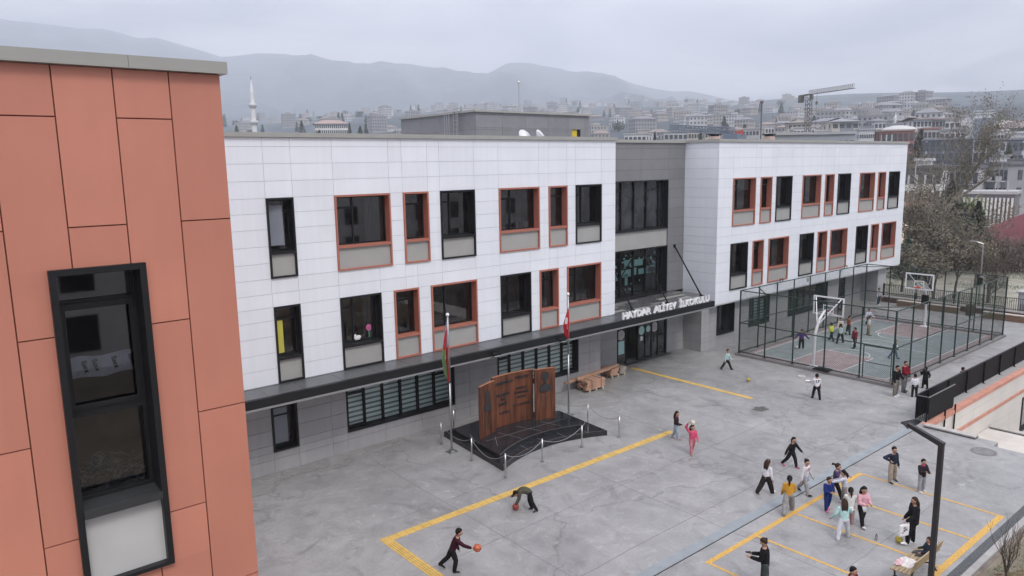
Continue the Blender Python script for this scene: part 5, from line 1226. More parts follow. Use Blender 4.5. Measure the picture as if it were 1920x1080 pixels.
for k in range(14):
    a = 2*math.pi*k/14; m_.obox((62.1+0.26*math.cos(a), 20.3+0.26*math.sin(a), 0.42), Vector((-math.sin(a), math.cos(a), 0))*0.045, Vector((math.cos(a), math.sin(a), 0))*0.012, Vector((0,0,0.38)))
m_.build('slats', mat('dark_brown_slat', (0.10, 0.055, 0.045), 0.7, var=0.15), tb_); MB().tube((62.1, 20.3, 0.02), (62.1, 20.3, 0.74), 0.23, n=14).build('liner', m_black, tb_)
ec = thing('utility_cabinet', 'pale grey utility cabinet with a small yellow warning sticker behind the railing', 'cabinet', (65.2, 17.3, 0))
MB().box(64.5, 65.6, 16.2, 17.9, 0.0, 1.75).build('body', mat('cabinet_grey', (0.45, 0.46, 0.48), 0.6, var=0.05), ec)
MB().prism([(64.35,16.05),(65.75,16.05),(65.75,18.05),(64.35,18.05)], 1.753, 1.83).build('roof', m_spand, ec)
MB().box(64.485, 64.498, 17.0, 17.15, 1.05, 1.3).build('warning_sticker', mat('warning_yellow', (0.65, 0.5, 0.05), 0.6, var=0), ec); m_ = MB()
for k in range(9): m_.box(64.48, 64.497, 16.3+k*0.17, 16.34+k*0.17, 0.1, 0.9)
m_.box(64.47, 64.5, 17.85, 17.89, 0.02, 1.74); m_.build('vent_ribs', m_slate, ec)
# street lamp behind the railing
slp = thing('street_lamp', 'thin grey street lamp rising behind the court corner', 'street lamp', (65.2, 20.75, 0))
MB().path([(65.2, 20.75, 0), (65.2, 20.75, 2.5), (65.2, 20.75, 5.15)], [0.07, 0.055, 0.045], 8).path([(65.2, 20.75, 5.15), (65.0, 21.2, 5.32)], 0.03, 6).build('pole', m_steel, slp)
MB().obox((64.9, 21.35, 5.34), Vector((0.08, 0.28, 0)), Vector((-0.08, 0.02, 0)), Vector((0, 0, 0.03))).build('lamp_head', m_spand, slp)
MB().box(65.05, 65.3, 20.6, 20.9, 1.9, 2.5).build('camera_box', m_black, slp)
struct('park_ground', MB().box(63.6, 95, 13.4, 60, -0.3, -0.045), mat('pale_dry_ground', (0.27, 0.26, 0.215), 0.95, var=0.25, scale=0.5))
m_ = MB(); rg = random.Random(4)
for _ in range(9000):
    x, y = rg.uniform(68, 92), rg.uniform(14, 48)
    if noise.noise(Vector((x*0.2, y*0.2, 1))) < 0.0: continue
    a = rg.uniform(0, 6.28); m_.tri((x-.03*math.cos(a), y-.03*math.sin(a), -0.04), (x+.03*math.cos(a), y+.03*math.sin(a), -0.04), (x, y, rg.uniform(.03, .16)))
tag(m_.build('park_grass', mat('park_grass_green', (0.12, 0.17, 0.07), 0.9, var=0.3)), 'patchy grass behind the railing', 'grass', kind='stuff')

m_lf = [mat('olive_leaf', (0.085, 0.078, 0.055), 0.8, var=0.3), mat('grey_green_leaf', (0.12, 0.108, 0.088), 0.8, var=0.3), mat('yellow_green_leaf', (0.165, 0.14, 0.09), 0.8, var=0.3)]
m_ev = [mat('evergreen_leaf', (0.035, 0.046, 0.033), 0.7, var=0.3), mat('evergreen_leaf_light', (0.055, 0.080, 0.045), 0.7, var=0.3), mat('evergreen_leaf_dark', (0.018, 0.03, 0.02), 0.7, var=0.3)]
m_th = [mat('thicket_twig', (0.095, 0.070, 0.062), 0.85, var=0.3), mat('thicket_red_twig', (0.12, 0.07, 0.068), 0.85, var=0.3), mat('thicket_green', (0.09, 0.11, 0.05), 0.85, var=0.3)]
def tree(x, y, z, H, lab, seed, trunk=m_bark, lf=m_lf, nleaf=10, lsize=0.13, spread=0.55, depth=4, r=0.16, L=None, sp=0.35, lean=(0,0), grp=None, name='tree', upb=0.2, shrink=0.74):
    rr = random.Random(seed); t_ = thing(name, lab, 'tree' if name != 'bush' else 'bush', (x, y, z), grp); m_ = MB(); lfs = []
    branches(m_, Vector((x, y, z-0.2)), Vector((lean[0], lean[1], 1)).normalized(), L or H*0.34, r, depth, rr, spread, upb, shrink, 6, None, lfs)
    m_.build('trunk', trunk, t_)
    if nleaf:
        c_ = MB(); leaves(c_, lfs, nleaf, sp, lsize, rr, len(lf)); c_.build('crown', lf, t_)
    return t_
def at_ground(px, r, z=None):
    p = atr(px, 400, r); return Vector((p.x, p.y, terrain(p.x, p.y) if z is None else z))
# row of small trees just behind the railing
for k, (px, r, H, lab, tr, nl) in enumerate(((1700,75,5.2,'olive leaved tree nearest the school corner behind the railing',m_bark,5),(1762,72,5.6,'olive leaved tree behind the far basketball board',m_bark,5),(1800,73,5.4,'loose crowned tree with pale leaves right of the far basketball board',m_bark,5),(1733,84,6.5,'taller grey green tree between the school corner and the board',m_bark,7),(1838,80,4.6,'low dark leaved tree behind the street lamp',m_bark,5))):
    p = at_ground(px, r, -0.05); tree(p.x, p.y, p.z, H, lab, 50+k, tr, m_lf, nl, 0.11, 0.55, 4, 0.13, H*0.36, 0.36, grp='small trees behind the railing')
# bare dark trees in front of the red roof
for k, (px, r, H, lab) in enumerate(((1866,72,4.6,'bare dark forked tree behind the right slatted bench'),(1848,84,5.2,'bare brown tree with a wide crown below the red roof'),(1895,88,5.6,'bare reddish tree at the right below the red roof'))):
    p = at_ground(px, r, -0.05); tree(p.x, p.y, p.z, H, lab, 70+k, m_bark, m_th, 5, 0.05, 0.6, 5, 0.15, H*0.34, 0.22, grp='bare trees under the red roof', upb=0.12)
# the big pale-barked plane tree
def limb_tree(lab, r0, limbs, seed, trunk, lf, nleaf, lsize, r_base, depth=3, sp=0.35):
    """a tree whose main limbs follow given lines, with side branches and twigs grown from them"""
    rr = random.Random(seed); first = atr(*limbs[0][0], r0); t_ = thing('plane_tree', lab, 'tree', (first.x, first.y, first.z)); m_ = MB(); lfs = []
    for j, L in enumerate(limbs):
        n = len(L); off = 0 if j == 0 else rr.uniform(-2.2, 2.2); pts = []
        for k, (px, py) in enumerate(L): pts.append(atr(px, py, r0+off*(k/(n-1))+rr.uniform(-.3, .3)*(k > 0)))
        rb = r_base*(1.0 if j == 0 else 0.55); rad = [rb*(1-0.82*k/(n-1)) for k in range(n)]; m_.path(pts, rad, 7)
        for k in range(1, n):
            for q in range(3 if k < n-1 else 4):
                p = pts[k-1].lerp(pts[k], rr.uniform(.1, 1)); d0 = (pts[k]-pts[k-1]).normalized(); v = Vector((rr.uniform(-1,1), rr.uniform(-1,1), rr.uniform(-.3,1))).normalized()
                branches(m_, p, (d0*.45+v*.75).normalized(), rr.uniform(1.3, 2.3), max(.035, rad[k]*.42), depth, rr, 0.52, 0.14, 0.74, 4, None, lfs)
    m_.build('trunk', trunk, t_); c_ = MB(); leaves(c_, lfs, nleaf, sp, lsize, rr, len(lf)); c_.build('crown', lf, t_)
    return t_
lf_dry = [m_lf[0], m_lf[1], mat('dry_brown_leaf', (0.13, 0.10, 0.065), 0.8, var=0.3)]
limb_tree('tall half bare plane tree with pale bark and limbs leaning right', 92, [[(1738,520),(1745,470),(1752,440),(1768,405),(1790,372),(1815,342),(1836,305),(1850,268),(1857,238)], [(1790,375),(1820,356),(1850,336),(1882,316)], [(1768,405),(1756,372),(1750,340),(1764,306)], [(1815,345),(1812,312),(1800,282),(1788,262)], [(1752,440),(1732,412),(1722,380),(1728,346)], [(1748,468),(1785,458),(1822,452),(1850,446)], [(1836,305),(1862,285),(1878,262)]], 91, m_barkp, lf_dry, 2, 0.085, 0.34, 3)
limb_tree('half bare plane tree with pale limbs against the school corner', 88, [[(1712,560),(1716,520),(1708,480),(1700,440),(1712,400)], [(1716,520),(1745,498),(1772,492),(1800,505)], [(1708,480),(1728,452),(1748,430)], [(1716,505),(1700,470),(1694,430)], [(1730,508),(1762,470),(1790,462)]], 97, m_barkp, m_lf, 4, 0.095, 0.26, 3)
def conifer(px, r, H, w_, lab, seed, z=None, n=2600, size=0.13, grp=None, name='conifer'):
    p = at_ground(px, r, z); rr = random.Random(seed); t_ = thing(name, lab, 'tree', tuple(p), grp)
    MB().tube(p, p+Vector((0,0,H*0.9)), 0.14*H/8, 0.02).build('trunk', m_bark, t_); c_ = MB()
    for _ in range(n):
        q = rr.random()**0.75; a = rr.uniform(0, 6.28); lump = 0.70+0.75*noise.noise(Vector((math.cos(a)*1.7, math.sin(a)*1.7, q*5+seed)))
        rad = w_*min(1, 1.25*(1-q)**0.8)*max(.25, lump)*math.sqrt(rr.uniform(0.15, 1)); c = p+Vector((math.cos(a)*rad, math.sin(a)*rad, H*(0.06+0.94*q)+rr.uniform(-.15,.15)))
        u = Vector((rr.uniform(-1,1), rr.uniform(-1,1), rr.uniform(-.6,.3))).normalized(); v = u.orthogonal().normalized(); s_ = size*rr.uniform(.6,1.5); c_.quad(c-u*s_, c-v*s_*.6, c+u*s_, c+v*s_*.6, rr.randrange(3))
    c_.build('crown', m_ev, t_); return t_
conifer(1782, 100, 9.5, 3.6, 'broad dark evergreen in front of the palm tree', 5, -0.3, 5200, 0.2); conifer(1834, 96, 7.2, 2.3, 'dark evergreen with a pointed top beside the red roof', 6, -0.3, 3200, 0.18); conifer(1742, 90, 5.5, 3.0, 'low dark evergreen mass under the plane tree', 9, -0.3, 3200, 0.18)
conifer(1706, 84, 4.2, 2.6, 'dark low evergreen against the school end wall', 12, -0.3, 2400, 0.15)
# thicket below the red roof: shrubs along the slope
for k in range(11):
    px = 1795+k*14; p = at_ground(px, 92+(k % 3)*4, -0.3); rr = random.Random(200+k); t_ = thing('bush', ('brown leafless bush in the thicket, ', 'tall brown bush in the thicket, ', 'greenish topped bush in the thicket, ')[k % 3]+('directly under the evergreen','right of the pointed evergreen','under the left end of the red roof','second along the red roof','third along the red roof','midway along the red roof','just right of midway along the red roof','under the right half of the red roof','near the right edge of the picture','last but one at the right edge','at the right edge of the picture')[k], 'bush', tuple(p), 'thicket below the red roof')
    m_ = MB(); c_ = MB()
    for j in range(16):
        a = rr.uniform(0, 6.28); b = rr.uniform(.1, .6); d_ = Vector((math.cos(a)*b, math.sin(a)*b, 1)).normalized(); q0 = p+Vector((rr.uniform(-1.3,1.3), rr.uniform(-1.3,1.3), -0.2)); branches(m_, q0, d_, rr.uniform(1.3, 2.0), 0.05, 2, rr, 0.5, 0.2, 0.75, 4)
    for _ in range(1500):
        q0 = p+Vector((rr.gauss(0, 1.2), rr.gauss(0, 1.2), abs(rr.gauss(1.6, 1.0)))); u = Vector((rr.uniform(-1,1), rr.uniform(-1,1), rr.uniform(-1,1))).normalized(); v = u.orthogonal().normalized(); c_.quad(q0-u*.10, q0-v*.035, q0+u*.10, q0+v*.035, 2 if (k % 3 == 2 and q0.z > 2.2) else rr.choice((0, 1)))
    m_.build('stems', m_bark, t_); c_.build('crown', m_th, t_)
# palm
p = at_ground(1818, 118, -0.5); pt_ = thing('palm_tree', 'palm tree with a ragged green crown above the evergreens', 'tree', tuple(p)); rr = random.Random(15)
topz = atr(1818, 384, 118).z; top_ = Vector((p.x, p.y, topz))
MB().path([p, p+Vector((0,0,(topz-p.z)*.5)), top_], [0.32, 0.26, 0.30], 9).build('trunk', m_bark, pt_); c_ = MB()
for k in range(46):
    a = rr.uniform(0, 6.28); el = rr.uniform(-0.5, 1.3); L = rr.uniform(2.0, 3.0); q = top_.copy(); d_ = Vector((math.cos(a)*math.cos(el), math.sin(a)*math.cos(el), math.sin(el)))
    side = d_.cross(Vector((0,0,1))).normalized()
    for s_ in range(9):
        d_ = (d_+Vector((0,0,-0.14))).normalized(); q2 = q+d_*(L/9); ww = 0.42*(1-abs(s_-4)/6)
        for e in (-1, 1):
            for tq in (0.0, 0.5): qq = q+(q2-q)*tq; c_.tri(qq, qq+d_*0.12, qq+side*e*ww+d_*0.22+Vector((0,0,-0.12)), rr.randrange(2))
        q = q2
c_.build('crown', [mat('palm_green', (0.10, 0.15, 0.05), 0.6, var=0.3), mat('palm_olive', (0.16, 0.18, 0.07), 0.6, var=0.3)], pt_)
# long red roofed shed behind the thicket
rs = thing('red_roofed_shed', 'long low shed with a plain dark red roof beyond the thicket', 'building', (112, 30, -0.5))
A, B, C_, D_ = [atr(*q) for q in ((1838,432,104), (1960,385,108), (1960,455,96), (1846,464,94))]
m_ = MB(); v_ = [A, B, C_, D_]; dn = Vector((0,0,-0.12)); m_.v += [tuple(p) for p in v_]+[tuple(p+dn) for p in v_]; m_.f += [(0,3,2,1), (4,5,6,7), (0,1,5,4), (1,2,6,5), (2,3,7,6), (3,0,4,7)]; m_.m += [0]*6
m_.build('roof', mat('dark_red_roofing', (0.13, 0.028, 0.038), 0.85, var=0.12, scale=0.6, streak=(1, 1, 1)), rs)
m_ = MB()
for a, b in ((D_, C_), (A, B)):
    a2, b2 = a+Vector((0,0,-0.15)), b+Vector((0,0,-0.15)); m_.quad(a2, b2, Vector((b2.x, b2.y, -0.6)), Vector((a2.x, a2.y, -0.6)))
a2, b2 = A+dn, D_+dn; m_.quad(a2, b2, Vector((b2.x, b2.y, -0.6)), Vector((a2.x, a2.y, -0.6)))
m_.build('wall', m_spand, rs)

# ---------------------------------------------------------------- town buildings
m_win = glass_dark('far_window', (0.05, 0.055, 0.065), 0.0, 0.3)
WC = {}
def wcol(c, nm=None):
    key = 'render_%d_%d_%d' % tuple(int(v*100) for v in c)
    return mat(nm or key, c, 0.8, var=0.10, scale=0.15)
WIN = {}
def winmesh(w, h):
    k = (round(w, 1), round(h, 1))
    if k not in WIN: WIN[k] = MB().box(-k[0]/2, k[0]/2, -0.10, 0.02, -k[1]/2, k[1]/2).mesh('window', m_win)
    return WIN[k]
def block(name, lab, px0, px1, pyt, r, depth, wall, yaw=0.0, floors=4, cols=6, roof='flat', roofc=(0.2,0.2,0.21), winw=1.3, winh=1.5, balc=0, grp=None, cat='building', base=None, band=None, slots=None, fh=None, side=2):
    """building whose front spans two pixel columns at distance r; windows are parts"""
    a, b = atr(px0, pyt, r), atr(px1, pyt, r); zt = (a.z+b.z)/2; c = (a+b)/2; w = (b-a).xy.length
    ang = math.atan2((b-a).y, (b-a).x)+yaw; zb = (min(terrain(a.x, a.y), terrain(b.x, b.y))-2.5) if base is None else base
    t_ = thing(name, lab, cat, (0, 0, 0), grp); d = depth
    MB().box(-w/2, w/2, 0, d, zb, zt).build('wall', wall, t_)
    ov = 0.5
    if roof == 'flat': MB().box(-w/2-0.3, w/2+0.3, -0.3, d+0.3, zt+0.01, zt+0.5).build('roof', wcol(roofc), t_)
    elif roof == 'hip':
        h = min(d, w)*0.20; m_ = MB(); i0 = [(-w/2-ov*2,-ov*2,zt+.02),(w/2+ov*2,-ov*2,zt+.02),(w/2+ov*2,d+ov*2,zt+.02),(-w/2-ov*2,d+ov*2,zt+.02),(-w/2+d*0.4,d/2,zt+h),(w/2-d*0.4,d/2,zt+h)]
        m_.v += i0; m_.f += [(0,1,5,4),(1,2,5),(2,3,4,5),(3,0,4),(3,2,1,0)]; m_.m += [0]*5; m_.build('roof', wcol(roofc), t_)
    fh = fh or 3.1; cw_ = w/cols
    n = 0
    for f_ in range(floors):
        z = zt-1.7-f_*fh
        if z < zb+1.2: break
        for k in range(cols):
            if n > 88: break
            o = bpy.data.objects.new('window', winmesh(min(winw, cw_*0.7), winh)); COL.objects.link(o); o.parent = t_; o.location = (-w/2+cw_*(k+.5), 0, z); n += 1
        for k in range(side):
            if n > 96: break
            for sx in (-1, 1):
                o = bpy.data.objects.new('window', winmesh(winw, winh)); COL.objects.link(o); o.parent = t_; o.location = (sx*w/2, d*(k+.5)/max(side, 1), z); o.rotation_euler = (0, 0, math.pi/2*sx); n += 1
    if balc:
        for f_ in range(floors):
            z = zt-2.9-f_*fh
            if z < zb+1: break
            for k in range(balc):
                x = -w/2+w*(k+.5)/balc; m_ = MB(); m_.box(x-w/balc*0.3, x+w/balc*0.3, -1.2, -0.02, z, z+0.15).box(x-w/balc*0.3, x+w/balc*0.3, -1.2, -1.1, z+0.153, z+1.0); m_.build('balcony', wcol((0.42,0.42,0.43)), t_)
    if band: 
        for x0_, x1_, cc, z0_, z1_ in band: MB().box(-w/2+w*x0_, -w/2+w*x1_, -0.05, 0.0, max(zb, zt-z1_), zt-z0_).build('facade_panel', wcol(cc), t_)
    t_.location = (c.x, c.y, 0); t_.rotation_euler = (0, 0, ang)
    return t_
G_ = 'apartment blocks right of the school'
Wt, Gy, Lg, Br, Rd, Bg = wcol((0.62,0.62,0.62)), wcol((0.20,0.21,0.23)), wcol((0.42,0.42,0.43)), wcol((0.28,0.15,0.13)), wcol((0.30,0.13,0.11)), wcol((0.50,0.47,0.42))
block('apartment_block', 'white block with an orange patch facing the yard behind the plane tree', 1660, 1768, 316, 150, 14, Wt, -0.12, 4, 7, 'flat', (0.12,0.12,0.13), 1.4, 1.9, band=[(0.40,0.98,(0.38,0.16,0.10),4.3,9.2),(0,1,(0.12,0.12,0.13),0,1.1),(0,1,(0.17,0.17,0.18),9.6,12)], grp=G_)
block('apartment_block', 'white block with brown stripes right behind the plane tree crown', 1768, 1838, 316, 158, 14, Lg, -0.35, 4, 6, 'flat', (0.16,0.16,0.17), 1.4, 1.9, 2, band=[(0.1,0.35,(0.6,0.58,0.56),0.4,9),(0.55,0.75,(0.26,0.16,0.13),3.0,9)], grp=G_)
block('apartment_block', 'grey apartment block with balconies above the white colonnade', 1832, 1896, 310, 160, 14, wcol((0.27,0.28,0.30)), -0.55, 4, 7, 'flat', (0.14,0.145,0.16), 1.2, 1.7, 3, band=[(0.02,0.14,(0.6,0.6,0.6),0.5,8),(0.62,0.78,(0.62,0.62,0.62),3,9)], grp=G_)
block('apartment_block', 'white balconied block at the right edge above the road', 1888, 1960, 302, 172, 14, wcol((0.45,0.45,0.47)), -0.5, 5, 6, 'flat', (0.16,0.165,0.18), 1.2, 1.7, 3, band=[(0.05,0.4,(0.64,0.64,0.65),1,9)], grp=G_)
cl = block('colonnade_building', 'low building with a white columned front along the road', 1790, 1904, 364, 150, 7, wcol((0.16,0.16,0.17)), -0.12, 0, 1, 'flat', (0.40,0.40,0.42), base=-1.5)

def colonnade(t_, w, zt, zb, n):
    m0 = MB().box(-0.14, 0.14, -0.5, -0.05, zb, zt).mesh('column', Wt)
    for k in range(n):
        o = bpy.data.objects.new('column', m0); COL.objects.link(o); o.parent = t_; o.location = (-w/2+w*(k+.5)/n, 0, 0)
a, b = atr(1790, 364, 150), atr(1904, 364, 150); colonnade(cl, (b-a).xy.length, (a.z+b.z)/2-0.6, -1.5, 15)
block('dark_glass_building', 'wide dark blue grey building with white corner strips behind the plane tree', 1733, 1850, 262, 235, 20, wcol((0.115,0.13,0.16)), 0.05, 4, 10, 'flat', (0.24,0.26,0.29), 1.6, 2.4, band=[(0.03,0.06,(0.5,0.52,0.55),0.2,14),(0.32,0.35,(0.4,0.42,0.45),0.2,14),(0.80,0.99,(0.55,0.55,0.55),0.3,14)], grp=G_)
block('apartment_block', 'dark grey striped block upper right behind the road blocks', 1852, 1960, 262, 230, 18, wcol((0.17,0.18,0.21)), 0.02, 4, 9, 'flat', (0.26,0.28,0.31), 1.5, 1.8, band=[(0.2,0.36,(0.42,0.43,0.47),0.4,12),(0.62,0.68,(0.52,0.54,0.57),0.3,13),(0.8,0.9,(0.5,0.52,0.55),0.3,13)], grp=G_)
block('low_shop_row', 'low pale shop row with red lettering boards at the right edge', 1856, 1895, 294, 205, 8, Wt, 0.0, 1, 5, 'flat', (0.3,0.3,0.32), 1.2, 1.3, grp=G_)
block('apartment_block', 'brick red block with a white curved roof next to the school corner', 1652, 1716, 246, 255, 16, Rd, 0.2, 4, 6, 'flat', (0.30,0.24,0.22), 1.8, 2.2, band=[(0.0,0.35,(0.55,0.55,0.56),1.0,9)], grp=G_)
p0 = atr(1686, 240, 262); solo('curved_roof', MB().ell((p0.x, p0.y, p0.z-1.1), 6.2, 5, 1.9, 16, 8), wcol((0.5,0.5,0.5)), 'white curved roof cap on the brick red block', 'roof', smooth=True)
block('apartment_block', 'brown striped block left of the brick red one', 1625, 1662, 246, 262, 16, wcol((0.30,0.25,0.23)), 0.15, 3, 7, 'flat', (0.24,0.22,0.22), 1.3, 2.0, grp=G_)
block('apartment_block', 'tall white block with dark window stack and small penthouse', 1560, 1612, 228, 330, 16, Bg, 0.25, 5, 4, 'hip', (0.25,0.26,0.28), 2.0, 1.6, band=[(0.3,0.8,(0.25,0.27,0.30),0.5,16)], grp=G_)
block('apartment_block', 'white block with a low hipped roof left of the tower crane', 1478, 1520, 230, 350, 14, Bg, 0.1, 4, 5, 'hip', (0.24,0.22,0.21), 1.6, 1.5, 2, grp=G_)
block('apartment_block', 'white terraced block right of the tower crane mast', 1520, 1562, 246, 330, 14, Wt, 0.1, 3, 6, 'flat', (0.5,0.5,0.5), 1.6, 1.4, grp=G_)
block('apartment_block', 'pale balconied block left of the crane mast above the school roof', 1488, 1528, 240, 310, 12, Wt, -0.1, 3, 6, 'flat', (0.45,0.42,0.4), 1.5, 1.4, 2, grp=G_)
block('apartment_block', 'small white arch windowed block under the right minaret', 1640, 1662, 229, 400, 12, Wt, 0.1, 3, 3, 'flat', (0.25,0.26,0.28), 2.2, 1.8, grp=G_)
block('apartment_block', 'pale block right of the right minaret', 1664, 1690, 233, 420, 12, Lg, 0.0, 3, 4, 'flat', (0.3,0.3,0.32), 2.0, 1.8, grp=G_)
block('apartment_block', 'large hip roofed white apartment block on the skyline', 1712, 1748, 224, 330, 16, Wt, 0.25, 4, 5, 'hip', (0.20,0.165,0.16), 1.8, 1.8, grp=G_)
block('apartment_block', 'white hip roofed twin block on the skyline right of the large one', 1748, 1775, 224, 335, 16, wcol((0.55,0.55,0.55)), -0.1, 4, 4, 'hip', (0.20,0.165,0.16), 1.6, 1.8, grp=G_)
block('apartment_block', 'white stepped block on the skyline left of the office building', 1772, 1800, 226, 330, 14, Wt, -0.1, 4, 3, 'flat', (0.3,0.28,0.28), 2.2, 1.6, grp=G_)
block('apartment_block', 'white stepped lower block on the skyline beside the office building', 1796, 1812, 238, 325, 12, Wt, -0.1, 3, 2, 'flat', (0.35,0.33,0.33), 2.0, 1.6, grp=G_)
block('office_building', 'white office building with a wide dark glass front on the skyline at right', 1827, 1866, 214, 330, 14, wcol((0.62,0.63,0.65)), 0.05, 1, 1, 'flat', (0.55,0.56,0.58), 1, 1, band=[(0.02,0.96,(0.21,0.25,0.31),1.4,11)])
block('office_annex', 'plain white windowless wing left of the office building', 1802, 1828, 218, 331, 12, wcol((0.60,0.61,0.63)), -0.2, 0, 1, 'flat', (0.5,0.5,0.52))
block('office_penthouse', 'open flat penthouse on the office building roof', 1829, 1862, 209, 334, 8, wcol((0.32,0.34,0.36)), 0.05, 0, 1, 'flat', (0.4,0.42,0.45), base=28)
p0 = atr(1878, 229, 345); solo('white_dome_roof', MB().ell((p0.x, p0.y, p0.z-2.5), 11, 6, 3.2, 16, 8), wcol((0.5,0.5,0.5)), 'white shallow curved roof right of the office building', 'roof', smooth=True)
block('long_roofed_building', 'long low brown roofed building at the right below the skyline', 1862, 1960, 240, 300, 16, wcol((0.30,0.31,0.34)), 0.05, 2, 10, 'hip', (0.22,0.19,0.19), 1.5, 1.2, grp=G_)
block('apartment_block', 'pale block with long dark balcony bands below the skyline', 1762, 1812, 244, 275, 14, wcol((0.48,0.48,0.49)), 0.05, 3, 5, 'flat', (0.32,0.33,0.36), 2.6, 1.3, grp=G_)
block('apartment_block', 'concrete block with pink top storey behind the small conifer', 1732, 1764, 242, 262, 14, wcol((0.42,0.40,0.39)), 0.25, 4, 4, 'flat', (0.30,0.17,0.16), 1.6, 1.6, grp=G_)
block('apartment_block', 'narrow white block beside the tall dark conifer', 1714, 1730, 246, 275, 12, Wt, 0.1, 4, 3, 'flat', (0.45,0.45,0.46), 1.2, 1.4, grp=G_)
block('flat_white_house', 'low white house with a flat white roof behind the dark glass building', 1858, 1890, 246, 262, 10, Wt, 0.05, 1, 5, 'flat', (0.6,0.6,0.6), 1.0, 1.1, grp=G_)
block('flat_white_house', 'low white house at the right edge with pale awning', 1890, 1925, 250, 250, 10, wcol((0.5,0.5,0.5)), 0.05, 1, 5, 'flat', (0.6,0.6,0.6), 1.0, 1.1, grp=G_)
block('white_hut', 'white rooftop hut on the white block behind the plane tree', 1717, 1746, 302, 153, 4, wcol((0.68,0.68,0.68)), -0.1, 0, 1, 'flat', (0.6,0.6,0.6))
block('site_hut', 'long white site hut with a flat white roof beyond the trees', 1738, 1788, 392, 128, 5, wcol((0.45,0.45,0.45)), -0.05, 1, 6, 'flat', (0.62,0.62,0.62), 0.9, 1.0)
for k, (px0, px1, py, r, lb) in enumerate(((1170,1212,256,300,'pale two storey block with dark floor gaps above the recess'),(1196,1218,248,330,'white block with few windows above the entrance recess'),(1245,1290,252,290,'wide pale block above the left end of the right wing'),(1262,1286,250,300,'white block with small windows above the right wing'),(1286,1312,251,310,'cream block beside the luffing crane jib'),(1392,1424,246,330,'pinkish block left of the tall roof pole'),(1424,1452,242,345,'pink grey block behind the tall roof pole'),(1322,1350,250,320,'pale block under the crane jib root'))):
    block('apartment_block', lb, px0, px1, py-4, r, 12, (Wt, Bg, Lg)[k % 3], 0.1*((k*7) % 5-2), 3, 5, 'flat', (0.42,0.41,0.4), 1.6, 1.5, grp='blocks seen over the right wing roof')
for k, (px0, px1, py, r, c, lb) in enumerate(((1452,1520,253,150,(0.27,0.29,0.31),'long low grey building just above the right wing roof'),(1518,1604,252,165,(0.30,0.32,0.34),'second long grey building with bands above the right wing roof'),(1612,1640,244,240,(0.55,0.55,0.56),'white corner block with dark openings above the right wing'))):
    block('industrial_building', lb, px0, px1, py, r, 12, wcol(c), 0.15, 2, 8, 'flat', (0.36,0.37,0.38), 2.0, 1.0)
# the white school-like building on the left with its arcades
block('arcaded_school', 'long white arcaded building with a pinkish roof seen over the left wing', 590, 652, 232, 520, 14, wcol((0.66,0.64,0.62)), 0.02, 2, 16, 'hip', (0.34,0.25,0.23), 1.0, 2.2, fh=3.6, side=0)

# hillside houses: many plain pale houses, a few pixels each
arche = []
def hmesh(w, d, h, wall, roofm, roof, seed):
    rr = random.Random(seed); m_ = MB(); m_.box(-w/2, w/2, -d/2, d/2, -4, h, 0)
    if roof: m_.v += [(-w/2-.5,-d/2-.5,h+.02),(w/2+.5,-d/2-.5,h+.02),(w/2+.5,d/2+.5,h+.02),(-w/2-.5,d/2+.5,h+.02),(-w/4,0,h+2.2),(w/4,0,h+2.2)]; i = len(m_.v)-6; m_.f += [(i,i+1,i+5,i+4),(i+1,i+2,i+5),(i+2,i+3,i+4,i+5),(i+3,i,i+4)]; m_.m += [1]*4
    else: m_.box(-w/2-.2, w/2+.2, -d/2-.2, d/2+.2, h+.01, h+.5, 1); m_.box(-w*.2, w*.15, -d*.2, d*.2, h+.5, h+2.2, 0)
    z = h-1.6
    while z > 0.5:
        k = -w/2+1.3
        while k < w/2-0.9:
            for s_ in (-1, 1): m_.box(k-.6, k+.6, s_*d/2-.06, s_*d/2+.06, z-.7, z+.7, 2)
            k += 2.6
        k = -d/2+1.4
        while k < d/2-0.9:
            for s_ in (-1, 1): m_.box(s_*w/2-.06, s_*w/2+.06, k-.6, k+.6, z-.7, z+.7, 2)
            k += 2.8
        z -= 3
    return m_.mesh('hillside_house', [wall, roofm, m_win])
hcols = [(0.46,0.46,0.46),(0.36,0.35,0.33),(0.28,0.28,0.29),(0.36,0.33,0.31),(0.50,0.51,0.52)]
kinds = []
for k in range(14):
    rr = random.Random(300+k); kinds.append((hmesh(rr.uniform(11, 20), rr.uniform(9, 13), rr.choice((4.5, 6.5, 7.5, 10, 13, 16)), wcol(hcols[k % 5]), wcol(((0.25,0.20,0.185),(0.30,0.29,0.29),(0.20,0.20,0.22))[k % 3]), k % 3 != 1, k)))
rr = random.Random(77); placed = 0
lab_h = 'pale distant house on the hazy hillside above the school roof'
while placed < 285:
    px = rr.uniform(430, 1500) if rr.random() < 0.8 else rr.uniform(1480, 1760); az = az_of_px(px)
    if px < 620 and rr.random() < 0.65: continue
    r = 560+2300*(rr.random()**1.15)
    if px > 1480: r = rr.uniform(480, 1000)
    x, y = math.sin(az)*r, math.cos(az)*r
    if px < 700 and r > 2400: continue
    o = bpy.data.objects.new('hillside_house', rr.choice(kinds)); COL.objects.link(o); o.location = (x, y, terrain(x, y)); o.rotation_euler = (0, 0, -az+rr.uniform(-0.7, 0.7)); s_ = 1.0+0.25*(r/2000); o.scale = (s_, s_, s_)
    tag(o, lab_h if px < 1480 else 'pale distant house among the blocks on the right skyline', 'house', 'hillside houses' if px < 1480 else 'skyline houses'); placed += 1
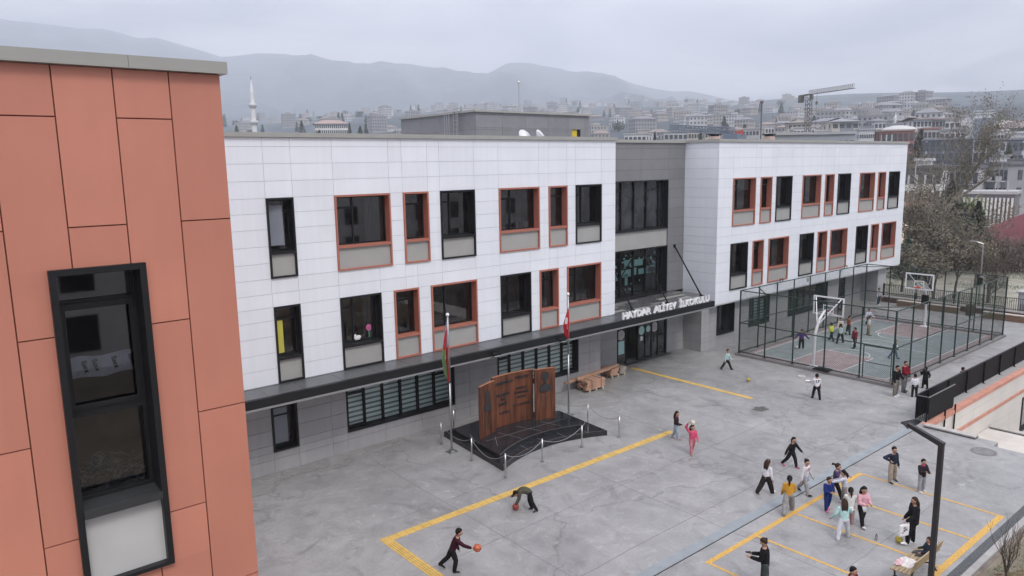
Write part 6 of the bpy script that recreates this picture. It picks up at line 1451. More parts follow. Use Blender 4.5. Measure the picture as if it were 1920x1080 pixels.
# dark trees between the houses
tk = []
for k in range(5):
    rr2 = random.Random(k); m_ = MB()
    for _ in range(260):
        if k < 3: q = rr2.random(); a = rr2.uniform(0, 6.28); rad = (1-q)**0.8*(2.0+k)*rr2.random()**.5; c = Vector((rad*math.cos(a), rad*math.sin(a), 1+q*13))
        else: c = Vector((rr2.gauss(0, 3.2), rr2.gauss(0, 3.2), 5+rr2.gauss(0, 1.9)))
        u = Vector((rr2.uniform(-1,1), rr2.uniform(-1,1), rr2.uniform(-1,1))).normalized(); v = u.orthogonal().normalized(); s_ = rr2.uniform(.6, 1.4); m_.quad(c-u*s_, c-v*s_*.8, c+u*s_, c+v*s_*.8, rr2.randrange(2))
    m_.tube((0,0,-2), (0,0,5), .35, .2, 5); tk.append(m_.mesh('distant_tree', [m_ev[0], m_ev[1]]))
rr = random.Random(5)
for k in range(110):
    px = rr.uniform(425, 1750); az = az_of_px(px); r = rr.uniform(450, 2600) if px < 1480 else rr.uniform(400, 900); x, y = math.sin(az)*r, math.cos(az)*r
    o = bpy.data.objects.new('distant_tree', rr.choice(tk)); COL.objects.link(o); o.location = (x, y, terrain(x, y)); o.rotation_euler = (0, 0, rr.uniform(0, 6)); s_ = rr.uniform(0.5, 0.95)*(1+r/3500); o.scale = (s_, s_, s_*rr.uniform(.8, 1.2))
    tag(o, 'dark hazy tree standing among the hillside houses' if px < 1480 else 'dark hazy tree among the blocks on the right', 'tree', 'distant hillside trees' if px < 1480 else 'trees among the right hand blocks')
for (px, py, r, H, lb) in ((565,228,500,14,'conifer left of the long arcaded building'),(655,232,510,16,'slim conifer right of the long arcaded building'),(675,238,420,13,'broad conifer right of the arcaded building'),(443,236,560,12,'conifer at the left beside the left minaret'),(1727,246,262,11,'tall dark conifer between the brick red block and the concrete one'),(1870,236,290,8,'small dark conifer by the long brown roof'),(1228,250,300,12,'slim cypress above the entrance recess'),(1314,248,305,10,'slim cypress below the crane jib'),(1892,276,222,8,'dark round tree in front of the striped block')):
    p0 = atr(px, py, r); z0 = p0.z-H; rr2 = random.Random(px); t_ = thing('conifer', lb, 'tree', (p0.x, p0.y, z0), 'named conifers in the town'); m_ = MB(); wv = 0.16 if 'slim' in lb else 0.3
    for _ in range(900):
        q = rr2.random(); a = rr2.uniform(0, 6.28); rad = (1-q)**0.75*H*wv*rr2.random()**.5; c = Vector((p0.x+rad*math.cos(a), p0.y+rad*math.sin(a), z0+0.5+q*H)); u = Vector((rr2.uniform(-1,1), rr2.uniform(-1,1), rr2.uniform(-1,1))).normalized(); v = u.orthogonal().normalized(); s_ = rr2.uniform(.2, .5); m_.quad(c-u*s_, c-v*s_*.8, c+u*s_, c+v*s_*.8, rr2.randrange(3))
    m_.build('crown', m_ev, t_); MB().tube((p0.x, p0.y, z0-3), (p0.x, p0.y, z0+H*.8), .3, .05, 6).build('trunk', m_bark, t_)
# minarets
def minaret(px, pyt, r, H, lab, balcs=2):
    p0 = atr(px, pyt, r); x, y, zt = p0; zb = zt-H; t_ = thing('minaret', lab, 'minaret', (x, y, zb), 'minarets'); m_s = wcol((0.66,0.65,0.64)); rr_0 = H*0.026
    MB().tube((x, y, zb), (x, y, zt-H*0.19), rr_0*1.25, rr_0*0.9, 12).build('shaft', m_s, t_); MB().tube((x, y, zt-H*0.19), (x, y, zt-H*0.04), rr_0, 0.06, 12).build('spire', wcol((0.7,0.7,0.72)), t_); MB().tube((x, y, zt-H*0.04), (x, y, zt), 0.12, 0.1, 5).build('finial', m_slate, t_)
    for k in range(balcs):
        z = zt-H*(0.34+0.20*k); MB().tube((x, y, z-1.4*H/40), (x, y, z), rr_0*1.1, rr_0*2.0, 14).tube((x, y, z), (x, y, z+1.0*H/40), rr_0*2.0, rr_0*2.0, 14).build('balcony', m_s, t_)
minaret(470, 143, 330, 34, 'slender pale minaret with two balconies left of the plant room'); minaret(1680, 206, 470, 26, 'small hazy minaret on the right skyline', 1); minaret(1357, 205, 1500, 60, 'faint thin minaret on the hillside behind the right wing', 1)
p0 = atr(834, 165, 2400); solo('radio_mast', MB().tube((p0.x, p0.y, p0.z-70), tuple(p0), 1.3, 0.4, 5), wcol((0.35,0.35,0.38)), 'faint radio mast on the hill above the plant room', 'mast')
# cranes
m_cr = wcol((0.13,0.115,0.10)); m_crb = mat('crane_blue_grey', (0.16,0.20,0.26), 0.6, var=0.1)
def lattice(m_, a, b, w, n, r_=0.07, tri=False):
    a, b = Vector(a), Vector(b); d = (b-a); L = d.length; d.normalize(); u = Vector((0,0,1)) if abs(d.z) < .9 else Vector((1,0,0)); s_ = d.cross(u).normalized(); v = s_.cross(d).normalized()
    cs = [s_*w/2-v*w/2, -s_*w/2-v*w/2, v*w*0.75] if tri else [s_*w/2+v*w/2, -s_*w/2+v*w/2, -s_*w/2-v*w/2, s_*w/2-v*w/2]; m = len(cs)
    for c in cs: m_.tube(a+c, b+c, r_, n=4)
    for k in range(n):
        p, q = a+d*(L*k/n), a+d*(L*(k+1)/n)
        for j in range(m): m_.tube(p+cs[j], q+cs[(j+1) % m], r_*.7, n=3, cap=False); m_.tube(p+cs[j], p+cs[(j+1) % m], r_*.6, n=3, cap=False)
r_c = 290; tp = atr(1517, 180, r_c); bs = atr(1514, 262, r_c); tcn_ = thing('tower_crane', 'grey tower crane with a rising jib over the apartment blocks', 'crane', (tp.x, tp.y, bs.z-8))
m_ = MB(); lattice(m_, (tp.x, tp.y, bs.z-8), (tp.x, tp.y, tp.z), 1.6, 16, 0.10); m_.build('mast', m_cr, tcn_)
je = atr(1602, 162, 268); jb = Vector((tp.x, tp.y, tp.z+1)); m_ = MB(); lattice(m_, jb, je, 1.1, 24, 0.07, True); m_.build('jib', m_cr, tcn_)
dj = (je-jb); dj.z = 0; dj.normalize(); cb_ = jb-dj*5; m_ = MB(); m_.bar(jb-Vector((0,0,.5)), cb_-Vector((0,0,.5)), 1.2, 0.5); m_.build('counter_jib', m_cr, tcn_); MB().obox(cb_-Vector((0,0,1.6)), dj*0.9, dj.cross(Vector((0,0,1)))*0.7, Vector((0,0,1.3))).build('counterweight', m_cr, tcn_)
hk = jb+dj*5; MB().tube((hk.x, hk.y, hk.z), (hk.x, hk.y, hk.z-14), 0.06, n=3).box(hk.x-.3, hk.x+.3, hk.y-.3, hk.y+.3, hk.z-4.3, hk.z-3.3).build('hook_line', m_cr, tcn_); MB().obox(jb+Vector((0.6,-0.6,-1.4)), Vector((.5,0,0)), Vector((0,.5,0)), Vector((0,0,.8))).build('cab', m_cr, tcn_)
a, b = atr(1256, 240, 120), atr(1378, 246, 118); lc = thing('mobile_crane', 'blue grey lattice crane boom lying low above the right wing roof', 'crane', (b.x, b.y, 0)); m_ = MB(); lattice(m_, a, b, 1.0, 40, 0.055); m_.build('boom', m_crb, lc)
c2 = atr(1394, 249, 118); m_ = MB(); m_.bar(b+Vector((0,0,-.4)), c2, 1.2, 0.7); m_.build('boom_foot', mat('crane_red', (0.40,0.07,0.05), 0.6, var=0.1), lc); MB().box(b.x-1.2, b.x+1.2, b.y-1.2, b.y+1.2, b.z-2.4, b.z-0.4).tube((b.x, b.y, -0.5), (b.x, b.y, b.z-2.4), 0.8).build('winch_body', m_crb, lc)
p0 = atr(1040, 201, 1500); tc2 = thing('tower_crane', 'faint hazy tower crane behind the plant room', 'crane', (p0.x, p0.y, p0.z-50)); MB().tube((p0.x, p0.y, p0.z-50), tuple(p0), 1.0, n=4).build('mast', m_cr, tc2); q0 = rt*26; MB().bar(p0-q0*0.5+Vector((0,0,1)), p0+q0*.9+Vector((0,0,-1)), 1.6).build('jib', m_cr, tc2)
# lattice pole by the road
p0 = atr(1893, 428, 128); pyl = MB(); lattice(pyl, (p0.x, p0.y, -0.6), (p0.x, p0.y, atr(1893, 402, 128).z+1.2), 0.55, 12, 0.05); solo('lattice_pole', pyl, wcol((0.16,0.12,0.10)), 'brown steel lattice pole beside the pale earth road', 'pole')
for (px, py, r, h, lb) in ((1886,392,150,9,'thin pale pole in front of the colonnade'),(1862,400,150,10,'second thin pale pole before the colonnade'),(1716,330,140,6,'thin pale pole on the white block roof')):
    p0 = atr(px, py, r); solo('utility_pole', MB().tube((p0.x, p0.y, p0.z-h), (p0.x, p0.y, p0.z+h*.5), 0.07, n=6), Lg, lb, 'pole')
# parked cars and site vehicles
def car(px, py, r, yaw, col, lab, grp='cars on the building site'):
    p0 = atr(px, py, r); z = max(terrain(p0.x, p0.y), -0.05)+0.75; t_ = thing('parked_car', lab, 'car', (0,0,0), grp); cm = mat('car_'+lab.split()[0], col, 0.3, var=0.02)
    def prof(pts, w_, nm, m):
        q = MB(); n = len(pts); q.v += [(p[0], -w_/2, p[1]) for p in pts]+[(p[0], w_/2, p[1]) for p in pts]; q.f += [tuple(range(n)), tuple(range(2*n-1, n-1, -1))]+[(k, n+k, n+(k+1)%n, (k+1)%n) for k in range(n)]; q.m += [0]*(n+2); return q.build(nm, m, t_)
    prof([(-2.1,.3),(-2.15,.75),(-1.9,.95),(1.0,.98),(2.0,.8),(2.15,.5),(2.1,.3)], 1.75, 'body', cm); prof([(-1.7,.96),(-1.3,1.4),(0.3,1.42),(0.95,.99)], 1.5, 'cabin', m_win); prof([(-1.28,1.405),(-1.25,1.46),(.28,1.47),(.32,1.425)], 1.48, 'roof', cm)
    for x in (-1.35, 1.35):
        for s_ in (-1, 1): MB().tube((x, s_*.70, .33), (x, s_*.90, .33), .33, n=12).build('wheel', m_black, t_)
    t_.location = (p0.x, p0.y, z-0.02); t_.rotation_euler = (0, 0, yaw)
for a in ((1846,407,125,0.2,(0.55,0.55,0.56),'white car behind the evergreens'),(1838,402,128,1.0,(0.4,0.41,0.43),'silver car parked behind the white one'),(1856,412,122,0.5,(0.2,0.2,0.22),'grey car parked nearest the pale earth'),(1912,410,128,0.9,(0.5,0.5,0.52),'pale car at the right edge above the red roof'),(1918,414,126,0.4,(0.08,0.09,0.12),'navy car at the right edge'),(1822,412,118,0.1,(0.03,0.03,0.035),'black car by the palm trunk')): car(*a)
p0 = atr(1740, 419, 112); z = max(terrain(p0.x, p0.y), 0)+0.6; ex = thing('excavator', 'yellow excavator working on the pale earth behind the trees', 'excavator', (p0.x, p0.y, z)); m_y = mat('machine_yellow', (0.50, 0.27, 0.03), 0.5, var=0.15)
x, y = p0.x, p0.y; MB().box(x-1.6, x+1.0, y-1.1, y+1.1, z+1.0, z+2.0).box(x-1.6, x-0.9, y-1.0, y+1.0, z+2.0, z+2.4).build('body', m_y, ex); MB().box(x-0.2, x+1.0, y-0.2, y+1.05, z+2.003, z+3.0).build('cab', m_y, ex)
MB().box(x-2, x+1.8, y-1.4, y-0.9, z, z+0.8).box(x-2, x+1.8, y+0.9, y+1.4, z, z+0.8).build('track', m_black, ex); MB().path([(x+0.9, y-.4, z+1.6), (x+3.0, y-1.9, z+3.7), (x+5.0, y-3.2, z+2.6)], 0.22, 6).build('boom', m_y, ex); MB().path([(x+5.0, y-3.2, z+2.6), (x+5.0, y-3.3, z+0.7)], 0.16, 6).box(x+4.5, x+5.3, y-3.8, y-2.9, z+0.1, z+0.8).build('bucket_arm', m_y, ex)
# pale building opposite, behind the viewer: what the glass reflects
ob = thing('opposite_building', 'pale rendered block across the yard behind the viewer', 'building', (20, -34, 0)); a_, b_ = MB(), MB()
MB().box(-30, 90, -40, -30, -1, 15.5).build('wall', wcol((0.8,0.8,0.82)), ob); wm = MB().box(-0.9, 0.9, -0.02, 0.08, -1.1, 1.1).mesh('window', m_dark)
for f_ in range(4):
    for k in range(22):
        o = bpy.data.objects.new('window', wm); COL.objects.link(o); o.parent = ob; o.location = (-28+k*5.2-20, -30+34, 2.2+f_*3.7)
# ---------------------------------------------------------------- people
m_skin = mat('skin', (0.42, 0.24, 0.165), 0.55, var=0.05); m_skin2 = mat('skin_tan', (0.33, 0.18, 0.12), 0.55, var=0.05)
m_eye = mat('dark_eye', (0.02, 0.015, 0.012), 0.3, var=0); m_lip = mat('lip', (0.30, 0.10, 0.08), 0.5, var=0)
HAIR = {'k': mat('black_hair', (0.008, 0.006, 0.0055), 0.65, var=0.3, scale=40, spec=0.2), 'b': mat('brown_hair', (0.035, 0.020, 0.014), 0.65, var=0.3, scale=40, spec=0.2)}
def cm_(c, nm=None): return mat('cloth_%d_%d_%d' % tuple(int(v*1000) for v in c), c, 0.92, var=0.22, scale=7, bump=0.5, bscale=14, spec=0.12)
Fh = Vector((fw.x, fw.y, 0)).normalized(); Rh = Vector((Fh.y, -Fh.x, 0))
def rm_mod(o, vox):
    md = o.modifiers.new('remesh', 'REMESH'); md.mode = 'VOXEL'; md.voxel_size = vox; md.use_smooth_shade = True
    s = o.modifiers.new('smooth', 'SMOOTH'); s.factor = 0.5; s.iterations = 3
    return o
def limb(mb, pts, rads, n=10):
    """tapered rounded limb along joints: lofted rings with ball joints"""
    for k in range(len(pts)-1):
        a, b = Vector(pts[k]), Vector(pts[k+1]); d = (b-a).normalized(); u = Vector((0,1,0)) if abs(d.y) < .9 else Vector((1,0,0)); s_ = d.cross(u).normalized(); t_ = d.cross(s_); ra, rb = rads[k], rads[k+1]
        mid = (a+b)/2; rm_ = (ra+rb)/2*(1.06)
        mb.loft([(a, s_*ra, t_*ra), (mid, s_*rm_, t_*rm_), (b, s_*rb, t_*rb)], n)
    for p, r in zip(pts, rads): mb.ell(p, r*1.0, nu=9, nv=6)
def person(label, x, y, H, face, top, bot, shoes, hair=('k', 'short'), pose=None, top_len=0.0, sleeves=1, adult=False, female=False, scarf=None, skirt=None, coat=0, print_=None, wide=0, z0=0.0, skin=None, trim=None, hood=False, group=None, cuff=None):
    P = dict(lean=4, legs=((8, 3, 6), (-8, 3, 10)), arms=((5, 8, 15, 0), (-5, 8, 15, 0)), yaw=0, nod=8, side=0); P.update(pose or {})
    h = H/(7.3 if adult else 6.2); hr = h*0.5; skin = skin or m_skin
    t_ = thing('person', label, 'person', (0, 0, 0), group)
    LL = H*(0.485 if adult else 0.465); up_, lo_ = LL*0.47, LL*0.45; fh = LL*0.08; hipw = H*0.052; bulk = (1.0 if adult else 1.02)
    def v(sw, ab, s_): sw, ab = R(sw), R(ab); return Vector((s_*math.sin(ab), math.sin(sw)*math.cos(ab), -math.cos(sw)*math.cos(ab)))
    legs = []; pel = Vector((0, 0, 0))
    for s_, (sw, ab, kn) in zip((1, -1), P['legs']):
        hip = pel+Vector((s_*hipw, 0, 0)); k = hip+v(sw, ab, s_)*up_; a = k+v(sw-kn, ab*0.6, s_)*lo_; legs.append((hip, k, a, sw-kn))
    minz = min(l[2].z for l in legs); off = Vector((0, 0, fh-minz))
    if 'seat' in P: off = Vector((0, 0, P['seat']))
    legs = [(a+off, b+off, c+off, q) for a, b, c, q in legs]; pel = pel+off
    ln_ = R(P['lean']); sd = R(P['side']); TL = H*(0.295 if adult else 0.285)
    spd = Vector((math.sin(sd), math.sin(ln_)*math.cos(sd), math.cos(ln_)*math.cos(sd))); fwd = Vector((0, math.cos(ln_), -math.sin(ln_))); sdv = spd.cross(fwd)*-1
    sdv = fwd.cross(spd).normalized(); tw = R(P.get('twist', 0)); sv = (sdv*math.cos(tw)+fwd*math.sin(tw)).normalized(); fv = (fwd*math.cos(tw)-sdv*math.sin(tw)).normalized()
    if sv.x < 0: sv = -sv
    l1 = R(P['lean1']) if 'lean1' in P else ln_
    def spt(t):
        p = pel.copy(); n_ = 12
        for i_ in range(n_):
            if t <= 0: break
            a_ = ln_+(l1-ln_)*(i_+.5)/n_*1.0; p = p+Vector((math.sin(sd), math.sin(a_)*math.cos(sd), math.cos(a_)*math.cos(sd)))*TL*min(t, 1/n_); t -= 1/n_
        return p
    spe = Vector((math.sin(sd), math.sin(l1)*math.cos(sd), math.cos(l1)*math.cos(sd)))
    chest = spt(0.62); neck = spt(1.0)
    sw_ = H*(0.108 if adult and not female else 0.096 if adult else 0.098)
    # torso rings
    tr = [(pel-spd*H*0.01, 0.088, 0.066), (spt(.22), 0.082, 0.062), (spt(.5), 0.089, 0.066), (spt(.78), 0.098 if adult else 0.092, 0.066), (spt(.95), 0.070, 0.050), (neck+spe*H*0.01, 0.030, 0.030)]
    def fdir(j):
        a_ = ln_+(l1-ln_)*j/5; return (Vector((0, math.cos(a_), -math.sin(a_)))+(fv-fwd)*j/5).normalized()
    def rings(k, extra=0.0, upto=6): return [(c, (sdv.lerp(sv, j/5)).normalized()*(a*H*k+extra), fdir(j)*(b*H*k+extra)) for j, (c, a, b) in enumerate(tr[:upto])]
    sh_ = [spt(.90)+sv*(s_*sw_) for s_ in (1, -1)]
    arms = []; uA, fA = H*0.165, H*0.145
    for s_, sh0, (sw, ab, el, inn) in zip((1, -1), sh_, P['arms']):
        def av(sw, ab):
            d0 = v(sw, ab, s_); return d0
        e = sh0+v(sw, ab, s_)*uA; w = e+v(sw+el, ab-inn, s_)*fA; arms.append((sh0, e, w, v(sw+el, ab-inn, s_)))
    # body: one continuous skin surface
    bm_ = MB(); bm_.loft(rings(0.86), 12)
    for hip, k, a, q in legs: limb(bm_, (hip, k, a), (H*.042, H*.032, H*.022)); bm_.ell(a+Vector((0, H*.01, -fh*.3)), H*.016, H*.02, H*.014)
    for s0, e, w, d in arms:
        limb(bm_, (s0, e, w), (H*.030, H*.023, H*.017)); bm_.ell(w+d*H*0.028, H*.016, H*.022, H*.026, 8, 6)
    hy, nd = R(P['yaw']), R(P['nod']); hc = neck+spe*H*0.025+Vector((0, 0.1*h, hr*0.95)); hf = Vector((math.sin(hy)*math.cos(nd), math.cos(hy)*math.cos(nd), -math.sin(nd))); hf = (hf+Vector((0, math.sin(ln_)*0.0, -math.sin(max(0, ln_-0.25))*1.0))).normalized()
    hs = hf.cross(Vector((0,0,1))).normalized(); hu = hs.cross(hf).normalized(); AX = (hs, hf, hu)
    if 'lean1' in P: hc = neck+spe*h*0.62; hf = Vector((0, math.cos(l1-R(50)), -math.sin(l1-R(50)))).normalized(); hs = Vector((1,0,0)); hu = hs.cross(hf).normalized(); AX = (hs, hf, hu)
    limb(bm_, (neck-spe*H*0.02, hc-hu*hr*0.5), (H*.030, H*.027))
    bm_.ell(hc, hr*0.74, hr*0.86, hr, 14, 10, ax=AX); bm_.ell(hc+hf*hr*0.25-hu*hr*0.45, hr*0.52, hr*0.55, hr*0.48, 10, 7, ax=AX)
    bm_.ell(hc+hf*hr*0.86-hu*hr*0.12, hr*0.13, hr*0.16, hr*0.2, 7, 5, ax=AX)
    for s_ in (1, -1): bm_.ell(hc+hs*s_*hr*0.74-hu*hr*0.08, hr*0.10, hr*0.16, hr*0.22, 7, 5, ax=AX)
    rm_mod(bm_.build('body', skin, t_, True), H*0.0105)
    fc = MB()
    for s_ in (1, -1):
        fc.ell(hc+hf*hr*0.80+hs*s_*hr*0.30+hu*hr*0.02, hr*0.11, hr*0.06, hr*0.07, 7, 5, 0, AX); fc.ell(hc+hf*hr*0.80+hs*s_*hr*0.31+hu*hr*0.20, hr*0.17, hr*0.05, hr*0.04, 7, 4, 0, AX)
    fc.ell(hc+hf*hr*0.80-hu*hr*0.48, hr*0.2, hr*0.06, hr*0.06, 8, 4, 1, AX); fc.build('face_features', [m_eye, m_lip], t_, True)
    hd = MB()
    for (s0, e, w, d), s_ in zip(arms, (1, -1)):
        side_ = d.cross(Vector((0, 1, 0.2))).normalized(); flat_ = side_.cross(d).normalized(); base = w+d*H*0.045
        for j, (o_, L_) in enumerate(((-.0115, .036), (-.004, .042), (.004, .040), (.0115, .032))):
            a0 = base+side_*o_*H; a1 = a0+d*L_*H*0.5; a2 = a1+(d+flat_*0.5*(1)).normalized()*L_*H*0.5; hd.path([a0-d*H*.01, a1, a2], [H*.0046, H*.0044, H*.0034], 5)
        th0 = w+d*H*0.018; hd.path([th0, th0+(d*0.7+side_*s_*0.7)*H*0.026, th0+(d*0.9+side_*s_*0.5)*H*0.042], [H*.0052, H*.0048, H*.0038], 5)
    hd.build('hand', skin, t_, True)
    # top
    tb_ = MB(); tm = cm_(top); ex = H*0.008+coat*0.01; rg_ = rings(1.06, ex, 5); lo = pel-spd*H*(0.035+top_len)
    rg_[0] = (lo, sdv*(0.088+0.012*(top_len > .05))*H+sdv*coat*0.012, fwd*(0.066+0.01*(top_len > .05))*H+fwd*coat*0.012); tb_.loft(rg_[:5], 14)
    for s0, e, w, d in arms:
        wr = w-d*H*0.006
        if sleeves >= 1: limb(tb_, (s0-spd*H*0.004, e, wr), (H*(.045+coat*.007), H*(.038+coat*.007), H*(.030+coat*.005)))
        else: limb(tb_, (s0-spd*H*0.004, s0.lerp(e, 0.75)), (H*.044, H*.041))
    tb_.ell(neck-spd*H*0.01, H*.042, H*.038, H*.02)
    if hood: tb_.ell(neck-spd*H*0.012-fv*H*0.035, H*.058, H*.04, H*.035)
    rm_mod(tb_.build('coat' if coat else 'top', tm, t_, True), H*0.0105)
    # trousers
    if bot:
        lb = MB(); rg2 = rings(1.0, H*.006, 2); lb.loft([(pel-spd*H*.035, sdv*H*.080, fwd*H*.062), rg2[0], rg2[1]], 12); wk = 1+0.35*wide
        for hip, k, a, q in legs: limb(lb, (hip, k, a+(a-k).normalized()*H*0.012), (H*.062*(1+.08*wide), H*.050*wk, H*.038*wk))
        rm_mod(lb.build('trousers', cm_(bot), t_, True), H*0.0105)
    for hip, k, a, q in legs:
        m_ = MB(); dz = -fh; tilt = R(max(-35, min(35, q))) if 'seat' not in P else 0; ff = Vector((0, math.cos(tilt), math.sin(tilt)*0.9)); c = a+Vector((0,0,-fh*0.55))
        m_.loft([(c-ff*H*.028+Vector((0,0,.000)), Vector((H*.024,0,0)), Vector((0,0,fh*.50))), (c-ff*H*.012, Vector((H*.030,0,0)), Vector((0,0,fh*.78))), (c+ff*H*.045, Vector((H*.032,0,0)), Vector((0,0,fh*.58))), (c+ff*H*.09-Vector((0,0,fh*.1)), Vector((H*.031,0,0)), Vector((0,0,fh*.42))), (c+ff*H*.118-Vector((0,0,fh*.15)), Vector((H*.015,0,0)), Vector((0,0,fh*.24)))], 10)
        so_ = m_.build('shoe', cm_(shoes), t_, True)
        MB().loft([(c-ff*H*.034-Vector((0,0,fh*.36)), Vector((H*.02,0,0)), Vector((0,0,fh*.10))), (c+ff*H*.03-Vector((0,0,fh*.36)), Vector((H*.035,0,0)), Vector((0,0,fh*.10))), (c+ff*H*.122-Vector((0,0,fh*.36)), Vector((H*.016,0,0)), Vector((0,0,fh*.08)))], 8).build('sole', m_whitep if sum(shoes) > .3 or trim == 'sole' else m_black, so_)
    # hair
    hk, hst = hair; hm_ = HAIR[hk] if hst != 'hijab' else cm_(scarf or (0.012,0.012,0.014)); hb = MB()
    if hst == 'hijab':
        hb.ell(hc-hf*hr*0.10+hu*hr*0.05, hr*0.90, hr*0.95, hr*1.10, 14, 9, ax=AX); hb.ell(hc-hf*hr*0.05-hu*hr*0.95, hr*0.85, hr*0.75, hr*0.55, 12, 7, ax=AX); rm_mod(hb.build('headscarf', hm_, t_, True), H*.011)
    else:
        hb.ell(hc-hf*hr*0.16+hu*hr*0.16, hr*0.80, hr*0.84, hr*0.96, 14, 9, ax=AX, jit=0.02); hb.ell(hc+hf*hr*0.28+hu*hr*0.70, hr*0.55, hr*0.38, hr*0.28, 10, 6, ax=AX, jit=.04)
        bk_ = -hf
        if hst in ('long', 'loose'):
            q0 = hc+bk_*hr*0.45; pts = [q0+hu*hr*.2, q0+bk_*hr*.25-hu*hr*.7, q0+bk_*hr*.30-hu*hr*1.7, q0+bk_*hr*.2-hu*hr*(2.5 if hst == 'long' else 1.9)]
            for dx_ in (-.42, 0, .42): limb(hb, [p+hs*hr*dx_*(1+.1*i) for i, p in enumerate(pts)], [hr*.45, hr*.46, hr*.36, hr*.16], 8)
        if hst in ('pony', 'bun', 'fly'):
            q0 = hc+bk_*hr*0.85+hu*hr*(0.35 if hst != 'pony' else .05); hb.ell(q0, hr*.28)
            if hst == 'pony': limb(hb, [q0, q0+bk_*hr*.35-hu*hr*.4, q0+bk_*hr*.3-hu*hr*1.3, q0+bk_*hr*.1-hu*hr*2.0], [hr*.26, hr*.32, hr*.26, hr*.1], 8)
            if hst == 'bun': hb.ell(q0+hu*hr*.12+bk_*hr*.1, hr*.36)
            if hst == 'fly':
                for j in range(4): limb(hb, [q0, q0+bk_*hr*.6+hu*hr*(.2-.15*j), q0+bk_*hr*1.1+hu*hr*(.1-.25*j)], [hr*.2, hr*.2, hr*.08], 7)
        rm_mod(hb.build('hair', hm_, t_, True), H*.0105)
        if hst in ('pony', 'long') and P.get('clip', 0): MB().ell(hc-hf*hr*.55+hu*hr*.7+hs*hr*.25, hr*.25, hr*.12, hr*.14, 8, 5, ax=AX).build('hair_clip', m_whitep, t_)
    if scarf and hst != 'hijab':
        q = MB(); q.path([neck+sv*math.cos(a_)*H*.045+fv*math.sin(a_)*H*.04+spd*H*.0 for a_ in [2*math.pi*k/12 for k in range(13)]], H*.015, 8); q.bar(neck+fv*H*.045, chest+fv*H*.075, H*.03, H*.012); q.build('scarf', cm_(scarf), t_, True)
    if skirt:
        q = MB(); q.loft([(pel+spd*H*.02, sdv*H*.086, fwd*H*.066), (pel-Vector((0,0,H*.05)), sdv*H*.10, fwd*H*.082), (pel-Vector((0,0,H*skirt[1])), sdv*H*.108, fwd*H*.092)], 16, cap=False); so2 = q.build('skirt', cm_(skirt[0]), t_, True); sm = so2.modifiers.new('thick', 'SOLIDIFY'); sm.thickness = 0.01
    if print_:
        txt, sz, colr, back = print_; s_ = -1 if back else 1; up2 = spd; n_ = fv*s_; rgt = up2.cross(n_).normalized()  # reading direction seen from outside
        tm_ = text_mb(txt, sz, 0.002, 0.006); dch = pel+spd*TL*0.55+n_*(H*0.0755+0.016)
        Mx = Matrix(((rgt.x, -n_.x, up2.x, dch.x), (rgt.y, -n_.y, up2.y, dch.y), (rgt.z, -n_.z, up2.z, dch.z), (0,0,0,1))); place(tm_, Mx); tm_.build('shirt_print', cm_(colr), t_)
    a_ = R(face); hv = -Fh*math.cos(a_)+Rh*math.sin(a_); t_.location = (x, y, z0); t_.rotation_euler = (0, 0, math.atan2(-hv.x, hv.y))
    W_ = Matrix.Translation((x, y, z0)) @ Matrix.Rotation(math.atan2(-hv.x, hv.y), 4, 'Z')
    return dict(o=t_, hands=[W_ @ (w+d*H*0.05) for s0, e, w, d in arms], head=W_ @ hc, pel=W_ @ pel, hr=hr, feet=[W_ @ l[2] for l in legs])
BK = (0.014, 0.014, 0.016); NV = (0.02, 0.026, 0.045); WH = (0.66, 0.66, 0.70); MINT = (0.40, 0.56, 0.54); GYs = (0.30, 0.30, 0.32); KH = (0.28, 0.235, 0.185)
WALK = ((24, 3, 8), (-20, 3, 22)); STRIDE = ((34, 5, 10), (-30, 4, 18)); STAND = ((4, 5, 4), (-4, 5, 4))
def ball(p, r, m, lab, seams=None, nm='ball'):
    t_ = thing(nm, lab, 'ball', tuple(p)); MB().ell(p, r, nu=24, nv=16).build('shell', m, t_, True)
    if seams:
        q = MB()
        for k in range(3):
            ax = (Vector((1,0.2,0.1)), Vector((0.1,1,0.3)), Vector((.2,.1,1)))[k].normalized(); u = ax.orthogonal().normalized(); w = ax.cross(u); q.path([Vector(p)+(u*math.cos(a)+w*math.sin(a))*r*1.003 for a in [2*math.pi*j/24 for j in range(25)]], r*0.035, 4)
        q.build('seams', seams, t_)
m_bask = mat('basketball_orange', (0.50, 0.13, 0.055), 0.6, var=0.1, scale=20); m_bask2 = mat('basketball_red', (0.42, 0.075, 0.055), 0.6, var=0.1, scale=20); m_yb = mat('ball_yellow', (0.42, 0.33, 0.05), 0.5, var=0.1)
# the two boys with basketballs
a = person('boy in dark maroon sweater and black trousers reaching a basketball forward', 11.70, 16.95, 1.50, 92, (0.040, 0.010, 0.018), BK, (0.035,0.03,0.027), pose=dict(lean=24, legs=((18, 3, 28), (-26, 4, 22)), arms=((50, 4, 22, 0), (-12, 6, 30, 0)), nod=6), adult=False)
ball(a['hands'][0]+Rh*0.12+Vector((0,0,0.02)), 0.12, m_bask, 'orange basketball held out by the boy in the maroon sweater', m_black, 'basketball')
b = person('boy in olive jacket and black striped trousers bent double over a ball', 15.98, 18.35, 1.42, -98, (0.075, 0.075, 0.055), BK, (0.05,0.05,0.05), pose=dict(lean=38, lean1=128, legs=((6, 5, 22), (-16, 5, 16)), arms=((42, 6, 10, 0), (8, 10, 20, 0)), nod=30), coat=1, trim='sole')
ball(Vector((15.65, 18.72, 0.12)), 0.12, m_bask2, 'red brown basketball on the ground by the bending boy', m_black, 'basketball')
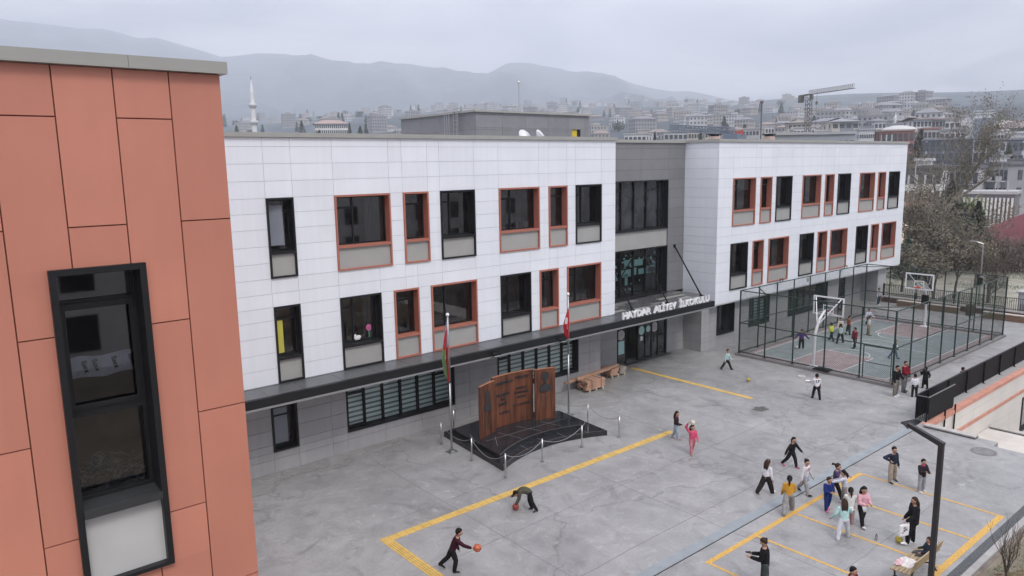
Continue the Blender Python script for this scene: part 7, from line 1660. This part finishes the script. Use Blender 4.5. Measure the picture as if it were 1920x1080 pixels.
# pair in the middle
person('girl in black and red hooded top and light blue jeans with long dark hair', 25.16, 19.20, 1.36, 70, (0.030, 0.018, 0.022), (0.30, 0.36, 0.42), (0.42, 0.16, 0.17), ('k', 'long'), dict(lean=2, legs=((14, 2, 8), (-10, 2, 14)), arms=((10, 6, 70, 14), (0, 6, 30, 0)), yaw=20), scarf=(0.38, 0.02, 0.05))
c = person('girl all in pink holding a ball on top of her head', 24.28, 17.70, 1.36, 18, (0.56, 0.085, 0.16), (0.46, 0.17, 0.20), (0.30,0.30,0.28), ('b', 'loose'), dict(lean=-2, legs=((16, 3, 8), (-12, 3, 14)), arms=((-150, 26, -60, 30), (20, 10, 30, 20)), nod=10))
ball(c['head']+Vector((0, 0, c['hr']+0.10)), 0.105, mat('volleyball_white', (0.62,0.58,0.45), 0.6, var=0.2), 'white blue and yellow volleyball on the head of the girl in pink', mat('volleyball_blue', (0.05,0.07,0.25), 0.6, var=0), 'volleyball')
person('boy in pale mint long sleeved shirt walking near the entrance', 36.12, 24.08, 1.36, 50, MINT, BK, BK, ('k', 'short'), dict(lean=6, legs=((-24, 8, 6), (26, 8, 4)), arms=((-10, 10, 10, 0), (16, 12, 24, 0)), yaw=30))
ball(Vector((34.95, 21.9, 0.105)), 0.105, m_yb, 'yellow ball lying on the open concrete near the entrance')
person('boy in white football shirt with number 17 seen from behind', 34.73, 17.91, 1.42, 172, WH, BK, BK, ('k', 'short'), dict(lean=3, legs=((-14, 7, 4), (12, 9, 2)), arms=((10, 10, 10, 0), (36, 26, 40, 0)), yaw=20), sleeves=0, print_=('17', 0.20, (0.02,0.02,0.02), True))
# group at the fence corner
person('man in black sweater over white shirt with grey trousers and white shoes', 38.00, 15.45, 1.72, 30, (0.012,0.012,0.014), (0.20,0.185,0.165), (0.7,0.7,0.7), ('k', 'short'), dict(lean=0, legs=((2, 5, 3), (-4, 6, 3)), arms=((4, 10, 14, 0), (14, 8, 60, 24)), nod=14), adult=True, print_=None)
person('man in dark red sweater with folded arms and grey trousers', 39.06, 15.50, 1.74, 35, (0.17, 0.012, 0.022), (0.14,0.145,0.155), BK, ('b', 'short'), dict(lean=0, legs=((3, 4, 3), (-3, 6, 3)), arms=((22, 8, 78, 52), (20, 8, 82, 52)), yaw=10), adult=True)
person('child in white jacket and black trousers seen from behind', 38.58, 14.79, 1.27, 165, WH, BK, BK, ('k', 'short'), dict(lean=2, legs=STAND, arms=((0, 10, 15, 0), (0, 10, 15, 0))), top_len=.01)
w_ = person('woman in long black coat and black headscarf with hands at her face', 40.45, 15.02, 1.22, -60, (0.013,0.013,0.015), BK, BK, ('k', 'hijab'), dict(lean=0, legs=STAND, arms=((30, 12, 118, 16), (-10, 26, 70, 10)), nod=0), adult=True, female=True, coat=1, skirt=((0.013,0.013,0.015), 0.30))
person('child in grey hooded jacket half hidden behind the black parapet fence', 41.6, 13.72, 1.30, 80, (0.17,0.17,0.18), NV, BK, ('k', 'short'), dict(lean=4, legs=WALK, arms=((16, 6, 20, 0), (-14, 6, 20, 0))), hood=True)
# on the court
zc = 0.05
person('child in dark top and blue jeans running along the court sideline', 45.11, 18.6, 1.30, 45, (0.045,0.05,0.06), (0.10,0.17,0.24), BK, ('k', 'short'), dict(lean=6, legs=((-22, 4, 10), (24, 4, 8)), arms=((20, 8, 50, 0), (-20, 8, 30, 0))), z0=zc)
person('boy in purple and blue top about to kick a football', 43.38, 23.52, 1.40, -20, (0.07,0.045,0.16), BK, (0.3,0.3,0.3), ('k', 'short'), dict(lean=5, legs=((10, 5, 16), (-6, 5, 8)), arms=((0, 42, 20, 0), (0, 44, 20, 0)), nod=24), z0=zc)
ball(Vector((43.22, 23.74, 0.16)), 0.11, mat('football_white', (0.6,0.6,0.6), 0.5, var=0.3, scale=12), 'white and black football at the feet of the boy in purple', m_black, 'football')
person('boy in bright yellow green shirt on the court', 46.88, 23.33, 1.34, -150, (0.50,0.58,0.06), (0.03,0.045,0.06), BK, ('k', 'short'), dict(lean=8, legs=((26, 5, 6), (-20, 5, 10)), arms=((26, 10, 50, 10), (-16, 10, 40, 0))), z0=zc)
person('boy in green and white striped shirt beside the yellow shirted boy', 46.57, 22.6, 1.42, 160, (0.36,0.44,0.42), BK, BK, ('k', 'short'), dict(lean=10, legs=((20, 14, 10), (-16, 14, 8)), arms=((16, 30, 30, 0), (20, 30, 40, 10))), z0=zc)
person('boy in cream hooded top partly hidden behind the striped one', 48.74, 23.68, 1.34, 10, (0.58,0.52,0.46), BK, BK, ('k', 'short'), dict(lean=2, legs=STAND, arms=((0, 16, 20, 0), (0, 14, 20, 0))), z0=zc, hood=True)
person('boy in rust brown jacket with hands in pockets on the court', 49.27, 23.39, 1.44, 80, (0.25,0.065,0.03), (0.03,0.045,0.05), BK, ('b', 'short'), dict(lean=3, legs=((10, 3, 6), (-8, 3, 10)), arms=((-4, 8, 30, 6), (-4, 8, 30, 6)), nod=14), z0=zc)
person('boy in maroon hooded top and black trousers on the court', 46.0, 21.38, 1.46, -70, (0.20,0.015,0.03), BK, BK, ('k', 'short'), dict(lean=3, legs=((-12, 3, 6), (16, 3, 6)), arms=((-6, 8, 22, 0), (6, 8, 22, 0)), yaw=30), z0=zc, hood=True)
person('boy in white T-shirt and khaki trousers standing near midcourt', 50.07, 22.38, 1.46, 70, (0.56,0.56,0.54), (0.23,0.19,0.12), BK, ('k', 'short'), dict(lean=2, legs=STAND, arms=((-16, 16, 10, 0), (10, 8, 20, 0))), sleeves=0, z0=zc)
person('boy in white jersey over black sleeves at the rear of the court', 53.16, 23.85, 1.36, 15, (0.56,0.56,0.66), (0.05,0.055,0.06), BK, ('k', 'short'), dict(lean=8, legs=WALK, arms=((10, 34, 30, 0), (10, 24, 40, 0))), z0=zc)
person('youth in grey shirt and dark jeans walking by the school end wall', 61.6, 26.9, 1.52, 12, (0.34,0.34,0.36), NV, (0.6,0.6,0.6), ('b', 'short'), dict(lean=2, legs=((16, 3, 16), (-8, 3, 4)), arms=((4, 10, 30, 0), (4, 10, 30, 0))))
# children around the yellow grid
person('girl running in black with pink shoes and arms out', 26.0, 14.29, 1.38, 35, BK, BK, (0.45,0.10,0.16), ('k', 'pony'), dict(lean=8, legs=((-24, 5, 18), (22, 5, 12)), arms=((-20, 26, 10, 0), (24, 26, 10, 0)), yaw=20), trim='sole')
person('girl in white long sleeved top and black flared trousers with a hair clip', 23.19, 13.66, 1.42, 118, WH, (0.022,0.018,0.018), (0.62,0.62,0.62), ('b', 'long'), dict(lean=4, legs=((22, 3, 4), (-26, 3, 12)), arms=((6, 6, 10, 0), (-8, 8, 10, 0)), clip=1), wide=1.0)
person('girl in mustard yellow hooded top and wide grey trousers seen from behind', 22.41, 12.34, 1.46, 160, (0.52,0.27,0.04), (0.26,0.255,0.25), (0.3,0.3,0.3), ('k', 'pony'), dict(lean=4, legs=((24, 5, 4), (-26, 6, 14)), arms=((10, 10, 60, 24), (4, 10, 30, 0))), wide=1.1, hood=True)
person('girl in white printed sweatshirt over a denim hem with grey leggings and dark shoes', 24.2, 12.74, 1.44, 40, (0.62,0.60,0.64), (0.30,0.285,0.28), (0.04,0.025,0.03), ('k', 'bun'), dict(lean=3, legs=((22, 4, 8), (-24, 4, 12)), arms=((-6, 14, 10, 0), (10, 16, 10, 0)), yaw=25), skirt=((0.19,0.26,0.38), 0.075), print_=('**', 0.22, (0.45,0.10,0.14), False))
person('girl in purple jacket over black with flying curly hair', 24.71, 11.87, 1.42, 60, (0.075,0.055,0.12), BK, (0.16,0.16,0.16), ('b', 'fly'), dict(lean=4, legs=((26, 4, 8), (-24, 4, 20)), arms=((20, 8, 100, 16), (52, 18, 14, 0)), yaw=6))
person('girl in blue tracksuit and pink shoes with folded hands', 23.53, 11.54, 1.32, 8, (0.018,0.035,0.16), (0.018,0.035,0.14), (0.55,0.12,0.22), ('b', 'short'), dict(lean=2, legs=((10, 3, 4), (-8, 3, 14)), arms=((14, 8, 84, 34), (14, 8, 84, 34)), yaw=-24, nod=10), print_=None)
person('girl in pale grey white sweatshirt with ponytail reaching left', 24.41, 11.4, 1.34, -112, (0.50,0.50,0.55), (0.22,0.19,0.18), (0.4,0.4,0.4), ('k', 'pony'), dict(lean=6, legs=STAND, arms=((44, 10, 24, 0), (66, 10, 10, 0))))
person('girl in white top and rose leggings with a low ponytail seen from behind', 23.04, 10.54, 1.40, 168, (0.60,0.60,0.58), (0.40,0.26,0.25), (0.25,0.12,0.13), ('k', 'pony'), dict(lean=4, legs=((8, 2, 4), (-6, 2, 6)), arms=((22, 4, 90, 20), (22, 4, 90, 20))), skirt=((0.60,0.60,0.60), 0.06))
person('girl in mint hooded sweatshirt and white trousers with legs apart', 22.03, 10.25, 1.44, 168, (0.40,0.60,0.58), (0.56,0.57,0.62), (0.035,0.03,0.03), ('b', 'long'), dict(lean=6, legs=((16, 12, 6), (-12, 12, 6)), arms=((36, 24, 50, 10), (-4, 26, 34, 0))), hood=True, trim='sole')
person('girl in pink jacket over white with black leggings and white shoes', 23.37, 10.29, 1.48, 10, (0.64,0.36,0.42), BK, (0.62,0.62,0.62), ('k', 'loose'), dict(lean=2, legs=((22, 4, 6), (-14, 6, 6)), arms=((16, 10, 78, 34), (16, 10, 78, 34)), yaw=12, nod=16), skirt=((0.60,0.63,0.61), 0.10), print_=None)
person('boy in navy sweater and khaki trousers with one elbow raised to his head', 27.5, 11.1, 1.48, 20, NV, (0.33,0.275,0.215), (0.03,0.03,0.03), ('k', 'short'), dict(lean=0, legs=((6, 10, 4), (-4, 12, 4)), arms=((-40, 62, 110, 84), (2, 10, 8, 0)), yaw=14), trim='sole')
person('child in black jacket with bright pink scarf and grey joggers', 27.44, 10.05, 1.32, 14, (0.022,0.018,0.025), (0.30,0.30,0.32), (0.50,0.50,0.50), ('k', 'short'), dict(lean=0, legs=((4, 6, 4), (-2, 6, 4)), arms=((20, 10, 96, 26), (18, 10, 84, 34))), scarf=(0.60, 0.06, 0.18), coat=1)
wm_ = person('woman in black puffer jacket and white shoes resting a foot on a yellow ball', 23.3, 8.66, 1.66, -95, (0.014,0.014,0.017), (0.012,0.012,0.014), (0.68,0.68,0.68), ('b', 'long'), dict(lean=2, legs=((-3, 3, 2), (34, 3, 34)), arms=((6, 6, 30, 0), (16, 6, 40, 10)), nod=8), adult=True, female=True, coat=1, top_len=.03)
ball(Vector((23.07, 8.98, 0.115)), 0.115, m_yb, 'yellow ball under the foot of the woman in the puffer jacket')
bg_ = MB(); hp = wm_['hands'][1]; bq = hp+Vector((0, 0, -0.26)); bg_.obox(bq, Rh*0.15+Vector((0,0,.03)), Fh*0.035, Vector((0, 0, 0.19)))
bgo = thing('carrier_bag', 'white carrier bag with black print hanging from the hand of the woman in black', 'bag', tuple(bq)); bgm = bg_.build('bag_body', m_whitep, bgo); bv = bgm.modifiers.new('bevel', 'BEVEL'); bv.width = 0.03; bv.segments = 2
MB().path([bq+Rh*0.07+Vector((0,0,.19)), hp, bq-Rh*0.07+Vector((0,0,.19))], 0.006, 4).build('handle', m_whitep, bgo)
q = MB(); rr = random.Random(2)
for k in range(9): q.obox(bq-Fh*0.038+Rh*rr.uniform(-.07,.07)+Vector((0,0,rr.uniform(-.08,.1))), Rh*rr.uniform(.01,.04), Fh*0.002, Vector((0,0,rr.uniform(.006,.02))))
q.build('bag_print', m_black, bgo)
wb = thing('water_bottle', 'small clear water bottle with a dark cap on the ground', 'bottle', (22.72, 9.52, 0)); MB().loft([((22.72,9.52,0), Vector((.03,0,0)), Vector((0,.03,0))), ((22.72,9.52,.02), Vector((.034,0,0)), Vector((0,.034,0))), ((22.72,9.52,.14), Vector((.033,0,0)), Vector((0,.033,0))), ((22.72,9.52,.185), Vector((.014,0,0)), Vector((0,.014,0)))], 12).build('bottle_body', glass_clear('bottle_plastic', (0.85,0.87,0.88)), wb, True); MB().tube((22.72,9.52,.185), (22.72,9.52,.21), .015, n=8).build('cap', m_black, wb)
MB().tube((22.72,9.52,.005), (22.72,9.52,.035), .03, n=12).build('base_ring', m_whitep, wb)
person('small child in navy top and plaid trousers sitting on the slatted bench', 21.98, 7.80, 1.12, -100, (0.022,0.03,0.045), (0.075,0.08,0.09), (0.25,0.08,0.1), ('b', 'loose'), dict(lean=-14, legs=((86, 6, 40), (84, 6, 42)), arms=((26, 8, 60, 20), (24, 8, 50, 16)), seat=0.53, nod=10), z0=0.0)
pw = onz(1437, 1004, 1.66)
wp = person('woman in black top and charcoal trousers looking down at a phone', pw.x, pw.y, 1.68, -112, (0.012,0.012,0.014), (0.045,0.055,0.055), BK, ('b', 'bun'), dict(lean=4, legs=((6, 3, 4), (-6, 3, 4)), arms=((18, 4, 72, 14), (20, 4, 76, 10)), nod=30), adult=True, female=True)
hp = wp['hands'][0]; solo('mobile_phone', MB().obox(hp-Rh*0.03+Vector((0,0,.03)), Rh*0.075, Fh*0.036, Vector((0,0,.005))), m_black, 'dark mobile phone in the hand of the woman in black', 'phone')
pb_ = onz(1599, 1053, 1.36)
person('boy in dark red patterned hooded top at the bottom edge of the picture', pb_.x, pb_.y, 1.36, 25, (0.12,0.015,0.022), NV, BK, ('k', 'short'), dict(lean=2, legs=WALK, arms=((10, 8, 20, 0), (-10, 8, 20, 0)), yaw=-20), hood=True)
